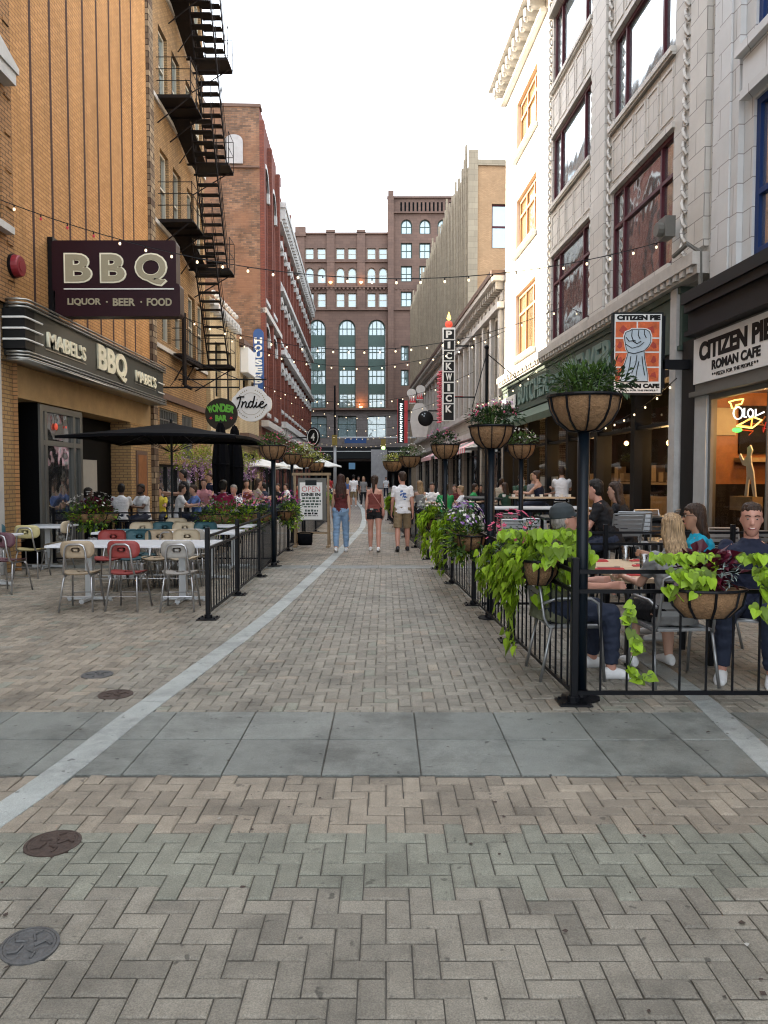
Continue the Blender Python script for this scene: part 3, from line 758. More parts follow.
b = f.mb(); wall(b, 31.2, 36, 0, 7.4, [(31.8,35.4,.3,2.7),(32,33.2,4.2,6),(34,35.2,4.2,6)]); mass(b, 31.2, 36, 0, 7.4, 8); b.build('wall', 'brick_cream', f.root)
window(f, 31.8,35.4,.3,2.7, 'frame_dark', 'glass_dark', (.33,.66), (.75,))
for w in ((32,33.2,4.2,6),(34,35.2,4.2,6)): window(f, *w, 'frame_dark', 'glass_dark', (.5,), (.5,))
b = f.mb(); b.box(31.2,36,0,.22,7.15,7.42); b.box(31.2,36,0,.4,3.0,3.5); b.build('cornice', 'brown_trim', f.root)
b = f.mb(); b.box(31.4,33.2,.02,.35,6.05,7.1); b.build('white_panel', 'sign_white', f.root)

# ------------------------------------------------------------------ LEFT: red brick hall, two fronts
f = Fac(-4.88, -.032, -1, 'brick_hall', 'tall red brick hall with weathered brown side wall facing the street')
b = f.mb(); ops = [(36.9,38.6,10.5,17.0,.85),(40.1,41.8,10.5,17.0,.85),(36.9,38.6,4.9,9.2,.4),(40.1,41.8,4.9,9.2,.4),(36.6,42.2,.2,3.6)]
wall(b, 36, 42.9, 0, 19.3, ops, dep=.4); b.quad((36,0,18.9),(42.9,0,18.9),(42.9,-8,18.9),(36,-8,18.9)); b.quad((42.9,0,0),(42.9,-8,0),(42.9,-8,19.3),(42.9,0,19.3))
b.build('wall', 'brick_red', f.root)
b = f.mb(); b.quad((36,0,0),(36,-8,0),(36,-8,19.3),(36,0,19.3)); b.quad((36.4,0,18),(36.4,-8,18),(36.4,-8,19.3),(36.4,0,19.3)); b.quad((36,0,19.3),(36,-8,19.3),(36.4,-8,19.3),(36.4,0,19.3))
b.build('side_wall', 'brick_side', f.root)
b = f.mb(); b.box(35.94, 36, -1.62, -.78, 16.55, 17.6); b.prism(arc(-1.62,-.78,17.9,.3), lambda a, c, d: (d, a, c), 35.94, 36); b.build('blocked_window', 'grey_trim', f.root)
b = f.mb(); b.box(35.9,36,-8,0,16.35,16.42); b.box(35.95,36.5,-8,.08,19.2,19.35); b.build('coping', 'brown_trim', f.root)
for w in ops[:4]:
    window(f, *w[:4], 'frame_dark', 'glass_dark', (.5,), (.33,.66), rise=w[4], ins=.3)
    b = f.mb(); a = arc(w[0]-.18, w[1]+.18, w[3]+.2, w[4]+.2); i_ = arc(w[0], w[1], w[3], w[4])
    for k in range(len(a)-1): b._add([(a[k][0],.12,a[k][1]),(a[k+1][0],.12,a[k+1][1]),(i_[k+1][0],.12,i_[k+1][1]),(i_[k][0],.12,i_[k][1]),(a[k][0],0,a[k][1]),(a[k+1][0],0,a[k+1][1])],[(0,1,2,3),(0,1,5,4)])
    b.box(w[0]-.28, w[0]-.0, 0, .14, w[3]-w[4]-.5, w[3]-w[4]); b.box(w[1], w[1]+.28, 0, .14, w[3]-w[4]-.5, w[3]-w[4]); b.box(w[0]-.1, w[1]+.1, 0, .15, w[2]-.2, w[2]-.004)
    b.build('window_hood', 'white_trim', f.root)
window(f, *ops[4][:4], 'frame_dark', 'glass_dark', (.25,.5,.75), (.8,))
b = f.mb()
for u in (36.0, 39.0, 42.4): b.box(u, u+.5, 0, .22, 4.6, 18.6)
b.build('pier', 'brick_red', f.root)
b = f.mb(); b.box(36,42.9,.0,.35,4.1,4.4); b.box(36,42.9,0,.3,9.55,9.8); b.build('cornice', 'stone_trim', f.root)
f = Fac(-4.88, -.032, -1, 'brick_arcade', 'long red brick block with white window hoods and bracketed cornice beyond the brown side wall')
cols = [43.6+2.15*k for k in range(12)]; ops = []
for u in cols: ops += [(u, u+1.15, 13.0, 15.1, .2), (u, u+1.15, 9.6, 11.9, .55), (u, u+1.15, 5.6, 8.0, .3)]
shop = [(43.5+4.3*k, 47.2+4.3*k, .2, 3.4) for k in range(6)]
b = f.mb(); wall(b, 42.9, 69.5, 0, 18.4, ops + shop, dep=.3); mass(b, 42.9, 69.5, 0, 18.4, 10); b.build('wall', 'brick_red', f.root)
for w in ops: window(f, *w[:4], 'frame_dark', 'glass_dark', (), (.5,), rise=w[4], ins=.2)
for w in shop: window(f, *w, 'frame_dark', 'glass_dark', (.5,), (.8,))
for w in ops:
    b = f.mb(); b.prism([(w[0]-.2,w[3]-.25),(w[0]-.2,w[3]+.12),((w[0]+w[1])/2,w[3]+.42),(w[1]+.2,w[3]+.12),(w[1]+.2,w[3]-.25),(w[1]+.02,w[3]-.25),(w[1]+.02,w[3]+.02),(w[0]-.02,w[3]+.02),(w[0]-.02,w[3]-.25)], lambda a, c, d: (a, d, c), .003, .2)
    b.box(w[0]-.12, w[1]+.12, 0, .18, w[2]-.18, w[2]-.004); b.build('window_hood', 'white_trim', f.root)
b = f.mb(); b.box(42.9,69.5,0,.55,17.0,17.3); b.box(42.9,69.5,0,.3,16.2,16.4)
for k in range(40): b.box(43.0+k*.665, 43.25+k*.665, 0, .5, 16.4, 17.0)
b.box(42.9,69.5,0,.4,12.3,12.55); b.box(42.9,69.5,0,.45,8.7,8.95); b.box(42.9,69.5,0,.5,4.5,4.85)
for k in range(24): b.box(43.2+k*1.1, 43.5+k*1.1, 0, .4, 4.05, 4.5)
b.build('cornice', 'white_trim', f.root)
b = f.mb()
for k in range(13): b.box(42.9+2.15*k, 43.25+2.15*k, 0, .15, 4.9, 16.1)
for k in range(4): b.box(43+6.5*k, 43.6+6.5*k, -.3, .2, 18.4, 18.9)
b.build('pier', 'brick_red', f.root)

# ------------------------------------------------------------------ FAR: sandstone block across the end
f = Fac(0, 0, -1, 'sandstone_building', 'massive dark red sandstone building with arched windows closing the street end', y0=115, rz=0)
k_ = 115/740.
def FX(px): return (px-386)*k_
def FZ(py): return at(386, py, 115).z
rows = []
for c in (310.6,322.4,341,352.5,371.6,383):
    x = FX(c); rows += [(x-.65,x+.65,FZ(259),FZ(248),0),(x-.65,x+.65,FZ(283),FZ(267.5),.65),(x-.65,x+.65,FZ(307),FZ(293),0)]
big = [(FX(c)-1.32,FX(c)+1.32,FZ(408),FZ(319.5),1.32) for c in (317.8,347.3,376.8)] + [(FX(c)-1.32,FX(c)+1.32,FZ(408),FZ(319.5),1.32) for c in (288.5,)]
low = [(FX(c)-1.45,FX(c)+1.45,FZ(438),FZ(416),0) for c in (288.5,317.8,347.3,376.8)]
tow = []
for c in (406,424.2,442):
    x = FX(c); tow += [(x-.85,x+.85,FZ(234.5),FZ(220),.85),(x-.85,x+.85,FZ(259),FZ(243.5),0),(x-.85,x+.85,FZ(282),FZ(266.5),0),(x-.85,x+.85,FZ(307),FZ(292),0)]
tow += [(FX(404.5)-.6,FX(404.5)+.6,FZ(361),FZ(346),0),(FX(404.5)-.6,FX(404.5)+.6,FZ(386),FZ(370),0)]
slots = [(FX(400)+.62*i, FX(400)+.62*i+.26, FZ(212), FZ(203), 0) for i in range(18)]
ztl, ztt = FZ(233.5), FZ(198.5); zb = FZ(409.5)
b = f.mb(); wall(b, -26, FX(387.5), zb, ztl, rows + big, dep=.5); wall(b, FX(387.5), 22, zb, ztt, tow, o=.3, dep=.5)
for s in slots: pass
b.quad((-26,0,ztl),(FX(387.5),0,ztl),(FX(387.5),-25,ztl),(-26,-25,ztl)); b.quad((FX(387.5),.3,zb),(FX(387.5),-25,zb),(FX(387.5),-25,ztt),(FX(387.5),.3,ztt))
b.quad((FX(387.5),.3,ztt),(22,.3,ztt),(22,-25,ztt),(FX(387.5),-25,ztt)); b.quad((-26,0,0),(-26,-25,0),(-26,-25,ztl),(-26,0,ztl))
for p in (302,331.5,361.5): b.box(FX(p)-.6,FX(p)+.6,0,.25,FZ(310),ztl); b.box(FX(p)-.7,FX(p)+.7,0,.3,ztl,ztl+.5)
b.box(FX(388),FX(393.5),.3,.8,zb,ztt+.9); b.box(FX(302)-.8,FX(302)+.8,0,.5,ztl-.5,ztl+.9)
b.build('wall', 'brick_sandstone', f.root)
b = f.mb()
for s in slots: b.box(s[0],s[1],.3,.32,s[2],s[3])
b.build('slot_vent', 'dark_recess', f.root)
for w in rows: window(f, *w[:4], 'frame_cream', 'glass_far', (), (.5,), rise=w[4], ins=.35, fw=.12)
for w in tow: 
    q = window(f, w[0],w[1],w[2],w[3], 'frame_green', 'glass_far', (.5,), (.5,), rise=w[4], ins=.05, fw=.15)
for w in big:
    fr = window(f, *w[:4], 'frame_green', 'glass_far', (.5,), (), rise=w[4], ins=.35, fw=.18)
    b = f.mb()
    for (a, c) in ((345,336),(369,360),(393,385)): b.box(w[0]+.1,w[1]-.1,-.42,-.3,FZ(a)-.2,FZ(c)+.2)
    b.build('spandrel', 'frame_green', fr)
    b = f.mb()
    for a in (328.5,352,376,399): b.box(w[0]+.1,w[1]-.1,-.40,-.34,FZ(a)-.07,FZ(a)+.07)
    for q in (.25,.75): b.box(w[0]+2.64*q-.05,w[0]+2.64*q+.05,-.405,-.345,w[2]+.1,w[3]-.5)
    b.build('glazing_bar', 'frame_green', fr)
b = f.mb(); wall(b, -26, 22, 0, zb, low + [(-20,20,.2,4.2,0)], o=.35, dep=.5); b.quad((-26,.35,zb),(22,.35,zb),(22,0,zb),(-26,0,zb)); b.build('stone_base', 'stone_base', f.root)
for w in low: window(f, *w[:4], 'frame_green', 'glass_far', (.5,), (.62,), ins=.1, fw=.12)
b = f.mb(); b.box(-26,22,.35,1.0,FZ(410.5),FZ(408.5)); b.box(-26,FX(387.5),.0,.45,FZ(288),FZ(286.8))
for k in range(60): b.box(-24+k*.62,-23.7+k*.62,.0,.4,FZ(290),FZ(288))
b.box(-26,FX(387.5),0,.3,FZ(262.5),FZ(261.5)); b.box(-26,FX(387.5),0,.3,FZ(310.5),FZ(309.5)); b.box(FX(387.5),22,.3,.6,FZ(311),FZ(309.5)); b.box(FX(393),22,.3,.7,FZ(214.5),FZ(213))
b.box(FX(387),22,-.1,.6,ztt-.15,ztt+.15)
b.box(-26,FX(387.5),-.1,.3,ztl-.15,ztl+.1)
b.build('cornice', 'brick_sandstone', f.root)
b = f.mb(); b.box(-20,20,-2,-1,0,4.3); b.build('shop_recess', 'dark_recess', f.root)
b = f.mb(); b.box(-26,22,.4,3.2,FZ(459),FZ(448)); b.build('canopy', 'frame_dark', f.root)
b = f.mb(); b.box(-26,22,3.22,3.28,FZ(452.5),FZ(451.7)); b.build('canopy_rail', 'pale_metal', f.root)
for (px, py) in ((361,407),(331.5,283),(361.5,283)):
    L = thing('uplight', {361:'orange glowing uplight between the tall arched windows of the sandstone building', 331.5:'small orange uplight between first and second arched window pairs', 361.5:'small orange uplight between second and third arched window pairs'}[px], 'wall lamp', (FX(px), 114.35, FZ(py)))
    b = MB(); b.lathe([(.02,-.3),(.25,-.1),(.3,0),(.25,.02),(.02,.02)], n=10); b.build('lamp_bowl', 'lamp_warm', L)
    ld = bpy.data.lights.new('lamp_light', 'POINT'); ld.energy = 22 if px == 361 else 4; ld.color = (1,.4,.12); ld.shadow_soft_size = .2
    lo = bpy.data.objects.new('lamp_light', ld); COL.objects.link(lo); lo.parent = L; lo.location = (0,-.1,.5)

# ------------------------------------------------------------------ RIGHT side fronts share one line x = 5.8 - .055 Y
SR = -.055
def RU(px, x0=5.8): return x0/((px-386)/F - SR)          # where a pixel column meets the right street line
# pizza cafe building (nearest)
f = Fac(5.8, SR, 1, 'cafe_building', 'cream glazed block building with deep blue window frames above the pizza cafe')
b = f.mb(); ops = [(7.6,10.75,4.75,6.95),(7.6,10.75,7.75,10.2),(7.6,10.75,11,13.4)]
wall(b, -5, 11.95, 3.0, 18, ops, dep=.14); mass(b, -5, 11.95, 3.01, 18, 8, sides=(1,1)); b.quad((-5,0,0),(-5,-8,0),(-5,-8,3.01),(-5,0,3.01)); b.quad((-5,0,0),(3.99,0,0),(3.99,0,3),(-5,0,3)); b.quad((3.99,0,0),(3.99,-3.3,0),(3.99,-3.3,3),(3.99,0,3))
b.box(11.0, 11.75, .003, .09, 4.6, 18); b.box(11.2,11.55,.093,.12,4.6,18)
b.build('wall', 'terracotta_white', f.root)
b = f.mb()
for z in (6.98, 10.23, 13.43): b.box(7.3, 10.9, .0, .14, z+.02, z+.14); b.box(7.3,10.9,0,.1,z+.15,z+.62); b.box(7.2, 10.95, .0, .2, z+.63, z+.75)
b.build('spandrel', 'terracotta_white', f.root)
for w in ops: window(f, *w, 'frame_blue', 'glass_old', (.72,), (.4,), fw=.10, ins=.04)
b = f.mb(); b.box(4, 12.3, 0, .30, 4.42, 4.6); b.box(4, 12.28, 0, .26, 4.28, 4.419); b.box(4, 12.25, 0, .20, 3.98, 4.279); b.box(4,12.28,0,.25,3.9,3.979); b.build('shop_cornice', 'dark_frame', f.root)
b = f.mb(); b.box(4, 12.4, .0, .04, 3.0, 3.9); b.box(4,12.3,0,.14,2.92,2.998); b.build('fascia', 'frame_grey', f.root)
b = f.mb(); b.box(4, 12.3, .041, .07, 3.13, 3.86); b.build('sign_board', 'sign_white', f.root)
text('CITIZEN PIE', 2.04, .30, f.tm(11.08,.073,3.625), 'letter_black', f.root, bold=.05, ext=.004)
text('ROMAN CAFE', 1.36, .15, f.tm(11.0,.073,3.36), 'letter_black', f.root, bold=.04, ext=.004)
text('* * PIZZA FOR THE PEOPLE * *', 1.30, .06, f.tm(11.02,.073,3.21), 'letter_black', f.root, bold=.02, ext=.003)
b = f.mb(); b.box(11.9, 12.3, -.1, .04, 0, 2.92); b.build('shop_pillar', 'pale_metal', f.root)
b = f.mb(); b.box(12.3, 12.75, -.3, .05, 0, 3.9); b.build('dark_pilaster', 'dark_frame', f.root)
b = f.mb(); b.box(4, 11.9, -.15, .06, 0, .42); b.build('stall_riser', 'dark_frame', f.root)
w = f.mb(); w.box(4,11.9,-.1,0,.42,.5); w.box(4,11.9,-.1,0,2.84,2.92); w.box(11.82,11.9,-.1,0,.5,2.84)
for u in (9.0,10.28): w.box(u-.015,u+.015,-.08,-.02,.5,2.84)
w = w.build('shop_window', 'frame_grey', f.root); p = f.mb(); p.quad((4,-.05,2.85),(11.85,-.05,2.85),(11.85,-.05,.5),(4,-.05,.5)); p.build('pane', 'clear_glass', w)
# inside of the cafe
b = f.mb(); b.quad((4,-3.2,0),(11.9,-3.2,0),(11.9,-3.2,3),(4,-3.2,3)); b.quad((12.25,-.15,0),(12.25,-3.2,0),(12.25,-3.2,3),(12.25,-.15,3)); b.build('interior_wall', 'wood_orange', f.root)
b = f.mb(); b.box(12.16,12.24,-2.9,-.16,.08,1.5); b.build('wainscot', 'dark_interior', f.root)
b = f.mb(); b.box(11.95,12.24,-2.9,-.62,1.86,1.93); b.build('wall_shelf', 'wood', f.root)
b = f.mb(); b.box(12.2,12.24,-2.6,-.68,2.0,2.78); b.build('wall_mural', 'dark_interior', f.root)
for k in range(26):
    b = f.mb(); o_ = rnd.uniform(-2.3,-.75); z_ = rnd.uniform(2.08,2.7); b.tube([(12.195,o_+rnd.uniform(-.14,.14),z_+rnd.uniform(-.12,.12)) for _ in range(4)], rnd.uniform(.008,.02), 4); b.build('mural_stroke', rnd.choice(['sign_red','wood_orange','sign_khaki','sign_orange']), f.root)
b = f.mb(); b.box(12.2,12.24,-.62,-.2,2.3,2.75); b.build('wall_poster', 'sign_khaki', f.root)
b = f.mb(); b.quad((4,-.12,.06),(11.9,-.12,.06),(11.9,-3.2,.06),(4,-3.2,.06)); b.quad((4,-.12,3),(12.25,-.12,3),(12.25,-3.2,3),(4,-3.2,3)); b.build('interior_floor', 'brown_trim', f.root)
b = f.mb(); b.box(7, 11.5, -1.7, -1.1, .1, 1.25); b.box(6.9,11.6,-1.75,-1.0,1.26,1.32); b.build('counter', 'frame_grey', f.root)
b = f.mb(); b.box(7.4, 11.2, -3.15, -2.9, 1.3, 1.36); b.box(7.4,11.2,-3.15,-2.9,1.8,1.86)
for k in range(12): b.box(7.6+k*.3,7.75+k*.3,-3.1,-2.95,1.37,1.55+.1*(k%3))
b.build('shelf', 'wood', f.root)
for (u,o,z) in ((11.3,-.75,2.62),(10.3,-.6,2.6),(9.4,-1.0,2.5),(8.4,-1.4,2.5)):
    L = thing('pendant_lamp', {11.3:'warm pendant bulb in the cafe window beside the yellow neon',10.3:'warm pendant bulb in the cafe, second from the pale pillar',9.4:'warm pendant bulb in the cafe, third from the pale pillar',8.4:'warm pendant bulb deepest toward the near end of the cafe window'}[u], 'lamp', tuple(f.root.matrix_basis @ Vector((u, o, z))), group='pendant bulbs inside the pizza cafe')
    b = MB(); b.ball((0,0,0), .055, 10, 8); b.build('bulb', 'lamp_warm', L)
    b = MB(); b.tube([(0,0,.05),(0,0,.45)], .008, 5); b.lathe([(.01,.12),(.03,.06),(.03,.04)], n=8); b.build('flex', 'black_metal', L)
    ld = bpy.data.lights.new('lamp_light', 'POINT'); ld.energy = 7.0; ld.color = (1,.55,.22); ld.shadow_soft_size = .06
    lo = bpy.data.objects.new('lamp_light', ld); COL.objects.link(lo); lo.parent = L; lo.location = (0,0,-.1)
def neon(name, label, segs):
    """segs: list of (material, [(px,py)...]) traced just behind the glass of the cafe window"""
    t = thing(name, label, 'neon sign', tuple(f.root.matrix_basis @ Vector((11, -.16, 2))), rz=f.root.rotation_euler.z)
    for (m, P) in segs:
        L = []
        for (px, py) in P:
            u = RU(px); # point on the front line, then its height
            Y = (f.root.matrix_basis @ Vector((u, 0, 0))).y
            L.append((u-11, 0, at(px, py, Y).z-2))
        b = MB(); b.tube(L, .012, 5); b.build('neon_tube', m, t)
    return t
import itertools
def ring(cx, cy, rx, ry, n=14): return [(cx+rx*math.cos(2*math.pi*k/n), cy+ry*math.sin(2*math.pi*k/n)) for k in range(n+1)]
t = neon('neon_sign', 'yellow and white neon sign with an orange pizza slice hanging in the cafe window', [
    ('neon_yellow', [(716,402),(722,400),(730,399),(728,404),(723,405),(722,409),(719,408),(718,404),(716,402)]),
    ('neon_white', ring(725,413,4.5,6)), ('neon_white', [(731,408),(731,417),(733,417)]), ('neon_white', ring(737,413,2.6,4)), ('neon_white', [(742,409),(742,416),(746,414),(750,412)]),
    ('neon_orange', [(725,425),(739,418),(738,427),(725,425)]), ('neon_yellow', [(724,426),(740,417),(748,420),(744,424),(739,428),(724,426)])])
t2 = neon('neon_sign', 'small green neon oval hanging below the pizza slice neon', [('neon_green', ring(724.5,430,4.2,1.6)), ('neon_green', [(721,430),(728,430)])])
c = f.root.matrix_basis @ Vector((11.35, -.35, 1.55))
t = thing('cutout_figure', 'small pale cutout of a pitching ball player standing inside the cafe window', 'cutout', (c.x, c.y, 1.32), rz=f.root.rotation_euler.z)
b = MB(); P = [(-.05,.0),(.03,.0),(.06,.25),(.1,.3),(.2,-.02),(.27,-.02),(.18,.38),(.12,.5),(.1,.62),(.14,.7),(.08,.78),(.0,.74),(.0,.62),(-.1,.55),(-.2,.66),(-.24,.62),(-.12,.48),(-.02,.46),(.0,.32)]
b.prism([(-a,c_) for a,c_ in P], lambda a,c_,d: (a, d, c_), -.01, .01); b.build('figure', 'canvas_white', t)
b = MB(); b.box(-.3,.35,-.08,.08,-.22,-.003); b.build('stand', 'wood', t)
# cream terracotta building
f = Fac(5.8, SR, 1, 'terracotta_building', 'cream terracotta building with maroon framed triple windows and twisted rope columns')
BA, BB = (17.75, 21.1), (13.35, 16.4)
ops = []
for (a, c) in (BA, BB): ops += [(a,c,5.4,7.75),(a,c,9.15,11.0),(a,c,12.35,14.3)]
b = f.mb(); wall(b, 11.96, 21.5, 4.85, 15.2, ops, dep=.17); mass(b, 11.96, 21.5, 4.85, 15.9, 8, sides=(1,1)); wall(b, 11.96, 21.5, 15.2, 15.9)
b.box(16.62,17.5,.0,.1,5.3,15.2); b.box(12.0,12.55,.003,.1,5.3,15.2); b.build('wall', 'terracotta', f.root)
b = f.mb()
for u in (12.85, 16.5, 17.62, 21.3):
    n = 120; z0, z1 = 5.35, 15.1
    for k in range(40):
        z = z0 + (z1-z0)*k/40; b.tube([(u-.06,.02,z),(u-.025,.055,z+.08),(u+.025,.055,z+.18),(u+.06,.02,z+.26)], .032, 5)
b.build('rope_column', 'terracotta', f.root, smooth=True)
for (a, c) in (BA, BB):
    b = f.mb()
    for z in (7.75, 11.0):
        zt = 9.15 if z == 7.75 else 12.35
        b.box(a-.03,c+.03,0,.05,z+.003,z+.10); b.box(a-.04,c+.04,0,.10,zt-.10,zt-.003); b.box(a-.03,c+.03,0,.07,zt-.15,zt-.101)
        n = 5; w = (c-a)/n
        for k in range(n): 
            u0, u1 = a+w*k+.05, a+w*(k+1)-.05; z0, z1 = z+.22, zt-.28
            b.box(u0,u1,0,.018,z0,z0+.04); b.box(u0,u1,0,.018,z1-.04,z1); b.box(u0,u0+.04,0,.018,z0+.041,z1-.041); b.box(u1-.04,u1,0,.018,z0+.051,z1-.051)
    b.box(a-.05,c+.05,0,.1,5.28,5.397); b.box(a-.08,c+.08,0,.14,14.303,14.5)
    b.build('spandrel', 'terracotta', f.root)
for w in ops:
    low_ = w[2] < 6
    window(f, *w, 'frame_maroon', 'glass_old' if low_ else 'glass_blind' if w[0] < 14 and w[2] > 10 else 'glass_sky', (.2,.8), (.68,) if low_ else (), fw=.085, ins=.05)
b = f.mb(); b.box(11.96,21.75,0,.65,15.35,15.75); b.box(11.96,21.6,0,.4,15.1,15.34)
for k in range(20): b.box(12.2+k*.48,12.4+k*.48,0,.6,15.2,15.349)
b.build('cornice', 'stone_trim', f.root)
b = f.mb(); b.box(11.97,27.2,0,.28,5.0,5.2); b.box(11.97,27.2,0,.2,4.86,4.999)
for k in range(60): b.box(12.1+k*.25,12.22+k*.25,.2,.26,4.9,4.998)
b.build('shop_cornice', 'stone_trim', f.root)
b = f.mb(); b.box(12.86,13.1,.0,.12,0,4.845); b.build('stone_pilaster', 'white_trim', f.root)
b = f.mb(); b.tube([(12.0,.12,4.4),(12.0,.14,5.2),(12.1,.3,5.35),(12.6,.3,5.3)], .04, 6); b.build('downpipe', 'frame_grey', f.root)
b = f.mb(); b.box(12.95,13.25,.12,.3,5.75,6.1); b.tube([(13.1,.3,5.9),(13.1,.4,5.9)], .12, 10); b.build('floodlight', 'frame_grey', f.root)
text('THE FRIES BUILDING', 2.9, .2, f.tm(19.4,.02,8.5), 'grey_trim', f.root, bold=.01, ext=.02) if False else None
# brewery shopfront below both fronts
f = Fac(5.8, SR, 1, 'brewery_shopfront', 'dark green brewery shopfront with tall signboard and dark timber windows', 'shopfront')
b = f.mb(); b.box(12.76, 27.2, -.3, .06, 3.78, 4.85); b.box(12.76,27.2,.06,.1,4.74,4.85); b.box(12.76,27.2,.06,.1,3.78,3.86); b.build('signboard', 'sign_green', f.root)
b = f.mb(); b.box(13.1,13.3,-.3,.02,.0,3.4)
for u in (14.9,17.1,19.3,21.3,23.4,25.4,27.0): b.box(u-.1,u+.1,-.3,.05,0,3.4)
b.box(13.12,27.2,-.3,.05,3.4,3.779); b.box(13.3,27.0,-.3,.04,0,.4); b.box(13.1,27,-.2,.0,2.55,2.62); b.build('timber_frame', 'dark_frame', f.root)
text('BUTCHER', 3.6, .62, f.tm(22.8,.08,4.3), 'sign_green_letters', f.root, bold=.03, ext=.03)
text('AND THE', .9, .22, f.tm(20.35,.08,4.3), 'sign_green_letters', f.root, bold=.02, ext=.03)
text('BREWER', 3.6, .62, f.tm(17.8,.08,4.3), 'sign_green_letters', f.root, bold=.03, ext=.03)
b = f.mb(); b.box(24.9,27,.101,.14,3.95,4.4); b.build('name_plate', 'sign_white', f.root)
b = f.mb()
for k in range(9): b.box(25.2+k*.18,25.2+k*.18+(.12 if k%3 else .08),.141,.146,4.1,4.22+(.06 if k%4==0 else 0))
b.build('plate_marks', 'letter_black', f.root)
b = f.mb(); b.quad((14.6,.06,3.75),(27,.06,3.75),(27,.75,3.3),(14.6,.75,3.3)); b.quad((14.6,.06,3.73),(27,.06,3.73),(27,.75,3.28),(14.6,.75,3.28)); b.box(14.6,27,.74,.76,3.12,3.3); b.build('awning', 'awning_green', f.root)
p = f.mb(); p.quad((13.1,-.12,3.4),(27,-.12,3.4),(27,-.12,.4),(13.1,-.12,.4)); p.build('pane', 'clear_glass', f.root)
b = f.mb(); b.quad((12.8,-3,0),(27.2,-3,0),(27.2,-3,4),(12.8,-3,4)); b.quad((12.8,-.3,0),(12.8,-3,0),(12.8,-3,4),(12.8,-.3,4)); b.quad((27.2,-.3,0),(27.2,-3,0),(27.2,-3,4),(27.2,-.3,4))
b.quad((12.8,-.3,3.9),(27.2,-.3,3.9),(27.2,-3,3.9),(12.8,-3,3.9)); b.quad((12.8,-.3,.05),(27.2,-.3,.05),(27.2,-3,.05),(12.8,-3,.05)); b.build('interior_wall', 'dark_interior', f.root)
b = f.mb(); b.box(13.5,26,-2.9,-2.5,.1,1.1)
for k in range(26): b.box(13.6+k*.47,13.9+k*.47,-2.95,-2.7,1.5,1.55+.2*((k*7)%3)); 
b.box(13.5,26,-2.98,-2.6,1.42,1.48); b.build('bar_shelf', 'wood', f.root)
for i, u in enumerate((14.0,14.8,15.8,18.2,20.2,22.6,24.6)):
    c = f.root.matrix_basis @ Vector((u,-1.1,2.35 + .1*(i%2)))
    L = thing('pendant_lamp', ['warm globe lamp behind brewery glass beside the stone pilaster','warm globe lamp behind brewery glass under the hanging pizza sign','warm globe lamp in brewery, third from stone pilaster','warm globe lamp in the middle of the brewery front','warm globe lamp behind the near tall flower post in brewery','warm globe lamp in brewery over the long counter','warm globe lamp at the far end of the brewery'][i], 'lamp', tuple(c), group='globe lamps inside the brewery')
    b = MB(); b.ball((0,0,0), .06, 8, 6); b.build('globe', 'lamp_warm', L)
    b = MB(); b.tube([(0,0,.05),(0,0,1.3)], .008, 5); b.build('flex', 'black_metal', L)
    if i % 2 == 0:
        ld = bpy.data.lights.new('lamp_light', 'POINT'); ld.energy = 9; ld.color = (1,.6,.25); ld.shadow_soft_size = .06
        lo = bpy.data.objects.new('lamp_light', ld); COL.objects.link(lo); lo.parent = L; lo.location = (0,0,-.12)
b = f.mb()
for (u, z) in ((22.1,1.5),(22.1,1.15),(20.9,1.5),(20.9,1.15),(24.6,1.4)): b.box(u-.28,u+.28,-.1,-.085,z-.14,z+.14)
b.build('window_menu', 'paper', f.root)
# white building in the sun
f = Fac(5.8, SR, 1, 'white_building', 'sunlit white building with orange framed windows and bracketed cornice')
wl = (22.85, 25.5); ops = [(*wl,12.3,14.1),(*wl,9.1,10.9),(*wl,5.6,7.75)]
b = f.mb(); wall(b, 21.5, 27.2, 4.85, 15.6, ops, dep=.3); mass(b, 21.5, 27.2, 4.85, 15.6, 8, sides=(1,1)); b.build('wall', 'white_paint_wall', f.root)
for w in ops: window(f, *w, 'frame_orange', 'glass_warm', (.25,.62), (.7,), fw=.1, ins=.12)
b = f.mb(); b.box(21.8,27.4,0,.62,15.45,15.75); b.box(21.8,27.25,0,.2,14.9,15.0)
for k in range(11): b.bbox(21.95+k*.5,22.15+k*.5,0,.5,15.15,15.448,.03); b.ball((22.05+k*.5,.42,15.12), .08, 6, 5)
for w in ops: b.box(w[0]-.1,w[1]+.1,0,.16,w[2]-.13,w[2]-.003)
b.build('cornice', 'white_trim', f.root)
# low beige building
f = Fac(5.8, SR, 1, 'low_stone_building', 'three storey beige stone building with tall dark windows between pilasters')
cols = [27.9+1.62*k for k in range(20)]; ops = [(u,u+1.0,4.7,7.6) for u in cols]; shop = [(27.6+4.7*k,31.6+4.7*k,.25,3.2) for k in range(7)]
b = f.mb(); wall(b, 27.2, 61, 0, 9.2, ops+shop, dep=.35); mass(b, 27.2, 61, 0, 9.2, 3.1); b.build('wall', 'stone_beige', f.root)
for w in ops: window(f, *w, 'brown_trim', 'glass_dark', (.5,), (.3,), ins=.25)
for i, w in enumerate(shop): window(f, *w, 'dark_frame', 'glass_dark', (.33,.66), (.8,), ins=.15)
b = f.mb()
for u in cols: b.box(u-.5,u-.15,0,.14,4.6,7.75)
b.box(27.2,61,0,.25,7.78,8.0); b.box(27.2,61,0,.2,4.35,4.6); b.box(27.2,61,0,.3,3.35,3.6); b.box(27.2,61,0,.45,8.75,8.93)
for k in range(90): b.box(27.4+k*.37,27.55+k*.37,0,.3,8.5,8.749)
for k in range(40): b.box(27.4+k*.84,27.9+k*.84,0,.05,8.1,8.4)
b.build('cornice', 'stone_trim', f.root)
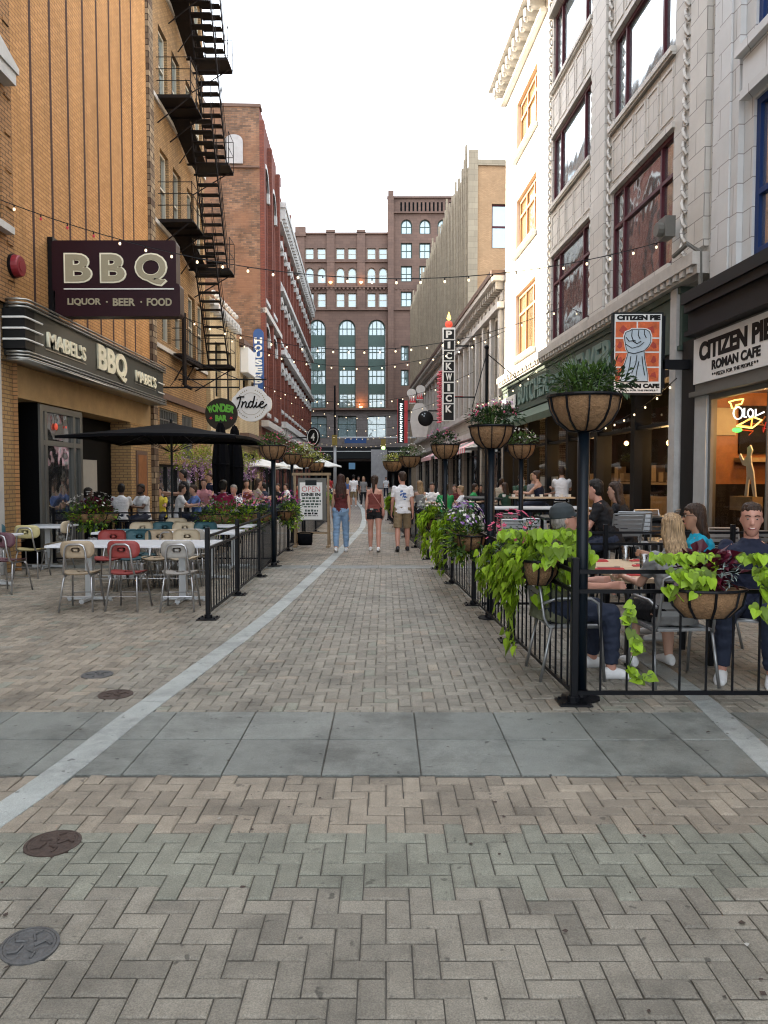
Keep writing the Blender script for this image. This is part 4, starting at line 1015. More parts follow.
b = f.mb(); b.box(27.2,61.2,-.1,.5,8.931,9.12); b.build('roof_edge', 'brown_trim', f.root)
# tall tan building
f = Fac(9.0, SR, 1, 'pier_building', 'tall grey stone building with closely set vertical piers and tan brick side wall')
u = 55.2; ws = []; pi_ = []
b = f.mb()
k = 0
while u < 101:
    ws.append((u+.55,u+1.35)); u += 1.75; k += 1
ops = [(a,c,z,z+2.4) for a,c in ws for z in (4.5,8.1,11.7,15.3,18.9)]
wall(b, 55, 102, 0, 24.2, ops, dep=.45); b.quad((55,0,23.8),(102,0,23.8),(102,-20,23.8),(55,-20,23.8)); b.quad((102,0,0),(102,-20,0),(102,-20,24),(102,0,24))
for i, (a, c) in enumerate(ws):
    h = 25.9 if i % 6 == 0 else 25.3 if i % 3 == 0 else 24.9
    b.box(a-.45,a-.1,0,.15,3,h)
    b.box(c+.02,c+.3,0,.08,3,h-.5)
b.build('wall', 'stone_pier', f.root)
b = f.mb()
for a, c in ws: b.quad((a,-.44,3),(c,-.44,3),(c,-.44,23),(a,-.44,23))
b.build('window_strip', 'glass_dark', f.root)
b = f.mb(); W2 = [(-3.0,-1.75,18.4,21.6),(-9,-7.5,18.4,21.6)]
mw = MB(lambda u_, o_, z_: (55+o_, u_, z_)); wall(mw, -20, 0, 0, 24.6, W2, dep=-.3); mw.build('side_wall', 'brick_tan_side', f.root)
for (a,c,z0,z1) in W2:
    m2 = MB(lambda u_, o_, z_: (55-o_, u_, z_)); m2.box(a,c,-.3,-.2,z0,z0+.1); m2.box(a,c,-.3,-.2,z1-.1,z1); m2.box(a,a+.1,-.3,-.2,z0,z1); m2.box(c-.1,c,-.3,-.2,z0,z1); m2.box(a,c,-.3,-.18,(z0+z1)/2-.06,(z0+z1)/2+.06)
    q = m2.build('window', 'frame_maroon', f.root)
    m2 = MB(lambda u_, o_, z_: (55-o_, u_, z_)); m2.quad((a,-.25,z0),(c,-.25,z0),(c,-.25,z1),(a,-.25,z1)); m2.build('pane', 'glass_far', q)
m2 = MB(lambda u_, o_, z_: (55-o_, u_, z_)); m2.box(-.7,.0,0,.12,3,25.4)
m2.build('corner_stone', 'stone_pier', f.root); m2 = MB(lambda u_, o_, z_: (55-o_, u_, z_)); m2.box(-20,-.7,0,.15,24.3,24.7); m2.build('corner_stone', 'stone_pier', f.root)

# unseen block added behind the left arcade, keeps sun off far right fronts
t = thing('sun_blocker', 'large plain brick block added unseen behind the brick arcade roofs to block the sun', 'building', (-21,52,0))
b = MB(); wall(MB(), 0, 1, 0, 1); b.box(-5,5,0,60,0,34); b.build('wall', 'brick_side', t)
b = MB(); b.box(-5.2,5.2,-.2,60.2,34.0,34.5); b.build('coping', 'brown_trim', t)
b = MB()
for y_ in range(3,58,5):
    for z_ in range(3,32,4): b.box(5.0,5.05,y_,y_+1.6,z_,z_+2)
b.build('window', 'glass_dark', t)

# ------------------------------------------------------------------ signs on the right
def WX(t, v): return v - t.location.x
Y = 12.5; p0, p1 = at(612,313,Y), at(661,395,Y)
t = thing('blade_sign', 'square edged CITIZEN PIE hanging sign with raised grey fist on orange tiles', 'sign', (p1.x, Y, p0.z))
w = p1.x-p0.x; h = p0.z-p1.z
b = MB(); b.box(-w,0,-.05,.05,-h,0); b.build('sign_frame', 'frame_dark', t)
b = MB(); b.box(-w+.03,-.03,-.058,-.051,-h+.03,-.03); b.build('sign_face', 'sign_white', t)
def SX(px): return (px-661)/F*Y
def SZ(py): return at(640,py,Y).z-p0.z
yy = -.06
b = MB(); 
tiles = [(615,323,631,334),(633,323,657,334),(615,335.5,622,349),(652,335,657,338),(650,339.5,657,352.5),(615,350,624,363.5),(646,354,657,367),(615,365,624,380),(648,369,657,382),(633,335.5,657,338)]
tiles = [(614,322.5,634.5,338),(636,322.5,657,338),(614,339.5,627,352),(643,339.5,657,352),(614,353.5,627,367),(643,353.5,657,367),(614,368.5,627,382),(643,368.5,657,382)]
for (a,c,d,e) in tiles: b.box(SX(a),SX(d),yy-.001,yy+.002,SZ(e),SZ(c))
b.build('orange_tile', 'sign_orange', t)
b = MB()
for i,(a,c,d,e) in enumerate(tiles):
    m_, n_ = (a+d)/2 + (-2 if d<636 else 2), (c+e)/2; r1, r2 = (d-a)*.28, (e-c)*.3
    P = [(SX(m_+r1*math.cos(q*.9)*(1 if q%2 else .55)), yy-.004, SZ(n_+r2*math.sin(q*.9)*(1 if (q+i)%3 else .5))) for q in range(7)]
    b.quad(*P)
b.build('tile_motif', 'sign_orange_dark', t)
fist = [(619.5,382),(621,371),(624.5,360),(626.5,353),(624.5,350),(623,342),(622.5,337),(624,333),(628,331.5),(630,330),(634,330),(637,330),(640,330),(644,330.5),(647,332.5),(648.5,337),(648.5,343),(646,347.5),(642,351.5),(642.5,358),(644,366),(645.5,374),(646,382)]
cxf, czf = 634, 350
b = MB(); b.prism([(SX(cxf+(x-cxf)*1.10), SZ(czf+(y-czf)*1.06 if y<381 else 383)) for x,y in fist], lambda a,c,d: (a,d,c), yy-.008, yy-.0055); b.build('fist_halo', 'sign_white', t)
b = MB(); b.prism([(SX(x),SZ(y)) for x,y in fist], lambda a,c,d: (a,d,c), yy-.013, yy-.0085); b.build('fist', 'sign_grey', t)
b = MB()
def ln(P, r=.009): b.tube([(SX(x), yy-.014, SZ(y)) for x,y in P], r, 4)
ln(fist + [fist[0]], .007)
ln([(630,331),(629.5,337),(631,341),(634,342)]); ln([(636.5,331),(636,336),(638,340)]); ln([(642,331),(642,335),(644,339)]); ln([(624,338),(627,342),(631,341.5)]); ln([(624,345),(630,349),(637,347),(642,343)],.008); ln([(631,342),(635,344.5),(639,342)],.010); ln([(626.5,353),(632,354.5),(642,351.5)],.009)
ln([(629,357),(628,366),(625,378)]); ln([(635,356),(634,364),(630,374)]); ln([(640,357),(641,366),(643,376)]); ln([(637,362),(635,372),(634,380)])
b.build('fist_outline', 'letter_black', t)
camtext('CITIZEN PIE', w*.86, .085, SX(636.5), yy-.002, SZ(318.3), 'letter_black', t, bold=.07, ext=.003)
camtext('ROMAN CAFE', w*.86, .075, SX(636.5), yy-.002, SZ(386.3), 'letter_black', t, bold=.07, ext=.003)
camtext('* PIZZA FOR THE PEOPLE *', w*.8, .028, SX(636.5), yy-.002, SZ(390.8), 'letter_black', t, bold=.03, ext=.003)
b = MB(); z_ = SZ(366); b.box(.001, .62, -.04, .04, z_-.06, z_+.1); b.box(.001,.04,-.04,.04,-h+.1,-.05); b.build('bracket', 'black_metal', t)
Y = 33; p0, p1 = at(442.6,328,Y), at(454.6,421,Y)
t = thing('vertical_sign', 'tall black and white PICKWICK sign topped by a red flame', 'sign', (p0.x, Y, p1.z))
w = p1.x-p0.x; h = p0.z-p1.z
b = MB(); b.box(0,w,-.1,.1,0,h); b.build('sign_body', 'sign_white', t)
L = 'PICKWICK'; hh = (h-.35)/8
for k, s in enumerate(L):
    z = h - .06 - hh*(k+.5); b = MB(); b.box(.05,w-.05,-.112,-.101,z-hh*.44,z+hh*.44); b.build('letter_box', 'letter_black', t)
    camtext(s, .12 if s == 'I' else w*.5, hh*.66, w/2, -.115, z, 'letter_white', t, bold=.04, ext=.01)
b = MB(); b.box(.05,w-.05,-.112,-.101,.03,.33); b.build('foot_box', 'letter_black', t)
b = MB(); b.ball((w/2,0,h+.16), .17, 10, 8, sy=.6); b.build('flame_bowl', 'neon_red', t)
b = MB(); b.lathe([(.001,0),(.1,.08),(.06,.22),(.001,.4)], (w/2,0,h+.32), 8, sy=.5); b.build('flame', 'neon_yellow', t)
b = MB(); b.box(w+.001,w+1.35,-.03,.03,h*.25,h*.25+.06); b.box(w+.001,w+1.35,-.03,.03,h*.8,h*.8+.06); b.build('bracket', 'black_metal', t)
Y = 36; p0, p1 = at(437,371,Y), at(443,423,Y)
t = thing('vertical_sign', 'slim pinkish red script sign hanging beside the PICKWICK sign', 'sign', (p0.x, Y, p1.z)); h = p0.z-p1.z; w = p1.x-p0.x
b = MB()
for k in range(12):
    z = h*(k+.5)/12; b.tube([(0,0,z-.08),(w*.9,-.02,z-.02),(w*.2,0,z+.06),(w,0,z+.1)], .045, 5)
b.build('script_tube', 'awning_pink', t); b = MB(); b.box(w*.3,w*.7,.03,.07,0,h); b.box(w*.7,w+1,.03,.07,h*.5,h*.5+.05); b.build('backbone', 'sign_red', t)
Y = 44; p0, p1 = at(409,386,Y), at(428,437,Y)
t = thing('bowling_sign', 'white bowling pin shaped sign with black ball beside the black neon script blade', 'sign', (p0.x, Y, p1.z)); w = p1.x-p0.x; h = p0.z-p1.z
for (cx, cz, tl) in ((.13*w,.86*h,-.06),(.60*w,.93*h,.05)):
    P = [(cx+.27*math.cos(R(q)), cz+.25*math.sin(R(q))) for q in range(-50,231,14)] + [(cx-.15-tl,cz-.42),(cx-.2-tl,cz-.62),(cx+.2-tl,cz-.62),(cx+.15-tl,cz-.42)]
    b = MB(); b.prism(P, lambda a,c,d:(a,d,c), -.1, .1); b.build('pin_head', 'white_clay', t)
    b = MB()
    for k in range(3): b.prism([(cx-.15+.11*k-tl,cz-.46),(cx-.07+.11*k-tl,cz-.46),(cx-.10+.11*k-tl,cz-.2)], lambda a,c,d:(a,d,c), -.12, -.101)
    b.box(cx-.17-tl,cx+.2-tl,-.12,-.101,cz-.56,cz-.47); b.build('pin_stripe', 'sign_red', t)
P = [(.2*w,.0),(.9*w,.0),(1.02*w,.2*h),(1.0*w,.5*h),(.72*w,.66*h),(.35*w,.66*h),(.12*w,.5*h),(.06*w,.3*h)]
b = MB(); b.prism(P, lambda a,c,d:(a,d,c), -.08, .08); b.build('pin_body', 'white_clay', t)
b = MB(); b.ball((.86*w,-.05,.36*h), .46, 18, 12, sy=.35); b.build('bowling_ball', 'letter_black', t, smooth=True)
b = MB()
for (dx,dz) in ((-.12,.1),(.02,.16),(-.02,.02)): b.ball((.80*w+dx,-.205,.40*h+dz), .045, 8, 5, sy=.4)
b.build('finger_hole', 'sign_grey', t)
b = MB(); b.box(w,w+2.2,-.03,.03,.5*h,.5*h+.08); b.build('bracket', 'black_metal', t)
Y = 46; p0, p1 = at(398,399,Y), at(404,443,Y)
t = thing('vertical_sign', 'narrow black blade sign with stacked white neon script beside the bowling sign', 'sign', (p0.x, Y, p1.z)); w = p1.x-p0.x; h = p0.z-p1.z
b = MB(); b.box(0,w,-.08,.08,0,h); b.build('sign_body', 'letter_black', t)
b = MB(); b.box(w+.02,w+.22,-.05,.3,0,h-.1); b.box(-.03,0,-.09,.09,0,h); b.build('sign_edge', 'sign_red', t)
b = MB()
for k in range(9):
    z = h*(k+.6)/10; b.tube([(w*.3,-.1,z-.06),(w*.7,-.1,z-.09),(w*.4,-.1,z),(w*.75,-.1,z+.05),(w*.3,-.1,z+.09)], .03, 4)
b.build('neon_script', 'neon_white', t)
b = MB(); b.box(w+.22,w+2.7,-.03,.03,h*.5,h*.5+.06); b.build('bracket', 'black_metal', t)

# signs on the left
Y = 33.2; p0, p1 = at(253.5,329,Y), at(264,396,Y)
t = thing('vertical_sign', 'tall blue sign with round top and white HOUSE OF BLUES letters', 'sign', (p0.x, Y, p1.z-.6)); w = p1.x-p0.x; h = p0.z-p1.z+.6
b = MB(); P = [(0,0),(w,0),(w,h-w/2)] + [(w/2+w/2*math.cos(R(q)), h-w/2+w/2*math.sin(R(q))) for q in range(15,180,15)] + [(0,h-w/2)]
b.prism(P, lambda a,c,d:(a,d,c), -.08, .08); b.build('sign_body', 'sign_blue', t)
z = h - .42
for s in ('H','O','U','S','E','of','B','L','U','E','S'):
    hh = .3 if s != 'of' else .14
    camtext(s, w*.78, hh*.88, w/2, -.085, z-hh/2+.05, 'letter_white', t, bold=.05, ext=.008); z -= hh + .02
b = MB(); b.box(-.35,-.001,-.03,.03,h*.55,h*.55+.06); b.box(-.35,-.001,-.03,.03,h*.1,h*.1+.06); b.build('bracket', 'black_metal', t)
Y = 22; c = at(251.5,404,Y); r = 17.5/F*Y
t = thing('round_sign', 'cream round sign with black script reading Indie hanging from a bracket', 'sign', (c.x, Y, c.z))
b = MB(); P = [(r*math.cos(R(q))*(1.0 if not (-25 < ((q+180)%360-180) < 25) else 1.16) * (1 if not 155<q<205 else 1.12), r*math.sin(R(q))) for q in range(0,360,10)]
b.prism(P, lambda a,c_,d:(a,d,c_), -.06, .06); b.build('sign_face', 'sign_white', t)
b = MB()
for k in range(40):
    if k % 20 in (0,1,19,9,10,11): continue
    q = 2*math.pi*k/40; b.obox((r*.8*math.cos(q),-.065,r*.8*math.sin(q)), (.03,.006,.03), Matrix.Rotation(-q,3,'Y'))
ng = [(r*.62*math.cos(R(q)), -.064, r*.62*math.sin(R(q))) for q in range(35,150,10)]; b.tube(ng, .006, 4)
ng = [(r*.62*math.cos(R(q)), -.064, -r*.62*math.sin(R(q))) for q in range(35,150,10)]; b.tube(ng, .006, 4); b.build('ring_pattern', 'sign_khaki', t)
SC = [[(-.86,.36),(-.62,.46),(-.40,.46)],[(-.60,.45),(-.68,.1),(-.80,-.28),(-.95,-.34),(-1.0,-.2)],[(-.52,.16),(-.50,.0),(-.58,-.26)],[(-.57,-.18),(-.44,.08),(-.32,.14),(-.27,.05),(-.33,-.2),(-.24,-.24),(-.12,-.12)],
 [(.10,.12),(-.02,.16),(-.13,.02),(-.14,-.18),(-.05,-.26),(.06,-.14),(.13,.05)],[(.22,.52),(.16,.2),(.07,-.18),(.14,-.25),(.26,-.12)],[(.34,.12),(.28,-.12),(.31,-.24),(.42,-.18),(.5,-.06)],[(.37,.3),(.375,.29)],
 [(.50,-.08),(.66,-.02),(.76,.08),(.72,.16),(.60,.12),(.52,-.04),(.52,-.18),(.62,-.27),(.78,-.2),(.95,-.02)]]
for st in SC:
    b = MB(); b.tube([(x_*r*.95, -.075, z_*r*.85) for x_, z_ in st], r*.045, 6); b.build('lettering', 'letter_black', t)
b = MB(); b.box(-2.15,.45,-.02,.02,r+.18,r+.22); b.tube([(-.35,0,r+.19),(-.35,0,r-.1)], .012, 5); b.tube([(.35,0,r+.19),(.35,0,r-.1)], .012, 5); b.tube([(-2.1,0,r+.9),(-.4,0,r+.22)], .012, 5); b.build('bracket', 'black_metal', t)
Y = 20.4; c = at(221.5,413.5,Y); r = 16/F*Y
t = thing('round_sign', 'dark olive round sign with lime green WONDER BAR letters behind the black umbrella', 'sign', (c.x, Y, c.z))
b = MB(); P = [(r*math.cos(R(q)), r*math.sin(R(q))*(1.05 if q > 180 else .95)) for q in range(0,360,15)]; b.prism(P, lambda a,c_,d:(a,d,c_), -.05, .05); b.build('sign_face', 'sign_olive', t)
for k, s in enumerate('WONDER'):
    a = -.62 + .25*k; text(s, .125, .24 - .02*abs(k-2.5), basis((math.cos(a*.5),0,-math.sin(a*.5)),(math.sin(a*.5),0,math.cos(a*.5)),(0,-1,0),(a*r*1.1,-.06,.15-.12*a*a)), 'sign_lime', t, bold=.05, ext=.008)
camtext('BAR', .32, .17, 0, -.06, -.13, 'sign_lime', t, bold=.06, ext=.008)
b = MB()
for sx_ in (-.28,.28):
    P = [(sx_+(.05 if k%2 else .022)*math.cos(R(36*k+18)), -.13+(.05 if k%2 else .022)*math.sin(R(36*k+18))) for k in range(10)]
    b.prism(P, lambda a,c_,d:(a,d,c_), -.062, -.052)
b.build('star', 'sign_red', t)
b = MB(); b.box(-1.75,.5,-.02,.02,r+.25,r+.29); b.tube([(-.2,0,r+.25),(-.2,0,r-.08)], .012, 5); b.tube([(.2,0,r+.25),(.2,0,r-.08)], .012, 5); b.tube([(-1.7,0,r+1),(-.5,0,r+.3)], .012, 5)
b.tube([(-1.4,0,r+.3),(-1.25,0,r+.5),(-1.05,0,r+.42),(-1.1,0,r+.3)], .01, 4); b.build('bracket', 'black_metal', t)
Y = 42; c = at(316,437,Y)
t = thing('round_sign', 'small dark circular street emblem sign on a bracket near the street end', 'sign', (c.x, Y, c.z))
b = MB(); b.tube([(0,-.03,0),(0,.03,0)], .55, 20); b.build('sign_face', 'letter_black', t)
b = MB(); b.tube([(.45*math.cos(R(q)),-.05,.45*math.sin(R(q))) for q in range(0,361,20)], .02, 4); b.build('sign_rim', 'sign_white', t); camtext('4', .3, .42, 0, -.045, 0, 'letter_white', t, bold=.02, ext=.01)
t.rotation_euler = (0,0,R(-42)); t.location.x -= .15
b = MB(); b.box(-2.0,-.55,-.03,.03,-.03,.03); b.build('bracket', 'black_metal', t)
for i, (px, py, Yq) in enumerate(((452,466,30),(470,452,28.5),(437,478-6,36))):
    pass
# pink striped awnings over the far right shops
for i, (u0, u1) in enumerate(((28.0,31.0),(33.5,37.5),(39,44))):
    a = Fac(5.8, SR, 1, 'shop_awning', ['pink striped awning beside the low stone building\'s first shop','pink striped awning in the middle of the shop row','pink striped awning at the last shop before the bowling sign'][i], 'awning', group='striped awnings over the shops')
    b = a.mb(); n = int((u1-u0)/.25)
    for k in range(n):
        b.cur = k % 2; x0, x1 = u0+(u1-u0)*k/n, u0+(u1-u0)*(k+1)/n
        b.quad((x0,.1,3.3),(x1,.1,3.3),(x1,1.3,2.75),(x0,1.3,2.75)); b.quad((x0,1.3,2.75),(x1,1.3,2.75),(x1,1.3,2.55),(x0,1.3,2.55)); b.quad((x0,.1,3.28),(x1,.1,3.28),(x1,1.3,2.73),(x0,1.3,2.73))
    for q in (u0, u1): b.quad((q,.1,3.3),(q,1.3,2.75),(q,.1,2.75))
    b.build('canvas', ['awning_pink','awning_white'], a.root)
    b = a.mb(); b.tube([(u0,1.28,2.73),(u1,1.28,2.73)], .02, 5); b.tube([(u0,0,2.9),(u0,1.28,2.73)], .015, 5); b.tube([(u1,0,2.9),(u1,1.28,2.73)], .015, 5); b.build('awning_frame', 'pale_metal', a.root)

# ------------------------------------------------------------------ fences
def fence(name_label, pts, h=.98, ends=(1,1), bal=.165, group='black metal patio fences', thin=.008, post_r=.026, rails=(.94,.80,.075)):
    t = thing('patio_fence', name_label, 'fence', (pts[0][0], pts[0][1], 0), group=group)
    ox, oy = pts[0]
    P = [(x-ox, y-oy) for x, y in pts]
    for i, (x, y) in enumerate(P):
        if (i == 0 and not ends[0]) or (i == len(P)-1 and not ends[1]): continue
        b = MB(); b.bbox(x-post_r, x+post_r, y-post_r, y+post_r, .008, h+.06, .006); po = b.build('post', 'black_metal', t)
        b = MB(); b.bbox(x-.115, x+.115, y-.10, y+.10, .0, .012, .003)
        for sx_ in (-.085,.085):
            for sy_ in (-.07,.07): b.tube([(x+sx_,y+sy_,.01),(x+sx_,y+sy_,.026)], .011, 6)
        b.lathe([(.045,.012),(.045,.05),(.036,.055),(.036,.012)], (x,y,0), 8); b.build('base_plate', 'black_metal', po)
    for i in range(len(P)-1):
        a, c = Vector((*P[i],0)), Vector((*P[i+1],0)); d = (c-a); L = d.length; d.normalize(); nrm = Vector((-d.y, d.x, 0))
        Mx = Matrix((d, nrm, Vector((0,0,1)))).transposed()
        b = MB(); e = post_r
        for z in rails: b.obox((a+c)/2 + Vector((0,0,z)), (L-2*e, .022, .028), Mx)
        n = max(2, int(round(L/bal)))
        for k in range(1, n):
            p = a + d*(L*k/n); b.obox(p + Vector((0,0,(rails[1]+rails[2])/2)), (thin*1.6, thin*1.6, rails[1]-rails[2]-.03), Mx)
        b.build('panel', 'black_metal', t)
    return t
LX = lambda y: 1.62 - .055*y
fence('black patio fence facing the camera under the coconut fibre planter', [(1.335,5.2),(3.02,5.2),(4.75,5.2)], ends=(1,1), bal=.178)
fence('black patio fence running along the walkway behind the lime vines', [(1.335,5.2),(LX(7.2),7.2),(LX(9.3),9.3),(LX(11.2),11.2),(LX(13),13)], ends=(0,1), bal=.15)
fence('black rail fence between the first and second brewery side patios behind the diners', [(LX(8.95)+.03,8.95),(2.66,8.95),(4.2,8.95),(5.2,8.95)], ends=(0,1), bal=.17)
fence('far black fence continuing along the brewery side patios', [(LX(14.5),14.5),(LX(17),17),(LX(20),20),(LX(24),24),(LX(28),28)], bal=.2)
LF = [(-2.02,8.34),(-2.03,10.07),(-2.06,11.96),(-2.14,14.0)]
fence('black patio fence along the walkway by the white tables', LF, bal=.15)
fence('black rail fence closing the back of the school chair patio', [(-2.14,14.0),(-3.9,14.0),(-5.45,14.0),(-6.3,14.0)], ends=(0,1), bal=.2)
fence('far black fence along the barbecue side patios behind the magenta flowers', [(-2.14,14.05),(-2.15,16.2),(-2.1,18.6),(-2.1,22),(-2.15,27)], ends=(0,1), bal=.2)

# ------------------------------------------------------------------ plants
def rdir(): 
    while True:
        v = Vector((rnd.uniform(-1,1), rnd.uniform(-1,1), rnd.uniform(-1,1)))
        if .05 < v.length < 1: return v.normalized()
def leaf(b, p, out, sz, w=.55, droop=0.0, heart=False):
    out = Vector(out).normalized(); side = out.cross(Vector((0,0,1)))
    if side.length < .1: side = Vector((1,0,0))
    side.normalize(); side = (side + rdir()*.35).normalized(); up = side.cross(out).normalized()
    p = Vector(p); q = sz*w
    if heart:
        pts = [p, p+out*sz*-.12+side*q*.55+up*sz*.05, p+out*sz*.3+side*q*.95+up*sz*.10, p+out*sz*.7+side*q*.5+up*sz*.04-Vector((0,0,droop*sz*.4)), p+out*sz*1.05-Vector((0,0,droop*sz)),
               p+out*sz*.7-side*q*.5+up*sz*.04-Vector((0,0,droop*sz*.4)), p+out*sz*.3-side*q*.95+up*sz*.10, p+out*sz*-.12-side*q*.55+up*sz*.05]
        b._add([tuple(v) for v in pts], [(0,1,2,3,4),(0,4,5,6,7)])
    else:
        m = p + out*sz*.5
        b._add([tuple(p), tuple(m+side*q*.5+up*sz*.08), tuple(p+out*sz-Vector((0,0,droop*sz))), tuple(m-side*q*.5+up*sz*.08)], [(0,1,2),(0,2,3)])
def bush(b, c, r, n, sz, w=.55, up=.35, hollow=.5):
    for _ in range(n):
        d = rdir(); k = rnd.uniform(hollow, 1)**.6 * (.8+.35*math.sin(7*d.x+5*d.z+c[0]*3)*math.cos(6*d.y))
        p = Vector(c) + Vector((d.x*r[0]*k, d.y*r[1]*k, d.z*r[2]*k))
        leaf(b, p, d + Vector((0,0,up)) + rdir()*.6, sz*rnd.uniform(.6,1.25), w, rnd.uniform(0,.35))
def flowers(b, c, r, n, sz):
    for _ in range(n):
        d = rdir(); d.z = abs(d.z); p = Vector(c) + Vector((d.x*r[0], d.y*r[1], d.z*r[2]))
        o = (d + Vector((0,-.5,.5)) + rdir()*.4).normalized(); s_ = o.orthogonal().normalized(); t_ = o.cross(s_); q = sz*rnd.uniform(.7,1.2)
        vs = [tuple(p + o*q*.15)]
        for k in range(10):
            rr = q*(.5 if k % 2 == 0 else .28); a_ = k*math.pi/5; vs.append(tuple(p + s_*rr*math.cos(a_) + t_*rr*math.sin(a_) + o*q*.12*(k%2==0)))
        b._add(vs, [(0,1+k,1+(k+1)%10) for k in range(10)])
def heartleaf(b, p, tip, nrm, sz):
    tip = Vector(tip).normalized(); nrm = (Vector(nrm) - tip*Vector(nrm).dot(tip)).normalized(); sd = tip.cross(nrm); p = Vector(p)
    K = [(-.10,.0,0),(-.20,.22,.03),(-.12,.44,.05),(.10,.53,.04),(.36,.46,.0),(.64,.26,-.06),(1.0,.0,-.16)]
    cup = rnd.uniform(-.25,.55); f_ = lambda a, w_, d: tuple(p + tip*(a*sz) + sd*(w_*sz) + nrm*((d + cup*abs(w_)*.5)*sz))
    vs = [f_(a,w_,d) for a,w_,d in K] + [f_(a,-w_,d) for a,w_,d in K[1:-1]] + [f_(.4,0,-.03)]
    b._add(vs, [(0,1,2,12),(2,3,4,12),(4,5,6,12),(0,12,8,7),(8,12,10,9),(10,12,6,11)])
def vine(b, c, out, w, h, n, sz, bulge=.18):
    """cascade of heart-shaped leaves spilling outward then down"""
    out = Vector(out).normalized(); al = Vector((-out.y, out.x, 0)); ns = 9; st = [(rnd.uniform(-1,1), rnd.uniform(.15,1.0)) for _ in range(ns)]
    for _ in range(n):
        s_, ln_ = rnd.choice(st); q = rnd.random()**.8; t_ = q*ln_
        a_ = s_*w*.5 + rnd.gauss(0,.05) + .04*math.sin(9*t_+s_*5)
        o_ = bulge*(1-(1-min(1,t_*3))**2)*(1-.35*t_) + rnd.gauss(0,.03)
        p = Vector(c) + al*a_ + out*o_ + Vector((0,0,.08-h*t_ + .06*math.sin(t_*3.1)))
        heartleaf(b, p, Vector((0,0,-.8)) + al*rnd.gauss(0,.45) + out*rnd.uniform(.0,.9), out + Vector((0,0,rnd.uniform(.2,1.1))) + rdir()*.45, sz*rnd.choice((.45,.7,.85,1.0,1.1)))
    for s_, ln_ in st:                                   # stems
        P = []
        for i in range(7):
            t_ = ln_*i/6; P.append(Vector(c) + al*(s_*w*.5+.04*math.sin(9*t_+s_*5)) + out*(bulge*(1-(1-min(1,t_*3))**2)*(1-.35*t_)-.02) + Vector((0,0,.05-h*t_+.06*math.sin(t_*3.1))))
        b.tube(P, .003, 3)
def blades(b, c, r, n, L, w=.012, arch=.5):
    for _ in range(n):
        a_ = rnd.uniform(0,2*math.pi); k = rnd.random(); p = Vector(c) + Vector((math.cos(a_)*r*k, math.sin(a_)*r*k, 0)); o = Vector((math.cos(a_), math.sin(a_), 0)); s_ = Vector((-o.y,o.x,0))*w
        l = L*rnd.uniform(.5,1.1); ar = arch*rnd.uniform(.3,1.3); vs = []; m = 4
        for i in range(m+1):
            q = i/m; cpt = p + o*l*ar*q**1.6 + Vector((0,0,l*(q - .45*ar*q*q))); ww = s_*(1-q*.9); vs += [tuple(cpt-ww), tuple(cpt+ww)]
        b._add(vs, [(2*i,2*i+1,2*i+3,2*i+2) for i in range(m)])
def bowl(t, c, r, hgt, sx=1.0, half=False, nr=10, name='basket', seg=24):
    prof = [(.04,-hgt),(r*.45,-hgt*.97),(r*.75,-hgt*.72),(r*.93,-hgt*.38),(r,0),(r*.96,.0),(r*.9,-.03),(.01,-.03)]
    b = MB(); b.lathe(prof, c, seg, sx=sx); bk = b.build(name, 'coco', t, smooth=True)
    b = MB()
    for k in range(nr):
        q = 2*math.pi*k/nr+.2; b.tube([(c[0]+p_[0]*1.03*sx*math.cos(q), c[1]+p_[0]*1.03*math.sin(q), c[2]+p_[1]-.004) for p_ in prof[:5]], .008, 4)
    for (rr, zz) in ((r*1.03, 0),):
        b.tube([(c[0]+rr*sx*math.cos(2*math.pi*k/seg), c[1]+rr*math.sin(2*math.pi*k/seg), c[2]+zz) for k in range(seg+1)], .012, 5)
    b.build('rib', 'black_metal', bk)
    return bk
def flower_post(label, x, y, kind, zr=2.18, r=.25, big=1.0, n=260, sz=.06):
    t = thing('flower_post', label, 'flower post', (x,y,0), group='tall posts with hanging flower baskets')
    hg = r*.98
    b = MB(); b.tube([(0,0,0),(0,0,zr-hg+.02)], .042, 12); b.build('pole', 'pole_blue_black', t, smooth=True)
    b = MB(); b.lathe([(.14,0),(.14,.012),(.06,.02),(.055,.06),(.043,.07)], n=12); b.build('base_plate', 'black_metal', t)
    bowl(t, (0,0,zr), r, hg)
    b = MB(); m = {'green':'leaf_green','dark':'leaf_dark','yellow':'leaf_yellow'}[kind[0]]
    bush(b, (0,0,zr+.09*big), (r*1.1*big, r*1.05*big, .15*big), n, sz); b.build('foliage', m, t)
    if 'spike' in kind:
        b = MB(); blades(b, (0,0,zr), r*.6, 90, .42*big, .006, .9); b.build('grass_blades', 'leaf_green', t)
        b = MB(); bush(b, (-.12,0,zr+.12), (.2,.2,.12), 120, .05, .35); bush(b, (.18,-.05,zr+.10), (.16,.2,.13), 130, .07, .4); b.build('fern', 'leaf_dark', t)
    for k_, pm in (('lilac','petal_lilac'),('pink','petal_pink'),('white','petal_white'),('purple','petal_purple')):
        if k_ in kind:
            b = MB(); flowers(b, (rnd.uniform(-.1,.1),-.03,zr+.1), (r*1.05*big,r*1.0*big,.2*big), 30, .036*big); b.build('flower', pm, t)
    return t
PX = lambda px, Y: at(px, 478, Y).x
flower_post('tallest looking basket post with grassy spikes in front of the cap wearing man', 1.415, 5.32, ('green','spike'), n=420, sz=.05)
flower_post('basket post with lilac blooms, second from the cap wearing man', PX(491,8.4), 8.4, ('dark','lilac','pink','spike'), n=420, sz=.05)
flower_post('inner basket post standing between the two brewery side patios near the long counter', PX(521,13), 13, ('green','white'), n=300)
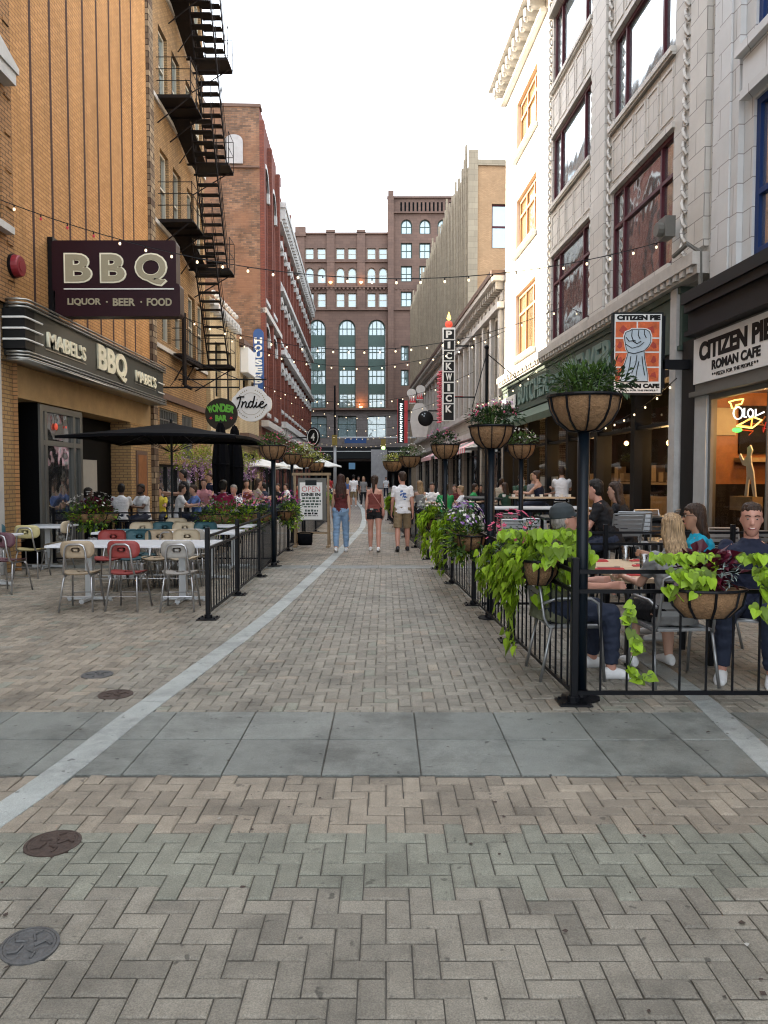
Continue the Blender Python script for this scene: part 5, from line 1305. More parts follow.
flower_post('basket post with dusky pink blooms beside the man in the white printed shirt', PX(445,13), 13, ('dark','pink','lilac'), n=380)
flower_post('basket post with pale flowers, fourth along the brewery side walkway edge', PX(410,20), 20, ('green','white'), r=.3, big=1.2, n=380)
flower_post('basket post with yellowish foliage last along the brewery side walkway edge', PX(393,26), 26, ('yellow','white'), r=.36, big=1.2, n=360)
flower_post('barbecue side basket post with small pink flowers at the end of the chair patio fence', PX(273.5,13.4), 13.4, ('green','pink'), n=380)
flower_post('barbecue side basket post behind the wooden menu easel', PX(292,18.3), 18.3, ('green','pink','white'), big=1.25, n=380)
flower_post('barbecue side basket post with tall shaggy yellow foliage beyond the menu easel', PX(304,21.5), 21.5, ('yellow','pink','white'), r=.28, big=1.8, n=620)
flower_post('barbecue side basket post last in its row beside the white traffic pole', PX(316,28), 28, ('yellow','white'), r=.33, big=1.6, n=400)
def planter(label, c, out, length, kinds, drop=.85, r=.17, show_bowl=True, n=230, sz=.085, width=None):
    """oblong coco planter hooked on a fence rail, c = rim centre; out = street side"""
    out = Vector(out).normalized(); rz = math.atan2(out.y, out.x) - math.pi/2
    t = thing('fence_planter', label, 'planter', (c[0],c[1],0), rz, group='planters hooked on the patio fences')
    z = c[2]; o = Vector((0,1,0)); sxx = length/2/r
    prof = [(.03,-.2),(r*.6,-.19),(r*.9,-.11),(r,0),(r*.95,0),(.01,-.02)]
    b = MB(); b.lathe(prof, (0,.10,z), 24, sx=sxx); bk = b.build('basket', 'coco', t, smooth=True)
    b = MB()
    for k in range(9):
        q = 2*math.pi*k/9+.15; b.tube([(p_[0]*1.03*sxx*math.cos(q), .10+p_[0]*1.04*math.sin(q), z+p_[1]) for p_ in prof[:4]], .009, 4)
    b.tube([(r*1.03*sxx*math.cos(2*math.pi*k/24), .10+r*1.03*math.sin(2*math.pi*k/24), z) for k in range(25)], .011, 5)
    for xx in (-.2,.2): b.box(xx-.02,xx+.02,-.09,-.07,z-.12,z+.02); b.box(xx-.02,xx+.02,-.09,.0,z+.02,z+.028)
    b.build('rib', 'black_metal', bk)
    w = width or length
    if 'lime' in kinds:
        b = MB(); vine(b, (0,.14,z+.03), o, w, drop, n, sz); vine(b, (0,.05,z+.08), o, w*.8, .1, n//3, sz, .1); b.build('vine', 'leaf_lime', t)
    if 'limeends' in kinds:
        for xo, ww, dd, nn in ((.17,.22,.20,60),(-.47,.42,.45,330)):
            b = MB(); vine(b, (xo,.1,z+.06), o, ww, dd, nn, sz); vine(b, (xo,.04,z+.13), o, .30, .08, n//3, sz, .1); b.build('vine', 'leaf_lime', t)
    if 'lime' in kinds:
        b = MB(); bush(b, (0,.12,z+.02), (w*.5,.16,.14), 150, .06); b.build('foliage', 'leaf_green', t)
    if 'limefront' in kinds:          # spills over the end that faces the camera
        e_ = Vector((-1,0,0))
        b = MB(); vine(b, (e_.x*length*.42,.05,z+.06), e_, .5, drop*.62, n//2, sz, .12); vine(b, (e_.x*length*.3,.0,z+.14), e_, .55, .12, n//4, sz, .1); b.build('vine', 'leaf_lime', t)
    if 'green' in kinds:
        b = MB(); bush(b, (0,.1,z+.1), (length*.5,.2,.16), 260, .05); b.build('foliage', 'leaf_green', t)
    if 'lush' in kinds:
        b = MB(); bush(b, (0,.16,z-.02), (length*.55,.24,.30), 520, .075, .6, up=.2); b.build('foliage', 'leaf_green', t)
        b = MB(); bush(b, (.05,.2,z-.12), (length*.5,.22,.28), 170, .085, .6, up=.1); b.build('trailing_leaves', 'leaf_lime', t)
    if 'dark' in kinds:
        b = MB(); bush(b, (0,.12,z-.05), (length*.45,.2,.3), 240, .05); b.build('foliage', 'leaf_dark', t)
    if 'maroon' in kinds:
        b = MB(); bush(b, (-.03,.05,z+.13), (max(.21,length*.38),.13,.13), 260, .10, .75, hollow=.1); b.build('coleus', 'leaf_maroon', t)
    if 'silver' in kinds:
        b = MB()
        for k in range(7):
            p = Vector((rnd.uniform(-.35,.35)*length, rnd.uniform(.0,.2), z+.02)); q = p + Vector((rnd.uniform(-.06,.06), rnd.uniform(0,.08), rnd.uniform(.12,.26)))
            for i in range(22):
                s_ = i/22; leaf(b, p.lerp(q, s_), rdir()+Vector((0,0,.3)), .05, .22)
        b.build('sage', 'leaf_silver', t)
    for k_, pm in (('pink','petal_pink'),('purple','petal_purple'),('white','petal_white'),('magenta','petal_magenta'),('lilac','petal_lilac')):
        if k_ in kinds: b = MB(); flowers(b, (0,.14,z+.14), (length*.46,.22,.26), 56, .05); b.build('flower', pm, t)
    return t
WEST = (-1,-.03,0)
planter('planter with red blooms and lime vines spilling onto the walkway by the near post', (LX(6.35)-.03,6.35,.93), WEST, 1.0, ('lime','limefront','dark','pink'), drop=.82, n=440, sz=.085, width=1.25)
planter('lime vine planter hooked against the near tall post', (LX(5.75)-.03,5.78,.97), WEST, .5, ('lime','limefront'), drop=.55, n=120, sz=.078, width=.5)
planter('coconut fibre planter with maroon coleus and trailing lime vines on the fence facing the camera', (2.20,5.16,.84), (0,-1,0), .52, ('limeends','maroon','silver'), drop=.72, n=190, sz=.07, width=1.0)
planter('planter with purple petunias and dusty miller, second along the brewery side walkway fence', (LX(8.9)-.03,8.9,.93), WEST, .9, ('lush','dark','silver','purple','white'), r=.19)
planter('planter of tall lime vine reaching the paving, third along the brewery side walkway fence', (LX(10.3)-.03,10.3,.93), WEST, 1.0, ('lime','green'), drop=.9, n=460, sz=.09, width=1.3)
planter('planter of leafy lime vine near the man in the khaki shorts', (LX(12.5)-.03,12.5,.93), WEST, 1.0, ('lime','green','white'), drop=.75, n=420, sz=.09, width=1.4)
planter('planter of yellow green leaves along the far brewery side fence', (LX(18.5)-.03,18.5,.95), WEST, 1.2, ('lime','green'), drop=.6, n=240, sz=.1)
planter('planter of yellow green leaves last along the brewery side fence', (LX(23)-.03,23,.95), WEST, 1.2, ('lime','green'), drop=.6, n=200, sz=.1)
planter('planter with maroon spikes and white blooms on the rail behind a cream chair', (PX(93,13.8),13.88,.95), (0,-1,0), 1.0, ('lush','maroon','white'), drop=.5)
planter('planter of greenery with lilac petunias on the rail behind the magenta shirt', (PX(224,13.8),13.88,.93), (0,-1,0), 1.0, ('lush','lilac'))
planter('planter with lilac and pink blooms at the corner of the chair patio', (PX(252,13.8),13.88,.95), (0,-1,0), .8, ('lush','lilac','pink'))
planter('planter with dark trailing leaves and magenta blooms in front of the easel', (-2.1,15.0,.95), (1,0,0), 1.3, ('lush','dark','magenta'))
planter('planter of dark leaves along the barbecue side fence behind the easel', (-2.07,19.5,.95), (1,0,0), 1.4, ('lush','dark','pink'))
planter('planter of yellowish leaves at the far barbecue side walkway edge', (-2.1,24.5,.95), (1,0,0), 1.4, ('lime','green','white'), drop=.4, n=160)
planter('planter of dark leaves on the rail beside the man in black at the high table', (1.78,9.0,.9), (0,1,0), .5, ('dark',))
# single trailing stem with lime leaves left of the coco planter
t = thing('trailing_vine', 'thin lime green vine trailing down the bars just past the near tall post', 'vine', (1.66,5.15,0))
b = MB(); P = [(.06,-.03,.75),(.02,-.05,.6),(.08,-.06,.45),(.03,-.06,.3),(.1,-.05,.2),(.2,-.05,.24)]; b.tube(P, .004, 4); b.build('stem', 'leaf_green', t); b = MB()
for i in range(34):
    k = rnd.randrange(len(P)-1); p = Vector(P[k]).lerp(Vector(P[k+1]), rnd.random()); heartleaf(b, p, Vector((rnd.uniform(-1,1),-.2,rnd.uniform(-.8,.2))), Vector((rnd.uniform(-.3,.3),-1,.6)), rnd.uniform(.04,.085))
b.build('leaves', 'leaf_lime', t)
# wisteria-like garland over the shopfronts past the barbecue building
t = thing('flower_garland', 'hanging garland of green leaves and lilac blossom over the shopfronts past the barbecue building', 'garland', (-6.1, 22, 0))
b = MB(); f_ = MB()
for k in range(26):
    y = -.9 + k*.55; bush(b, (rnd.uniform(0,.45),y,2.3+rnd.uniform(-.25,.3)), (.35,.42,.3), 110, .11)
    for j in range(8):
        p = Vector((rnd.uniform(.1,.6), y+rnd.uniform(-.25,.25), 2.2+rnd.uniform(-.4,.25)))
        for i in range(12): leaf(f_, p + Vector((rnd.gauss(0,.035*(1-i/14)), rnd.gauss(0,.035*(1-i/14)), -i*.03)), rdir(), .07, .8)
b.build('foliage', 'leaf_yellow', t); f_.build('blossom', 'petal_lilac', t)

# ------------------------------------------------------------------ string lights
bulbm = MB(); bulbm.ball((0,0,-.035), .032, 8, 6, sz=1.15); bulbm.v = bulbm.v
def strand(label, a, c, sag, n, mat_='bulb_glow', red=(), scale=1.0):
    a, c = Vector(a), Vector(c); t = thing('string_light', label, 'string lights', tuple(a), group='bulb strings across the street')
    def pt(q): return (c-a)*q - Vector((0,0,4*sag*q*(1-q)))
    b = MB(); b.tube([pt(k/28) for k in range(29)], .010*scale, 4); b.build('cable', 'black_metal', t)
    first = None
    for k in range(n):
        p = pt((k+.5)/n)
        m = MB(); m.ball((0,0,-.075*scale), .024*scale, 8, 6, sz=1.2)
        if first is None: first = m.build('bulb', mat_, t); o = first
        else: o = first.copy(); COL.objects.link(o); o.parent = t
        if k in red:
            o.data = first.data.copy(); o.data.materials[0] = MATS['bulb_red']
        o.location = p
    b = MB()
    for k in range(n):
        p = pt((k+.5)/n); b.tube([p, p - Vector((0,0,.05*scale))], .012*scale, 6)
    b.build('socket', 'black_metal', t)
a1 = at(2,200,12.3); e1 = at(668,240,13.3)
strand('first bulb string, sagging over the plum blade sign', (-6.3,12.3,a1.z), (e1.x,13.3,e1.z), .95, 27, red=(1,2,3), scale=.9)
strand('second bulb string crossing from the fire escape to the terracotta front', (-6.3,20.5,6.3), (4.7,20,6.15), 1.15, 26, scale=1.05)
strand('third bulb string crossing above the white building end', (-6.0,28,6.9), (4.3,27,6.9), 1.2, 22, scale=1.1)
strand('fourth bulb string farther down between the two brick sides', (-5.8,34,5.9), (3.9,33,6.3), 1.1, 20, scale=1.1)
strand('fifth bulb string crossing by the black and white vertical sign', (-6.1,41,6.2), (3.5,41,6.1), 1.2, 16, scale=1.0)
strand('sixth bulb string low over the far walkway', (-6.3,48,5.8), (3.1,48,5.8), 1.1, 16, scale=1.0)
strand('seventh bulb string near the far street end', (-6.7,56,5.4), (2.7,56,5.4), .8, 22, scale=1.0)
strand('last bulb string, low in front of the dark canopy', (-7,64,5.0), (2.3,64,5.2), .8, 22, scale=1.0)
strand('diagonal bulb string from the terracotta front toward the vertical sign', (4.9,18.5,5.6), (3.6,30,4.6), .5, 14, scale=1.1)
strand('short bulb string hung under the hanging pizza sign along brewery front', (4.95,12.7,3.3), (4.6,19,2.9), .35, 12, scale=.8)

# ------------------------------------------------------------------ umbrellas
def umbrella_open(label, x, y, z, w, m='canvas_black', rz=0.0, h=.34, n=4, group='patio umbrellas'):
    t = thing('patio_umbrella', label, 'umbrella', (x,y,0), rz, group=group)
    b = MB(); b.tube([(0,0,0),(0,0,z+h+.03)], .024, 8); b.ball((0,0,z+h+.05), .035, 8, 6); b.build('pole', 'frame_dark' if m=='canvas_black' else 'wood', t)
    b = MB(); b.lathe([(.28,0),(.28,.05),(.05,.09),(.03,.25)], n=14); b.build('base_weight', 'black_metal', t)
    rim = []
    for i in range(n):
        q0, q1 = 2*math.pi*(i+.5)/n, 2*math.pi*(i+1.5)/n
        A_, B_ = Vector((math.cos(q0),math.sin(q0),0))*w/2*(1.414 if n == 4 else 1), Vector((math.cos(q1),math.sin(q1),0))*w/2*(1.414 if n == 4 else 1)
        for k in range(4): rim.append(A_.lerp(B_, k/4) + Vector((0,0,z + .05*math.sin(math.pi*k/4))))
    ap = Vector((0,0,z+h)); b = MB(); N = len(rim); vs = [tuple(ap)] + [tuple(ap.lerp(r, .5)+Vector((0,0,-.02))) for r in rim] + [tuple(r) for r in rim] + [tuple(r-Vector((0,0,.05))) for r in rim]
    fs = [(0,1+k,1+(k+1)%N) for k in range(N)] + [(1+k,1+N+k,1+N+(k+1)%N,1+(k+1)%N) for k in range(N)] + [(1+N+k,1+2*N+k,1+2*N+(k+1)%N,1+N+(k+1)%N) for k in range(N)]
    b._add(vs, fs); b.build('canopy', m, t)
    b = MB()
    for k in range(0, N, 2): b.tube([ap-Vector((0,0,.05)), rim[k]-Vector((0,0,.02))], .010, 4); b.tube([Vector((0,0,z-.25)), ap.lerp(rim[k],.5)-Vector((0,0,.04))], .008, 4)
    b.build('rib', 'black_metal', t)
    return t
def umbrella_closed(label, x, y, z0, z1, r=.19):
    t = thing('patio_umbrella', label, 'umbrella', (x,y,0), group='patio umbrellas')
    b = MB(); b.tube([(0,0,0),(0,0,z1+.05)], .024, 8); b.build('pole', 'frame_dark', t)
    b = MB(); n = 24; vs = []; fs = []; prof = [(.05,z1),(.09,z1-.1),(r*.8,z1-.55),(r,z1-1.0),(r*.9,z0+.35),(r*.75,z0+.12),(r*.45,z0),(.02,z0+.02)]
    for (rr, zz) in prof:
        for k in range(n): q = 2*math.pi*k/n; m_ = rr*(1+.22*(k%3==0)-.1*(k%3==1)); vs.append((m_*math.cos(q), m_*math.sin(q), zz+.02*(k%2)))
    for i in range(len(prof)-1):
        for k in range(n): fs.append((i*n+k, i*n+(k+1)%n, (i+1)*n+(k+1)%n, (i+1)*n+k))
    b._add(vs, fs); b.build('canopy', 'canvas_black', t)
    b = MB(); b.tube([(r*1.1*math.cos(2*math.pi*k/16), r*1.1*math.sin(2*math.pi*k/16), z1-1.05) for k in range(17)], .02, 5); b.build('strap', 'canvas_black', t)
umbrella_open('wide open black umbrella over the diners below the BBQ sign', PX(172,14.9), 14.9, at(172,439,14.9).z-.02, 3.25)
umbrella_closed('furled black umbrella, the one in front of the olive round sign', PX(221,19), 19, 1.0, 3.0)
umbrella_closed('furled black umbrella, the one beside the barbecue side basket post', PX(235,19.5), 19.5, 1.0, 2.95)
umbrella_open('white round umbrella beyond the two furled black umbrellas', PX(262,33), 33, 2.1, 2.6, 'canvas_white', n=8, h=.35)
umbrella_open('small white umbrella far down the barbecue side patios near the traffic pole', PX(322,46), 46, 2.3, 2.6, 'canvas_white', n=8, h=.5)
umbrella_open('white umbrella deep in the barbecue side patios behind the basket posts', PX(284,40), 40, 2.1, 2.4, 'canvas_white', n=8, h=.4)
umbrella_open('pale umbrella peeking over the far barbecue side planters', PX(300,52), 52, 2.3, 2.4, 'canvas_white', n=8, h=.4)

# ------------------------------------------------------------------ tables and chairs
def pedestal(b, x, y, z=.72):
    b.box(x-.045,x+.045,y-.045,y+.045,.05,z)
    for (dx, dy) in ((.28,.02),(.02,.28)): b.box(x-dx-.01,x+dx+.01,y-dy-.01,y+dy+.01,.02 if dx > .1 else .015,.055 if dx > .1 else .05)
    for (dx, dy) in ((.27,0),(-.27,0),(0,.27),(0,-.27)): b.tube([(x+dx,y+dy,0),(x+dx,y+dy,.02)], .022, 6)
def white_table(label, x0, x1, y0, y1, z=.76):
    xc, yc = (x0+x1)/2, (y0+y1)/2
    t = thing('cafe_table', label, 'table', (xc,yc,0), group='pale tables of the barbecue side patio')
    w, d = (x1-x0)/2, (y1-y0)/2
    b = MB(); b.bbox(-w,w,-d,d,z-.03,z,.008); b.build('tabletop', 'table_white', t)
    for sx_ in ((-.62,.58) if w > .7 else (0,)):
        b = MB(); pedestal(b, sx_*w, 0, z-.032); b.box(sx_*w-.2,sx_*w+.2,-.2,.2,z-.045,z-.031); b.build('pedestal', 'pale_metal', t)
    return t
white_table('long pale front table with the red and cream school chairs', -4.25, -2.22, 9.15, 10.05)
white_table('second pale table row behind the front one with teal chair backs', -4.55, -2.3, 11.35, 12.05)
white_table('third pale table row close to the back rail', -4.2, -2.35, 12.95, 13.5)
white_table('pale table at the far left with the cream chair in front', -6.0, -5.3+.0, 12.5, 13.4) if False else white_table('pale table in front of the black doorway', -7.0+.6, -5.62+.0, 12.75, 13.5)
white_table('pale table cut by the left edge of the photo', -7.0, -5.55, 10.6, 11.3)
def school_chair():
    t = thing('school_chair', 'x', 'chair', group='school style chairs of the barbecue side patio')
    def plate(cx, cy, w, d, z, curve=0.0, th=.014, vertical=False):
        P = mround(-w/2, w/2, -d/2, d/2, min(w,d)*.38, 4); b = MB(); n = len(P)
        def mp(a, c, k):
            if vertical: return (cx+a, cy - .06*(a/(w/2))**2*-1 + k, z+c)
            return (cx+a, cy+c, z + k + .018*(abs(a)/(w/2))**2 + curve*(c/(d/2))**2*(1 if c > 0 else .4))
        # subdivided fan
        vs = []; fs = []; R_ = 4
        for side in (0, th):
            for r_ in range(1, R_+1):
                vs += [mp(a*r_/R_, c*r_/R_, side) for a, c in P]
            vs.append(mp(0, 0, side))
        m = R_*n + 1
        for s_ in (0, 1):
            o_ = s_*m
            for r_ in range(R_-1):
                for k in range(n): fs.append((o_+r_*n+k, o_+r_*n+(k+1)%n, o_+(r_+1)*n+(k+1)%n, o_+(r_+1)*n+k))
            for k in range(n): fs.append((o_+m-1, o_+k, o_+(k+1)%n))
        for k in range(n): fs.append(((R_-1)*n+k, (R_-1)*n+(k+1)%n, m+(R_-1)*n+(k+1)%n, m+(R_-1)*n+k))
        b._add(vs, fs); return b
    plate(0, .0, .42, .40, .445, curve=-.015).build('seat', 'seat_cream', t, smooth=True)
    plate(0, -.20, .40, .21, .745, vertical=True).build('backrest', 'seat_cream', t, smooth=True)
    b = MB(); b.tube([(-.155,.16,.43),(-.155,-.12,.43),(-.15,-.19,.46),(-.13,-.215,.62),(-.12,-.222,.74),(-.10,-.225,.79),(-.06,-.227,.81),(.06,-.227,.81),(.10,-.225,.79),(.12,-.222,.74),(.13,-.215,.62),(.15,-.19,.46),(.155,-.12,.43),(.155,.16,.43)], .0125, 7); b.build('back_frame', 'chair_steel', t, smooth=True)
    for sx_ in (-1, 1):
        for sy_ in (-1, 1):
            b = MB(); b.tube([(sx_*.15, sy_*.12-.01, .43),(sx_*.165, sy_*.15, .38),(sx_*.20, sy_*.225, .0)], .012, 7); b.build('leg', 'chair_steel', t, smooth=True)
    b = MB()
    for sy_ in (-1, 1): b.tube([(-.183, sy_*.188, .18),(.183, sy_*.188, .18)], .007, 5)
    b.build('stretcher', 'chair_steel', t)
    return t
sc = school_chair(); first = True
def chair(px, Y, face, col, label, proto=None, recol=('seat','backrest')):
    global first
    x = PX(px, Y)
    if first: sc.location = (x,Y,0); sc.rotation_euler = (0,0,R(face)); sc['label'] = label; first = False; o = sc; 
    else: o = dup(sc, (x,Y,0), R(face), label)
    for ch in bpy.data.objects:
        pass
    return o
CH = [ (80,8.98,3,'seat_tan','tan school chair at the doorway end of the front pale table'),
 (127,9.0,-4,'seat_red','brick red school chair with its back to the camera'),
 (179,8.98,5,'seat_grey','greyish cream school chair beside the near black fence post'),
 (30,11.9,0,'seat_yellow','pale yellow school chair by the doorway table'),
 (56,12.9,95,'seat_cream','cream school chair turned sideways at the end of the doorway table'),
 (7,10.35,-10,'seat_plum','plum coloured school chair by the left photo edge'),
 (108,10.55,182,'seat_red','red school chair across the front table, mostly hidden under its top'),
 (133,10.6,175,'seat_teal','dark teal school chair across the front table near its middle'),
 (156,10.6,184,'seat_tan','tan school chair facing camera across the front table'),
 (183,10.62,180,'seat_cream','cream school chair across the front table next to the fence'),
 (128,11.05,3,'seat_teal','teal school chair at the doorway end of the second table'),
 (151,11.1,-6,'seat_teal','lighter placed teal school chair beside the tan one at the second table'),
 (171,11.0,4,'seat_tan','tan school chair on the near side of the second table'),
 (193,11.1,0,'seat_grey','greyish school chair at the fence end of the second table'),
 (138,12.45,180,'seat_cream','cream school chair behind the second table at its doorway end'),
 (160,12.55,176,'seat_teal','dark teal school chair behind the second table'),
 (182,12.5,184,'seat_cream','cream school chair behind the second table, beyond the teal one'),
 (203,12.5,180,'seat_teal','teal school chair behind the second table close to the fence'),
 (174,13.75,182,'seat_cream','cream school chair tucked against the back rail'),
 (214,13.7,178,'seat_teal','teal school chair by the back rail below the magenta shirt'),
 (14,13.72,180,'seat_grey','greyish chair behind the doorway table'),
 (-6,12.3,10,'seat_teal','teal school chair cut by the left photo edge') ]
for (px, Y, fc, col, lab) in CH: 
    o = chair(px, Y, fc, col, lab)
    for ch in bpy.data.objects[-14:]: pass
_kc.clear(); kids_now = {}
for o in bpy.data.objects:
    if o.parent: kids_now.setdefault(o.parent.name, []).append(o)
for o in [o for o in bpy.data.objects if o.name.startswith('school_chair')]:
    col = next(c[3] for c in CH if c[4] == o['label'])
    for ch in kids_now.get(o.name, []):
        if ch.name.split('.')[0] in ('seat','backrest'): ch.material_slots[0].link = 'OBJECT'; ch.material_slots[0].material = MATS[col]
def slat_chair(seat=.45, back=.42, group=None, loc=(0,0,0), rz=0, label='x', m='alu', w=.44):
    t = thing('slat_chair', label, 'chair', loc, rz, group)
    b = MB()
    for k in range(6): b.bbox(-w/2+.02,w/2-.02,-.2+k*.07,-.145+k*.07,seat-.012,seat,.003)
    b.build('seat', m, t)
    b = MB()
    for k in range(5): z = seat+.12+k*(back-.12)/5; b.obox((0,-.225-.02*k,z+.03),(w-.04,.012,.045))
    b.build('backrest', m, t)
    b = MB()
    for sx_ in (-1,1): b.tube([(sx_*(w/2-.01),.2,seat-.02),(sx_*(w/2-.01),-.2,seat-.02),(sx_*(w/2-.01),-.215,seat+.05),(sx_*(w/2-.01),-.32,seat+back+.02)], .012, 6)
    b.tube([(-w/2+.01,-.32,seat+back+.02),(w/2-.01,-.32,seat+back+.02)], .012, 6); b.build('back_frame', m, t)
    for sx_ in (-1,1):
        for sy_ in (-1,1):
            b = MB(); b.tube([(sx_*(w/2-.01), sy_*.2, seat-.02),(sx_*(w/2+.01), sy_*.235, 0)], .012, 6); b.build('leg', m, t)
    if seat > .6:
        b = MB(); 
        for sy_ in (-1,1): b.tube([(-w/2,sy_*.225,.28),(w/2,sy_*.225,.28)], .01, 5)
        b.build('footrest', m, t)
    return t
sp = slat_chair(.45,.42,'slatted aluminium chairs on the brewery side patios',(PX(517,12.2),12.2,0),R(178),'slatted aluminium chair in front of the long pale bar table at its walkway end')
sb = slat_chair(.72,.40,'slatted aluminium chairs on the brewery side patios',(PX(618,9.75),9.75,0),R(10),'tall slatted aluminium chair just behind the man in black')
for (pr, px, Y, rz, lab) in ((sp,536,12.6,170,'slatted aluminium chair in front of the long pale bar table, second from the walkway'),(sp,556,12.9,184,'slatted aluminium chair beside the cap wearing man\'s shoulder'),
    (sb,634,10.2,-15,'tall slatted aluminium chair, middle one of the empty high chairs'),(sb,655,10.8,60,'tall slatted aluminium chair angled away under the high table'),(sb,662,10.4,200,'tall slatted aluminium chair next to the stone pilaster'),
    (sp,505,15,5,'low slatted chair beside the inner basket post'),(sp,752,9.7,120,'slatted aluminium chair behind the laughing man in navy'),(sp,735,10.2,180,'slatted aluminium chair by the cafe window')):
    dup(pr, (PX(px,Y),Y,0), R(rz), lab)
def arm_chair(label, loc, rz):
    t = thing('tube_armchair', label, 'chair', loc, rz, 'aluminium tube armchairs at the wooden tables')
    b = MB(); b.bbox(-.21,.21,-.2,.2,.425,.445,.006)
    for k in range(8): b.box(-.2,.2,-.19+k*.05,-.185+k*.05,.445,.448)
    b.build('seat', 'alu', t)
    b = MB()
    for k in range(5): b.bbox(-.2,.2,-.245-.008*k,-.235-.008*k,.55+k*.06,.59+k*.06,.003)
    b.build('backrest', 'alu', t)
    b = MB(); b.tube([(-.23,.2,.43),(-.23,-.2,.43),(-.22,-.235,.5),(-.2,-.28,.84),(-.15,-.29,.86),(.15,-.29,.86),(.2,-.28,.84),(.22,-.235,.5),(.23,-.2,.43),(.23,.2,.43)], .0125, 7); b.build('back_frame', 'alu', t, smooth=True)
    for s_ in (-1,1):
        b = MB(); b.tube([(s_*.25,.24,.0),(s_*.255,.2,.45),(s_*.262,.18,.62),(s_*.262,.12,.66),(s_*.255,-.15,.66),(s_*.24,-.25,.62)], .013, 7); b.build('arm_leg', 'alu', t, smooth=True)
        b = MB(); b.tube([(s_*.23,-.18,.43),(s_*.25,-.27,.0)], .013, 7); b.build('leg', 'alu', t, smooth=True)
    return t
ARMC = [('tube armchair holding the man in the cap, just behind the near post', (1.47,6.0,0), -88), ('tube armchair of the blonde woman behind the coconut planter', (2.27,5.83,0), 4), ('tube armchair of the woman in turquoise', (3.15,7.2,0), 75), ('tube armchair of the laughing man in navy', (3.08,6.15,0), 152)]
def bar_table(label, x0, x1, y0, y1, z, m='table_white'):
    xc, yc = (x0+x1)/2, (y0+y1)/2; t = thing('bar_table', label, 'table', (xc,yc,0), group='high tables of the brewery side patios'); w, d = (x1-x0)/2, (y1-y0)/2
    b = MB(); b.bbox(-w,w,-d,d,z-.035,z,.006); b.build('tabletop', m, t)
    for sx_ in (-1,1):
        for sy_ in (-1,1): b = MB(); b.box(sx_*(w-.1)-.02,sx_*(w-.1)+.02,sy_*(d-.08)-.02,sy_*(d-.08)+.02,0,z-.036); b.build('leg', 'black_metal', t)
    b = MB(); b.box(-w+.1,w-.1,-.015,.015,z-.1,z-.06); b.build('apron', 'black_metal', t)
    return t
bar_table('long white high table behind the cap wearing man', 1.95, 3.7, 13.3, 14.0, 1.07)
bar_table('long high counter with small white cups in front of the brewery', 2.9, 4.35, 17.0, 17.5, 1.16, 'table_wood')
bar_table('dark high table where the man in black leans', 2.1, 2.85, 9.75, 10.5, 1.08, 'frame_dark')
bar_table('dark high table by the stone pilaster with empty chairs around', 3.55, 4.3, 10.3, 11.0, 1.05, 'frame_dark')
bar_table('long dark high table farther along the brewery front', 2.2, 3.0, 19, 21.5, 1.08, 'frame_dark')
for i in range(9):
    px = 504+i*9.4; t = thing('votive_cup', 'small white cup number-tagged row on the long high counter, %s from the walkway' % ['first','second','third','fourth','fifth','sixth','seventh','eighth','ninth'][i], 'cup', (PX(px,17.2),17.2+rnd.uniform(-.1,.1),1.16), group='small white cups along the high counter')
    t['label'] = 'small white cup on the long high counter, %s counted from the walkway side' % ['first','second','third','fourth','fifth','sixth','seventh','eighth','ninth'][i]
    b = MB(); b.lathe([(.001,0),(.035,0),(.045,.06),(.04,.06),(.03,.01),(.001,.01)], n=10); b.build('cup', 'sign_white', t)
def wood_table(label, x0, x1, y0, y1, z=.755):
    xc, yc = (x0+x1)/2, (y0+y1)/2; t = thing('wooden_table', label, 'table', (xc,yc,0), group='light wood tables of the near brewery side patio'); w, d = (x1-x0)/2, (y1-y0)/2
    b = MB(); b.bbox(-w,w,-d,d,z-.04,z,.005); b.build('tabletop', 'table_wood', t)
    for sx_ in (-1,1): 
        for sy_ in (-1,1): b = MB(); b.box(sx_*(w-.08)-.02,sx_*(w-.08)+.02,sy_*(d-.06)-.02,sy_*(d-.06)+.02,0,z-.041); b.build('leg', 'black_metal', t)
    return t
wood_table('light wood table next to the front fence with a clear tumbler on it', 1.98, 2.85, 6.2, 6.92)
wood_table('light wood table pushed against the far side of the first one', 1.88, 2.8, 6.95, 7.7)
def napkin(label, x, y, rz):
    t = thing('red_napkin', label, 'napkin', (x,y,.757), R(rz), group='folded red napkins on the wooden tables')
    b = MB(); b.bbox(-.14,.14,-.035,.035,0,.012,.004); b.bbox(-.10,.13,-.028,.022,.0125,.02,.003); b.build('cloth', 'napkin_red', t)
    b = MB(); b.tube([(-.12,0,.024),(.05,.005,.024)], .004, 4); b.tube([(.05,.005,.024),(.10,.008,.024)], .010, 4); b.build('fork', 'steel', t)
napkin('red napkin at the near edge of the front wooden table', 2.18, 6.4, 8); napkin('red napkin under the forearm of the cap wearing man', 2.05, 6.78, -5); napkin('red napkin at the far side of the rear wooden table', 2.1, 7.45, 5)
napkin('red napkin behind the tumbler on the wooden tables', 2.5, 7.05, -8); napkin('red napkin by the blonde woman\'s side of the table', 2.62, 6.75, 10); napkin('red napkin at the rear cafe side corner of the wooden tables', 2.62, 7.5, 3)
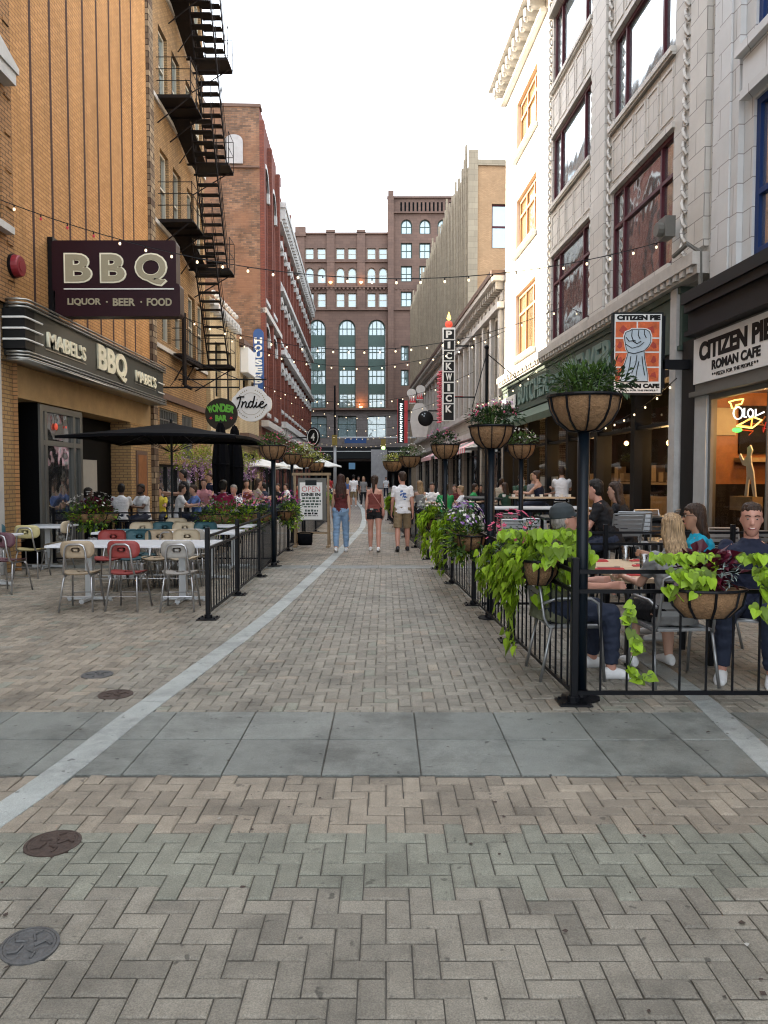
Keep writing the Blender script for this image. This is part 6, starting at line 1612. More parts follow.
def tumbler(label, x, y, z, h=.15, r=.04):
    t = thing('glass_tumbler', label, 'glass', (x,y,z), group='clear tumblers')
    b = MB(); b.lathe([(r*.8,0),(r,h),(r*.93,h),(r*.74,.012),(.001,.012)], n=16); b.build('tumbler', 'tumbler', t, smooth=True)
    b = MB(); b.lathe([(.001,.014),(r*.73,.014),(r*.88,h*.72),(.001,h*.72)], n=16); b.build('water', 'tumbler', t, smooth=True)
    b = MB(); 
    for k in range(5): b.obox((rnd.uniform(-.015,.015),rnd.uniform(-.015,.015),.04+k*.018),(.022,.022,.018),Matrix.Rotation(k,3,'Z'))
    b.build('ice', 'tumbler', t)
tumbler('tall clear tumbler standing in the middle of the front wooden table', 2.29, 6.55, .756, .17); tumbler('clear tumbler partly behind the vine next to the blonde woman', 2.74, 6.6, .756); tumbler('clear tumbler on the rear wooden table', 2.45, 7.55, .756)

# ------------------------------------------------------------------ menu easel, bag, traffic light, lamp poles, bits
Y = 17.1; t = thing('menu_easel', 'rustic wooden easel holding a white OPEN DINE IN menu board', 'easel', (PX(311.5,Y), Y, 0))
b = MB()
for sx_ in (-.385,.385): b.obox((sx_,.0,.86),(.05,.04,1.72)); b.obox((sx_,.25,.6),(.04,.035,1.3),Matrix.Rotation(R(18),3,'X'))
b.obox((0,0,1.69),(.9,.06,.06)); b.obox((0,-.005,.33),(.74,.035,.05)); b.obox((0,.35,.3),(.74,.03,.04)); b.obox((.385,-.0,.02),(.08,.3,.04)); b.obox((-.385,0,.02),(.08,.3,.04)); b.build('easel_frame', 'wood', t)
b = MB(); b.box(-.31,.345,-.022,-.005,.62,1.6); b.build('backing_board', 'frame_grey', t)
b = MB(); b.box(-.27,.25,-.036,-.024,.64,1.5); b.build('board', 'sign_white', t)
b = MB(); b.box(-.14,.12,-.042,-.037,1.43,1.55); b.build('board_clip', 'frame_dark', t)
camtext('OPEN', .42, .12, -.01, -.038, 1.345, 'napkin_red', t, bold=-.01, ext=.002)
camtext('DINE IN', .44, .075, -.01, -.038, 1.22, 'letter_black', t, bold=.05, ext=.002)
for k, (w, h, z) in enumerate(((.42,.05,1.14),(.44,.05,1.07),(.42,.05,1.0),(.34,.035,.94),(.3,.05,.85),(.34,.05,.785),(.3,.02,.73))):
    b = MB(); x_ = -w/2
    while x_ < w/2-.02:
        q = rnd.uniform(.03,.09); b.box(x_,min(w/2,x_+q),-.040,-.037,z-h/2,z+h/2*rnd.uniform(.6,1)); x_ += q+.02
    b.build('menu_line', 'sign_green' if k < 5 else 'letter_black', t)
t = thing('sand_bag', 'black weight bag hanging low across the front of the wooden easel', 'bag', (PX(305,16.95), 16.93, 0))
b = MB(); b.loft([((0,0,.06),.15,.06,(1,0,0),(0,1,0)),((0,0,.14),.17,.08,(1,0,0),(0,1,0)),((0,0,.28),.17,.05,(1,0,0),(0,1,0)),((0,0,.33),.18,.02,(1,0,0),(0,1,0))], 12); b.build('bag', 'canvas_black', t, smooth=True)
b = MB(); b.tube([(-.19,0,.33),(-.1,.0,.35),(.1,0,.35),(.19,0,.33)], .012, 5); b.build('strap', 'canvas_black', t)
Y = 92; t = thing('traffic_light', 'pale traffic pole with yellow signal head at the far crossing', 'traffic light', (PX(335,Y), Y, 0))
b = MB(); b.tube([(0,0,0),(0,0,5.8)], .24, 10, .18); b.build('pole', 'pale_metal', t, smooth=True)
b = MB(); b.box(-.32,.32,-.5,-.28,5.6,6.9)
b.build('signal_head', 'signal_yellow', t)
b = MB(); b.tube([(0,0,5.9),(0,0,13)], .12, 6); b.build('mast', 'black_metal', t)
b = MB(); b.tube([(0,0,6.6),(14,0,6.6)], .1, 6); b.build('mast_arm', 'pale_metal', t)
b = MB(); b.box(1.2,3.9,-.15,-.05,5.9,6.5); b.build('street_name_plate', 'sign_blue', t)
for x_ in (6.0, 11.5):
    b = MB(); b.box(x_-.3,x_+.3,-.4,-.12,5.0,6.4); h_ = b.build('signal_head', 'signal_yellow', t)
    b = MB(); b.ball((x_,-.42,5.3), .25, 10, 6, sy=.4); b.build('green_lamp', 'traffic_green', h_)
t = thing('shop_banner', 'pale feather banner standing at the far end next to the distant walkers', 'banner', (PX(381,60),60,0))
b = MB(); b.box(-.8,.5,-.03,.03,.8,3.9); b.build('banner_cloth', 'grey_trim', t); b = MB(); b.tube([(.55,0,0),(.55,0,4.1)], .04, 6); b.build('pole', 'black_metal', t)
t = thing('glowing_screen', 'small bluish lit screen under the dark canopy at the street end', 'screen', (PX(352,105),105,2.4))
b = MB(); b.box(-.5,.5,-.1,.1,.4,1.4); b.build('casing', 'frame_dark', t); b = MB(); b.box(-.44,.44,-.13,-.105,.46,1.34); b.build('display', 'screen_glow', t)
t = thing('light_pole', 'slim dark pole carrying strings above the second brewery side basket post', 'pole', (PX(486,18),18,0))
b = MB(); b.tube([(0,0,0),(0,0,4.7)], .035, 8); b.tube([(0,0,4.6),(-.35,0,3.3)], .012, 5); b.tube([(0,0,4.6),(.9,.5,4.0)], .012, 5); b.build('pole', 'black_metal', t); b = MB(); b.ball((0,0,4.75), .06, 8, 6); b.build('finial', 'black_metal', t)
t = thing('light_pole', 'thin dark pole rising over the far brewery side crowd', 'pole', (PX(478.5,24),24,0))
b = MB(); b.tube([(0,0,0),(0,0,2.9)], .04, 8); b.build('pole', 'black_metal', t); b = MB(); b.tube([(0,0,2.9),(0,0,3.2)], .06, 8); b.build('lantern', 'bulb_glow', t)

# ------------------------------------------------------------------ people
SK = {'light': (.50,.29,.21), 'pink': (.53,.27,.20), 'tan': (.33,.18,.115), 'brown': (.10,.048,.03)}
for k, v in SK.items(): mat('skin_'+k, v, .5, var=.06, scale=5)
for k, v in dict(black=(.010,.008,.007), brown=(.035,.019,.012), blonde=(.30,.20,.11), grey=(.25,.23,.21), auburn=(.035,.013,.009)).items(): hair_mat('hair_'+k, v)
def cloth(name, c, var=.12): return name if name in MATS else (mat(name, c, .85, var=var, scale=7, bump=.35, bscale=14), name)[1]
CL = dict(white=(.80,.80,.82), black=(.005,.005,.007), navy=(.006,.010,.03), jeans=(.19,.30,.45), darkjeans=(.015,.022,.045), khaki=(.22,.16,.09), maroon=(.10,.014,.016), rust=(.20,.05,.04), lavender=(.30,.32,.52), magenta=(.28,.012,.06),
          olive=(.12,.125,.075), teal=(.0,.28,.42), green=(.02,.26,.07), pink=(.50,.22,.24), blue=(.09,.17,.42), grey=(.22,.22,.22), yellow=(.6,.5,.05), red=(.4,.03,.03), darkgreen=(.02,.06,.035), beige=(.4,.33,.25))
for k, v in CL.items(): cloth('cloth_'+k, v)
mat('stubble', (.20,.115,.085), .8, var=.3, scale=60); mat('shoe_white', (.7,.7,.7), .5, var=.1); mat('shoe_black', (.015,.015,.018), .5, var=.1); mat('eye_white', (.42,.38,.35), .3); mat('eye_dark', (.02,.012,.01), .25); mat('lip', (.33,.10,.09), .45); mat('teeth', (.75,.73,.68), .4); mat('cap_grey', (.035,.045,.05), .8, var=.2); mat('bag_pink', (.45,.20,.16), .5)
def solid(b, vs, name, m, parent, smooth=4):
    me = bpy.data.meshes.new('tmp'); me.from_pydata(b.v, [], b.f); me.update()
    o = bpy.data.objects.new('tmp', me); COL.objects.link(o)
    md = o.modifiers.new('r', 'REMESH'); md.mode = 'VOXEL'; md.voxel_size = vs; md.use_smooth_shade = True
    ms = o.modifiers.new('s', 'SMOOTH'); ms.factor = .5; ms.iterations = smooth
    dg = bpy.context.evaluated_depsgraph_get(); out = bpy.data.meshes.new_from_object(o.evaluated_get(dg)); out.name = name
    bpy.data.objects.remove(o); bpy.data.meshes.remove(me)
    if m.startswith('cloth_') or m.startswith('hair_'):
        from mathutils import noise as _n
        hair_ = m.startswith('hair_'); off = Vector((rnd.random()*9, 0, 0)); nr = [v.normal.copy() for v in out.vertices]
        for v, n_ in zip(out.vertices, nr):
            c_ = v.co
            if hair_: v.co = c_ + n_*(.007*_n.noise(Vector((c_.x*70, c_.y*70, c_.z*9))+off) + .004*_n.noise(c_*30+off))
            else: v.co = c_ + n_*(.010*_n.noise(Vector((c_.x*9, c_.y*9, c_.z*22))+off) + .005*_n.noise(c_*38+off))
    out.materials.clear(); out.materials.append(MATS[m])
    out.polygons.foreach_set('use_smooth', [True]*len(out.polygons))
    q = bpy.data.objects.new(name, out); COL.objects.link(q); q.parent = parent
    return q
def cap(b, p, q, r0, r1, n=12):
    """closed tapered limb with rounded joints"""
    p, q = Vector(p), Vector(q); b.tube([p, q], r0, n, r1); b.ball(p, r0*1.01, n, 8); b.ball(q, r1*1.01, n, 8)
def vdir(pitch, ab=0, s=1):
    return Vector((s*math.sin(R(ab)), math.sin(R(pitch))*math.cos(R(ab)), -math.cos(R(pitch))*math.cos(R(ab))))
def person(label, loc, head_deg, H=1.72, fem=False, hz=None, lean=0, thigh=(0,0), knee=(0,0), legab=4, sh=(0,0), shab=(8,8), el=(10,10), elin=(0,0), hyaw=0, hpitch=0,
           skin='light', hair=('short','brown'), top=('tee','white'), bottom=('trousers','darkjeans'), shoes='white', near=False, group=None, vs=None, extra=None):
    k = H/1.72; t = thing('person', label, 'person', loc, R(head_deg), group)
    vs = vs or (.008 if near else .014)
    hz = hz if hz is not None else .90*k
    T = Vector((0, math.sin(R(lean)), math.cos(R(lean)))); Fw = Vector((0, math.cos(R(lean)), -math.sin(R(lean)))); X = Vector((1,0,0)); Pv = Vector((0,0,hz))
    sw = (.148 if fem else .172)*k
    rings = [(-.10,.13,.095),(-.03,.165 if fem else .158,.12),(.05,.155 if fem else .15,.11),(.15,.122 if fem else .14,.095),(.26,.138 if fem else .158,.108),(.35,.150 if fem else .172,.112),(.42,.145 if fem else .168,.095),(.465,.10,.075),(.50,.056,.056)]
    TR = lambda h, g=0.0, lo=-1, hi=9: [(Pv + T*(r[0]*k), (r[1]+g)*k, (r[2]+g)*k, X, Fw) for r in rings if lo <= r[0] <= hi]
    body = MB(); body.loft(TR(0), 18)
    neck = Pv + T*(.50*k); yaw = Matrix.Rotation(R(hyaw), 3, 'Z') @ Matrix.Rotation(-R(hpitch), 3, 'X')
    hu = yaw @ Vector((0,0,1)); hf = yaw @ Vector((0,1,0)); hx = yaw @ X
    hc = neck + T*(.06*k) + Vector((0,.012,.095*k)) + hf*.012
    cap(body, neck - T*.03, hc - hu*.05*k - hf*.01, .055*k, .052*k)
    HP = lambda x, y, z: hc + (hx*x + hf*y + hu*z)*k
    hr = [(-.125,.020,.022,.042),(-.112,.036,.040,.03),(-.085,.052,.064,.018),(-.045,.066,.082,.008),(.0,.072,.091,.0),(.04,.075,.096,-.003),(.075,.069,.088,-.006),(.10,.050,.064,-.008),(.117,.020,.027,-.01)]
    body.loft([(HP(0, r[3], r[0]), r[1]*k, r[2]*k, hx, hf) for r in hr], 18)
    body.loft([(HP(0,.083,.012), .009*k,.010*k,hx,hf),(HP(0,.094,-.012), .012*k,.014*k,hx,hf),(HP(0,.098,-.028), .016*k,.016*k,hx,hf),(HP(0,.088,-.036),.010*k,.008*k,hx,hf)], 8)
    for s_ in (-1,1): body.ball(HP(s_*.073,-.005,-.012), .024*k, 8, 6, sx=.45, sy=.7)
    J = {}
    for i, s_ in enumerate((1,-1)):
        hip = Pv + X*(s_*.085*k); kn = hip + vdir(thigh[i], legab, s_)*(.42*k); an = kn + vdir(thigh[i]-knee[i], legab*.4, s_)*(.40*k)
        shd = Pv + T*(.43*k) + X*(s_*sw); e_ = shd + (Matrix.Rotation(-R(lean)*.0, 3, 'X') @ vdir(sh[i], shab[i], s_))*(.28*k)
        fd = vdir(sh[i]+el[i], shab[i]*.6, s_); fd = (Matrix.Rotation(s_*R(elin[i]), 3, 'Z') @ fd).normalized(); wr = e_ + fd*(.24*k)
        J[s_] = (hip, kn, an, shd, e_, wr, fd)
        cap(body, hip, kn, (.096 if fem else .086)*k, .057*k); cap(body, kn, kn.lerp(an,.35), .055*k, .059*k); cap(body, kn.lerp(an,.35), an, .058*k, .037*k)
        cap(body, shd - Vector((s_*.015,0,.005)), e_, (.040 if fem else .050)*k, (.034 if fem else .038)*k); cap(body, e_, wr, (.034 if fem else .038)*k, .024*k)
        # hand: palm and five fingers curled slightly
        ax = fd; sd = ax.cross(Vector((0,1,0)) if abs(ax.y) < .7 else Vector((0,0,-1))); sd = Vector((s_,0,0)) if sd.length < .1 else sd.normalized(); 
        pn = sd.cross(ax).normalized(); pm = wr + ax*.05*k
        body.loft([(wr - ax*.01, .020*k,.026*k, sd, pn),(wr+ax*.03*k,.018*k,.036*k,sd,pn),(wr+ax*.085*k,.014*k,.040*k,sd,pn),(wr+ax*.095*k,.010*k,.036*k,sd,pn)], 10)
        for j_, (off, L) in enumerate(((-.030,.060),(-.010,.072),(.010,.076),(.030,.068))):
            b0 = wr + ax*.085*k + pn*off*k; b1 = b0 + (ax*.9 - sd*s_*.25)*L*.55*k; b2 = b1 + (ax*.6 - sd*s_*.7)*L*.5*k
            cap(body, b0, b1, .0088*k, .0082*k, 7); cap(body, b1, b2, .0082*k, .007*k, 7)
        th0 = wr + ax*.03*k + pn*.03*k; th1 = th0 + (pn*.8+ax*.5)*.035*k; cap(body, th0, th1, .011*k, .010*k, 7); cap(body, th1, th1+(ax*.9+pn*.2)*.03*k, .010*k, .008*k, 7)
        # foot
        fy = vdir(thigh[i]-knee[i]+90, 0, s_); fy = Vector((0, max(.3,fy.y), max(-.75, min(.35, fy.z)))).normalized() if thigh[i]-knee[i] < -15 else Vector((0,1,0))
        J[s_] += (fy,)
        fu = X.cross(fy); 
        body.loft([(an - fy*.05*k - fu*.045*k,.026*k,.03*k,X,fu),(an - fu*.04*k,.034*k,.04*k,X,fu),(an+fy*.08*k-fu*.055*k,.040*k,.028*k,X,fu),(an+fy*.15*k-fu*.062*k,.036*k,.02*k,X,fu)], 10)
    solid(body, vs, 'body', 'skin_'+skin, t, 3)
    for s_ in (1,-1):                                                  # shoes
        hip, kn, an, shd, e_, wr, fd, fy = J[s_]; fu = X.cross(fy); b = MB()
        b.loft([(an - fy*.075*k - fu*.045*k,.028*k,.040*k,X,fu),(an - fy*.03*k - fu*.038*k,.042*k,.052*k,X,fu),(an+fy*.05*k-fu*.045*k,.045*k,.046*k,X,fu),(an+fy*.12*k-fu*.058*k,.048*k,.034*k,X,fu),(an+fy*.185*k-fu*.066*k,.036*k,.024*k,X,fu)], 12)
        solid(b, max(vs,.008), 'shoe', 'shoe_'+shoes, t, 2)
    # bottom
    kind, col = bottom; fr = {'trousers': 1.93, 'shorts': .98, 'miniskirt': .45, 'short_shorts': .42, 'skirt': .9}[kind]; b = MB(); g = .014
    b.loft([(Pv - T*.11*k, .13*k,.105*k,X,Fw)] + TR(0, g, -.05, .12) , 18)
    for s_ in (1,-1):
        hip, kn, an = J[s_][:3]; wide = 1.18 if kind != 'trousers' else 1.0
        if fr <= 1: b.tube([hip, hip.lerp(kn, fr)], .098*k, 14, (.098 + (.075*wide-.098)*fr)*k); b.ball(hip, (.105 if fem else .095)*k, 14, 8)
        else:
            cap(b, hip, kn, (.106 if fem else .095)*k, .073*k); cap(b, kn, kn.lerp(an,.4), .072*k, .070*k); b.tube([kn.lerp(an,.4), kn.lerp(an, fr-1)], .068*k, 12, .054*k)
    solid(b, max(vs,.010), 'trousers' if kind == 'trousers' else 'shorts', 'cloth_'+col, t, 3)
    # top
    kind, col = top; b = MB(); lo = -.04 if kind == 'crop' else -.06
    if kind in ('tank','crop'): b.loft(TR(0, .012, lo if lo > 0 else -.04, .36) + [(Pv + T*(.40*k), .115*k,.10*k,X,Fw),(Pv + T*(.425*k), .09*k,.08*k,X,Fw)], 18)
    else:
        b.loft([(Pv + T*(-.10*k), .188*k,.140*k,X,Fw)] + TR(0, .017, -.04, .43) + [(Pv + T*(.475*k), .085*k,.08*k,X,Fw),(Pv + T*(.505*k), .066*k,.066*k,X,Fw)], 18)
        for i, s_ in enumerate((1,-1)):
            shd, e_, wr = J[s_][3:6]
            if kind == 'long': cap(b, shd, e_, .064*k, .050*k); b.tube([e_, e_.lerp(wr,.92)], .050*k, 12, .036*k)
            else: b.ball(shd, .058*k, 12, 8); b.tube([shd, shd.lerp(e_,.66)], .058*k, 12, .055*k)
    solid(b, max(vs,.010), 'shirt', 'cloth_'+col, t, 3)
    # hair
    style, hcol = hair; b = MB()
    if style == 'cap':
        b.loft([(HP(0,-.012,.012),.079*k,.098*k,hx,hf),(HP(0,-.012,.06),.081*k,.100*k,hx,hf),(HP(0,-.012,.10),.066*k,.082*k,hx,hf),(HP(0,-.012,.128),.03*k,.04*k,hx,hf)], 18)
        b.loft([(HP(0,.075,.022),.064*k,.03*k,hx,hf),(HP(0,.085,.032),.064*k,.07*k,hx,hf),(HP(0,.085,.040),.06*k,.066*k,hx,hf)], 14)
        solid(b, max(vs,.006), 'baseball_cap', 'cap_grey', t, 2); b = MB()
        b.loft([(HP(0,-.028,-.06),.062*k,.062*k,hx,hf),(HP(0,-.022,-.02),.076*k,.078*k,hx,hf),(HP(0,-.02,.02),.077*k,.08*k,hx,hf)], 16)
        solid(b, max(vs,.008), 'hair', 'hair_'+hcol, t, 2)
    else:
        top_ = .0 if style != 'buzz' else -.008
        b.loft([(HP(0,-.042,-.075),.055*k,.045*k,hx,hf),(HP(0,-.036,-.04),.074*k,.062*k,hx,hf),(HP(0,-.028,.0),.081*k+top_,.075*k,hx,hf),(HP(0,-.016,.045),.084*k+top_,.092*k+top_,hx,hf),(HP(0,-.008,.08),.079*k+top_,.098*k+top_,hx,hf),(HP(0,-.008,.112),.058*k,.074*k,hx,hf),(HP(0,-.01,.132+top_),.024*k,.032*k,hx,hf)], 18)
        if style in ('long','longer'):
            L = .30 if style == 'long' else .44; q_ = 1.0 if style == 'long' else 1.28
            b.loft([(HP(0,-.03,.05),.087*k,.076*k,hx,hf),(HP(0,-.05,-.05),.092*k,.062*k,hx,hf),(hc - Vector((0,.085,.15*k)),.098*k*q_,.050*k,X,Vector((0,1,0))),(hc - Vector((0,.11,(L-.08)*k)),.088*k*q_,.040*k,X,Vector((0,1,0))),(hc - Vector((0,.11,L*k)),.05*k,.022*k,X,Vector((0,1,0)))], 16)
        if style == 'pony':
            b.ball(HP(0,-.105,.03), .035*k, 10, 8); cap(b, HP(0,-.11,.02), hc - hf*.13 - Vector((0,0,.12*k)), .034*k, .038*k); cap(b, hc - hf*.13 - Vector((0,0,.12*k)), hc - hf*.12 - Vector((0,0,.26*k)), .036*k, .015*k)
        if style == 'bun': b.ball(HP(0,-.085,.09), .045*k, 12, 8)
        if style == 'curly':
            for q in range(26):
                d = rdir(); d.y = -abs(d.y)*.9 + .2; d.z = abs(d.z) - .15; b.ball(HP(d.x*.085,d.y*.09-.015,d.z*.11+.03), .022*k, 6, 5)
        solid(b, max(vs,.007), 'hair', 'hair_'+hcol, t, 2)
    if near:
        for s_ in (-1,1):
            b = MB(); b.ball(HP(s_*.031,.0815,.010), .0105*k, 10, 8, sz=.55); ey = b.build('eye', 'eye_white', t, smooth=True)
            b = MB(); b.ball(HP(s_*.031,.0888,.010), .0062*k, 8, 6, sz=.8); b.build('iris', 'eye_dark', ey, smooth=True)
            b = MB(); b.tube([HP(s_*.014,.094,.032),HP(s_*.032,.093,.038),HP(s_*.050,.080,.032)], .0042*k, 5); b.build('eyebrow', 'hair_'+hcol, t)
        b = MB(); b.tube([HP(-.026,.079,-.062),HP(-.012,.088,-.066),HP(.012,.088,-.066),HP(.026,.079,-.062)], .0055*k, 6); b.build('mouth', 'lip', t, smooth=True)
    if extra: extra(t, HP, J, k, Pv, T, Fw)
    return t
def glasses(t, HP, J, k, *a):
    b = MB()
    for s_ in (-1,1):
        b.quad(HP(s_*.012,.101,.024),HP(s_*.052,.092,.026),HP(s_*.050,.090,-.004),HP(s_*.018,.098,-.006)); b.tube([HP(s_*.052,.09,.018),HP(s_*.078,.0,.012)], .003, 4)
    b.tube([HP(-.014,.101,.018),HP(.014,.101,.018)], .0025, 4); b.build('sunglasses', 'eye_dark', t)
def beard(t, HP, J, k, *a):
    b = MB(); b.loft([(HP(0,.034,-.132),.03*k,.03*k,Vector((1,0,0)),Vector((0,1,0))),(HP(0,.022,-.10),.056*k,.064*k,Vector((1,0,0)),Vector((0,1,0))),(HP(0,.012,-.065),.069*k,.077*k,Vector((1,0,0)),Vector((0,1,0)))], 16); solid(b, .008, 'beard', 'hair_black', t, 2)
# --- the three walkers
def crossbag(t, HP, J, k, Pv, T, Fw):
    b = MB(); c = Pv + Vector((.19,-.05,.02)); b.loft([(c-Vector((0,0,.13)),.03,.085,(1,0,0),(0,1,0)),(c-Vector((0,0,.11)),.035,.10,(1,0,0),(0,1,0)),(c,.035,.10,(1,0,0),(0,1,0)),(c+Vector((0,0,.03)),.02,.085,(1,0,0),(0,1,0))], 10); bg_ = b.build('handbag', 'bag_pink', t, smooth=True)
    b = MB(); b.tube([c+Vector((0,-.06,.02)), Pv+Vector((.10,-.135,.18)), Pv+Vector((0,-.125,.32)), Pv+Vector((-.08,-.09,.45)), Pv+Vector((-.085,.0,.475)), Pv+Vector((-.05,.10,.40)), Pv+Vector((.08,.13,.2)), c+Vector((0,.06,.02))], .009, 5); b.build('strap', 'bag_pink', bg_)
def print_back(t, HP, J, k, Pv, T, Fw):
    b = MB(); r_ = random.Random(4)
    for i in range(16): 
        x, z = r_.gauss(0,.045), r_.gauss(.30,.06); w_, h_ = r_.uniform(.008,.03), r_.uniform(.008,.03); y = -.132 + .6*x*x
        b._add([(x-w_,y,z-h_+Pv.z),(x+w_,y,z-h_*.4+Pv.z),(x+w_*.7,y-.002,z+h_+Pv.z),(x-w_*.8,y-.001,z+h_*.7+Pv.z)], [(0,1,2,3)])
    b.build('shirt_print', 'cloth_blue', t)
def pocket(t, HP, J, k, Pv, T, Fw): crossbag(t, HP, J, k, Pv, T, Fw); b = MB(); b.box(-.09,-.02,-.142,-.136,Pv.z+.02,Pv.z+.06); b.build('white_tag', 'paper', t)
person('woman walking away with long dark hair, maroon top and light blue jeans', (PX(341,16.0),16.0,0), 2, 1.72, True, thigh=(8,-8), knee=(4,10), sh=(-6,10), shab=(5,6), el=(6,12), hair=('longer','auburn'), top=('crop','maroon'), bottom=('trousers','jeans'), near=True, legab=2)
person('woman walking away in rust top and black shorts with a pink shoulder bag', (PX(374.5,16.1),16.1,0), -2, 1.70, True, thigh=(-10,10), knee=(6,4), sh=(6,-4), shab=(5,5), el=(10,8), skin='pink', hair=('pony','brown'), top=('crop','rust'), bottom=('short_shorts','black'), near=True, legab=1, hyaw=-8, extra=pocket)
person('man walking away in white shirt with blue back print and khaki shorts', (PX(402.5,16.2),16.2,0), 3, 1.78, False, thigh=(9,-9), knee=(4,10), sh=(-6,8), shab=(6,7), el=(10,12), skin='pink', hair=('short','brown'), top=('tee','white'), bottom=('shorts','khaki'), shoes='black', near=True, legab=3, hyaw=35, extra=print_back)
# --- near right table
for a_ in ARMC: arm_chair(*[a_[0], a_[1], R(a_[2])])
SIT = dict(thigh=(84,84), knee=(84,86), legab=8)
person('man in dark grey baseball cap and olive shirt seated in profile behind the near post', (1.34,6.0,0), -84, 1.86, False, hz=.56, lean=8, sh=(22,20), shab=(10,10), el=(66,70), elin=(25,25), skin='pink', hair=('cap','grey'), top=('tee','olive'), bottom=('trousers','darkjeans'), near=True, hpitch=-6, extra=glasses, **SIT)
person('blonde woman seated with her back to the camera behind the coleus planter', (2.27,5.78,0), 6, 1.70, True, hz=.55, lean=6, sh=(35,35), shab=(10,10), el=(60,60), skin='light', hair=('long','blonde'), top=('tee','grey'), bottom=('shorts','black'), near=True, hyaw=-12, **SIT)
person('woman in turquoise shirt and sunglasses seated in profile', (3.13,7.2,0), 78, 1.76, True, hz=.56, lean=10, sh=(38,35), shab=(10,10), el=(62,60), skin='tan', hair=('long','brown'), top=('tee','teal'), bottom=('trousers','darkjeans'), near=True, extra=glasses, **SIT)
def grin(t, HP, J, k, Pv, T, Fw):
    b = MB(); b.tube([HP(-.017,.084,-.0585),HP(.0,.0905,-.063),HP(.017,.084,-.0585)], .0035*k, 6); b.build('teeth', 'teeth', t, smooth=True)
    b = MB(); b.loft([(HP(0,.026,-.1285),.030*k,.028*k,Vector((1,0,0)),Vector((0,1,0))),(HP(0,.0185,-.112),.042*k,.047*k,Vector((1,0,0)),Vector((0,1,0))),(HP(0,.016,-.092),.053*k,.0625*k,Vector((1,0,0)),Vector((0,1,0)))], 16); solid(b, .006, 'beard', 'stubble', t, 2)
    b = MB(); yy_ = .142
    for q in range(3): b.box(-.09+.02*q,.09-.02*q,yy_-.01*q,yy_+.003-.01*q,Pv.z+.30+.035*q,Pv.z+.32+.035*q)
    b.build('shirt_print', 'cloth_grey', t)
person('laughing man in navy shirt with cropped hair facing the camera', (3.04,6.15,0), 152, 1.86, False, hz=.56, lean=4, sh=(30,34), shab=(12,12), el=(62,60), skin='pink', hair=('buzz','brown'), top=('tee','navy'), bottom=('trousers','darkjeans'), near=True, extra=grin, hyaw=6, hpitch=6, **SIT)
HI = dict(thigh=(78,70), knee=(80,70), legab=9)
def stool(label, x, y, z, m='black_metal'):
    t = thing('bar_stool', label, 'stool', (x,y,0), group='stools under the seated guests')
    b = MB(); b.lathe([(.001,z-.03),(.16,z-.03),(.17,z-.01),(.16,z),(.001,z)], n=14); b.build('seat', m, t)
    for q in range(4): 
        b = MB(); c_, s_ = math.cos(q*math.pi/2+.78), math.sin(q*math.pi/2+.78); b.tube([(c_*.12,s_*.12,z-.03),(c_*.21,s_*.21,0)], .012, 6); b.build('leg', m, t)
    return t
person('man in black shirt leaning on the dark high table behind the near tall post', (PX(613,9.55),9.55,0), 68, 1.80, False, hz=.80, lean=20, sh=(28,26), shab=(10,10), el=(72,74), skin='pink', hair=('short','black'), top=('tee','black'), bottom=('trousers','darkjeans'), near=True, hpitch=0, **HI)
stool('bar stool under the man in black', PX(613,9.55), 9.55, .72)
person('long haired woman partly hidden behind the man in black', (PX(627,10.1),10.1,0), 60, 1.70, True, hz=.79, lean=14, sh=(45,45), el=(60,60), hair=('longer','brown'), top=('tee','black'), bottom=('trousers','black'), near=True, **HI)
stool('bar stool under the long haired woman beside the man in black', PX(627,10.1), 10.1, .71)
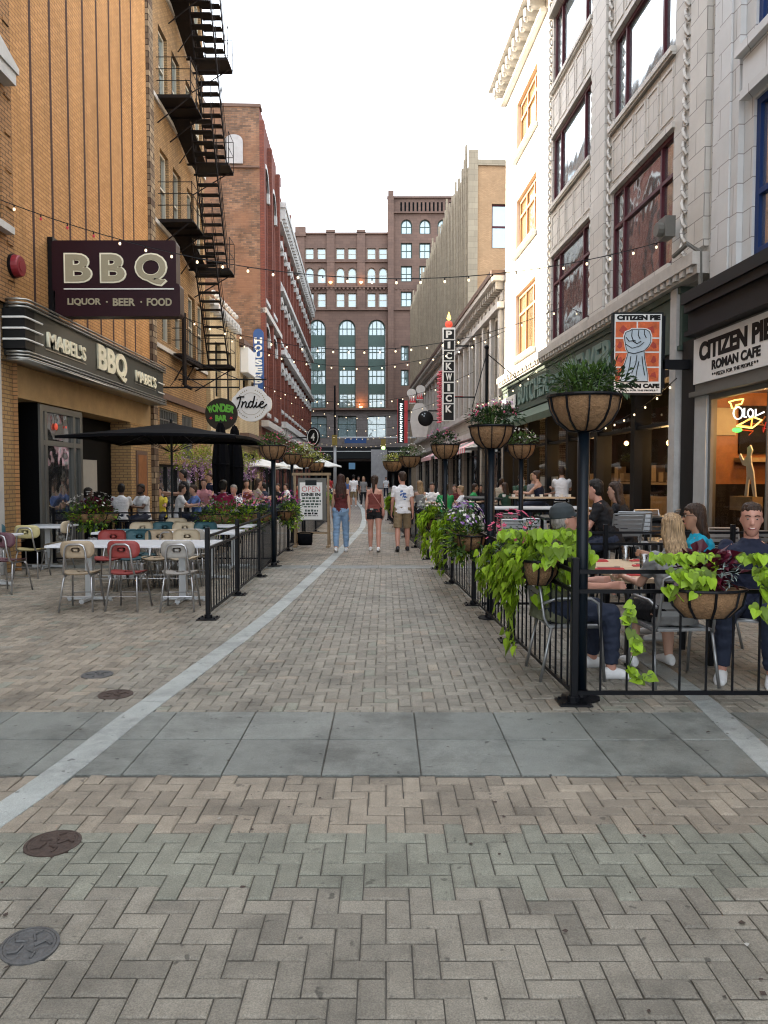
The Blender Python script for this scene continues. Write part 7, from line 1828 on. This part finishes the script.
# --- everyone further away: seat height follows from where the head stands in the photo
def seated(px, ytop, Y, face, label, H=1.70, fem=False, seat_gap=.0, **kw):
    ztop = at(px, ytop, Y).z; lean = kw.pop('lean', 8); hz = ztop - (.50*math.cos(R(lean)) + .07*math.cos(R(lean)) + .10 + .13)*(H/1.72)
    x = PX(px, Y); t = person(label, (x,Y,0), face, H, fem, hz=hz, lean=lean, sh=kw.pop('sh',(40,42)), el=kw.pop('el',(58,55)), thigh=(80,78), knee=(82,78), group='diners at the patio tables', **kw)
    stool('stool of the ' + label[0].lower() + label[1:70] if len(label.split()) < 13 else 'stool of the ' + ' '.join(label.split()[:9]), x, Y, max(.3, hz-.09)); return t
L_ = [
 (71,487,16.6,-60,'hunched guest in lavender shirt behind the maroon planter',dict(lean=38,top=('tee','lavender'),hair=('short','black'),skin='brown')),
 (120,483,16.8,10,'guest in white shirt with back turned near the menu on the black wall',dict(lean=14,top=('tee','white'),hair=('short','black'),skin='brown')),
 (144,483,17.4,150,'bearded man in white shirt facing the camera under the black umbrella',dict(top=('tee','white'),hair=('short','black'),skin='brown',extra=beard)),
 (178,484,17.0,-75,'boy in white shirt seated sideways next to the umbrella pole',dict(H=1.5,top=('tee','white'),hair=('short','brown'))),
 (197,484,18.6,120,'guest in blue shirt between the boy and the magenta shirt',dict(top=('tee','blue'),hair=('short','brown'))),
 (204,478,19.6,190,'guest in pink shirt seated behind the blue shirt',dict(top=('tee','pink'),hair=('short','auburn'),fem=True)),
 (222,479,16.2,-5,'broad person in magenta shirt seen from behind near the furled umbrellas',dict(H=1.85,lean=6,top=('tee','magenta'),hair=('short','black'),skin='tan')),
 (235,484,18.2,170,'grey haired guest in white behind the magenta shirt',dict(top=('tee','white'),hair=('short','grey'),skin='pink')),
 (246,479,22.5,200,'woman with bare arms seated below the white umbrella',dict(fem=True,top=('tank','rust'),hair=('long','brown'))),
 (255,478,21,-70,'guest in pale olive shirt seated before the first barbecue side basket post',dict(top=('tee','beige'),hair=('long','brown'),fem=True)),
 (266,482,24,80,'dark haired guest in navy just past the first barbecue side basket post',dict(top=('tee','navy'),hair=('short','black'))),
 (279,483,26,160,'guest in black behind the magenta flowers',dict(top=('tee','black'),hair=('short','brown'))),
 (288,483,30,120,'small distant guest in white behind the barbecue side baskets',dict(top=('tee','white'),hair=('short','brown'))),
 (160,486,21,180,'distant diner in yellow shirt near the umbrella pole',dict(top=('tee','yellow'),hair=('short','brown'))),
 (298,484,36,180,'tiny distant diner in red beside the easel top',dict(top=('tee','red'),hair=('short','black'))),
]
R_ = [
 (541,470,17.9,70,'guest in navy tank top seated at the long high counter',dict(top=('tank','navy'),hair=('bun','brown'),fem=True,lean=10)),
 (562,466,18.0,-10,'guest in white shirt seated with back to camera by the window menus',dict(top=('tee','white'),hair=('short','brown'))),
 (531,472,18.6,-60,'guest facing the navy tank top across the counter end',dict(top=('tee','grey'),hair=('short','blonde'),fem=True)),
 (519,474,20,200,'guest in dark green by the inner basket post',dict(top=('tee','darkgreen'),hair=('short','black'))),
 (446,483,19.5,10,'guest in bright green shirt between two brewery side basket posts',dict(top=('tee','green'),hair=('short','black'),lean=5)),
 (421,480,20.5,20,'blonde woman seated beside the walkway next to the white shirted group',dict(top=('tank','grey'),hair=('long','blonde'),fem=True)),
 (432,482,22.5,180,'guest in white behind the blonde woman on the brewery side patio',dict(top=('tee','white'),hair=('short','black'))),
 (456,484,24,150,'guest in dark red among the distant brewery side diners',dict(top=('tee','maroon'),hair=('long','brown'),fem=True)),
 (464,485,21,90,'guest in white just before the second brewery side basket post',dict(top=('tee','white'),hair=('short','blonde'))),
 (472,483,23,-90,'guest in teal green beside the white shirt on the far patio',dict(top=('tee','green'),hair=('short','brown'),skin='tan')),
 (480,484,27,180,'small diner in black just behind the second brewery side basket post',dict(top=('tee','black'),hair=('short','black'))),
 (500,478,24,-40,'guest in beige leaning beside the dark window frames',dict(top=('tee','beige'),hair=('short','brown'))),
 (507,482,20.5,30,'guest in dark green close to the brewery frontage',dict(top=('tee','darkgreen'),hair=('long','brown'),fem=True)),
]
for (px, yt, Y, fc, lab, kw) in L_ + R_: seated(px, yt, Y, fc, lab, **{**dict(H=1.70), **kw})
person('server in black standing beside the umbrella pole', (PX(184,19.5),19.5,0), 110, 1.86, False, sh=(20,35), el=(70,60), hair=('short','black'), top=('tee','black'), bottom=('trousers','black'), skin='tan')
person('dark shirted figure standing behind the magenta shirt', (PX(210,22),22,0), 150, 1.78, False, sh=(20,25), el=(60,60), hair=('short','auburn'), top=('tee','navy'), bottom=('trousers','darkjeans'))
person('distant walker in blue dress left of centre', (PX(347.5,44),44,0), 0, 1.66, True, thigh=(8,-8), hair=('long','blonde'), top=('tee','blue'), bottom=('shorts','blue'))
person('distant walker in white shirt and beige shorts at centre', (PX(353.5,41),41,0), 0, 1.82, False, thigh=(-8,10), hair=('short','black'), top=('tee','white'), bottom=('shorts','khaki'))
person('distant walker in black with a grey backpack', (PX(363.5,42),42,0), 178, 1.72, True, thigh=(6,-6), hair=('long','blonde'), top=('tee','grey'), bottom=('trousers','black'))
person('tiny walker in black far behind the three friends', (PX(358.5,50),50,0), 180, 1.74, False, hair=('short','black'), top=('tee','black'), bottom=('trousers','black'))
person('tiny walker in red near the far canopy', (PX(330,56),56,0), 0, 1.74, False, hair=('short','black'), top=('tee','red'), bottom=('trousers','darkjeans'))
person('tiny walker in white under the far canopy right of centre', (PX(386,60),60,0), 180, 1.74, False, hair=('short','brown'), top=('tee','white'), bottom=('trousers','navy'))
# low tables under the diners
def small_table(label, px, Y, z=.75, r=.4, m='table_wood'):
    t = thing('round_table', label, 'table', (PX(px,Y),Y,0), group='small round tables among the diners')
    b = MB(); b.lathe([(.001,z-.03),(r,z-.03),(r,z),(.001,z)], n=20); b.build('tabletop', m, t)
    b = MB(); b.tube([(0,0,.03),(0,0,z-.03)], .03, 8); b.lathe([(.24,0),(.24,.03),(.04,.05)], n=12); b.build('pedestal', 'black_metal', t)
for (px, Y, lab, z) in ((95,17.2,'small round table between the lavender and white shirts',.95),(131,17.9,'small round table in front of the bearded man',.95),(188,17.7,'small round table between the boy and blue shirt',.95),(228,17.4,'small round table in front of the magenta shirt',.95),(251,21.8,'small round table under the white umbrella diners',.95),
    (440,21,'small round table beside the bright green shirt',.9),(427,21.6,'small round table in front of the seated blonde woman by the walkway',.9),(468,22,'small round table among the distant brewery side diners',.9)):
    small_table(lab, px, Y, z)

# ------------------------------------------------------------------ one piece, one part: split trim meshes whose pieces stand apart
def split_pieces(o, gap=.06, most=60):
    me = o.data; n = len(me.vertices); par = list(range(n))
    def fd(a):
        while par[a] != a: par[a] = par[par[a]]; a = par[a]
        return a
    for p in me.polygons:
        v = p.vertices
        for q in v[1:]: par[fd(v[0])] = fd(q)
    isl = {}
    for i in range(n): isl.setdefault(fd(i), []).append(i)
    bb = []
    for k, vs in isl.items():
        c = [me.vertices[i].co for i in vs]; bb.append([k, [min(x[j] for x in c)-gap for j in range(3)], [max(x[j] for x in c)+gap for j in range(3)]])
    g = list(range(len(bb)))
    def gf(a):
        while g[a] != a: g[a] = g[g[a]]; a = g[a]
        return a
    for i in range(len(bb)):
        for j in range(i):
            if gf(i) != gf(j) and all(bb[i][1][a] <= bb[j][2][a] and bb[j][1][a] <= bb[i][2][a] for a in range(3)): g[gf(i)] = gf(j)
    grp = {}
    for i, b_ in enumerate(bb): grp.setdefault(gf(i), set()).add(b_[0])
    if len(grp) < 2 or len(grp) > most: return
    sets = list(grp.values()); name = o.name.split('.')[0]
    for S_ in sets:
        mb = MB(); mp = {}
        for p in me.polygons:
            if fd(p.vertices[0]) in S_:
                for i in p.vertices:
                    if i not in mp: mp[i] = len(mb.v); mb.v.append(tuple(me.vertices[i].co))
                mb.f.append(tuple(mp[i] for i in p.vertices)); mb.m.append(p.material_index)
        q = mb.build(name, list(me.materials), o.parent); 
    bpy.data.objects.remove(o)
NM = ('tile_motif','window_hood','neon_bar','pediment','orange_tile','railing','rope_column','spandrel','cornice','string_course','parapet_trim','pier','shop_cornice','coping','window_menu','slot_vent','timber_frame','corner_stone','wood')
for o in [o for o in bpy.data.objects if o.type == 'MESH' and o.parent and o.name.split('.')[0] in NM and not any(c.parent == o for c in [])]:
    split_pieces(o)
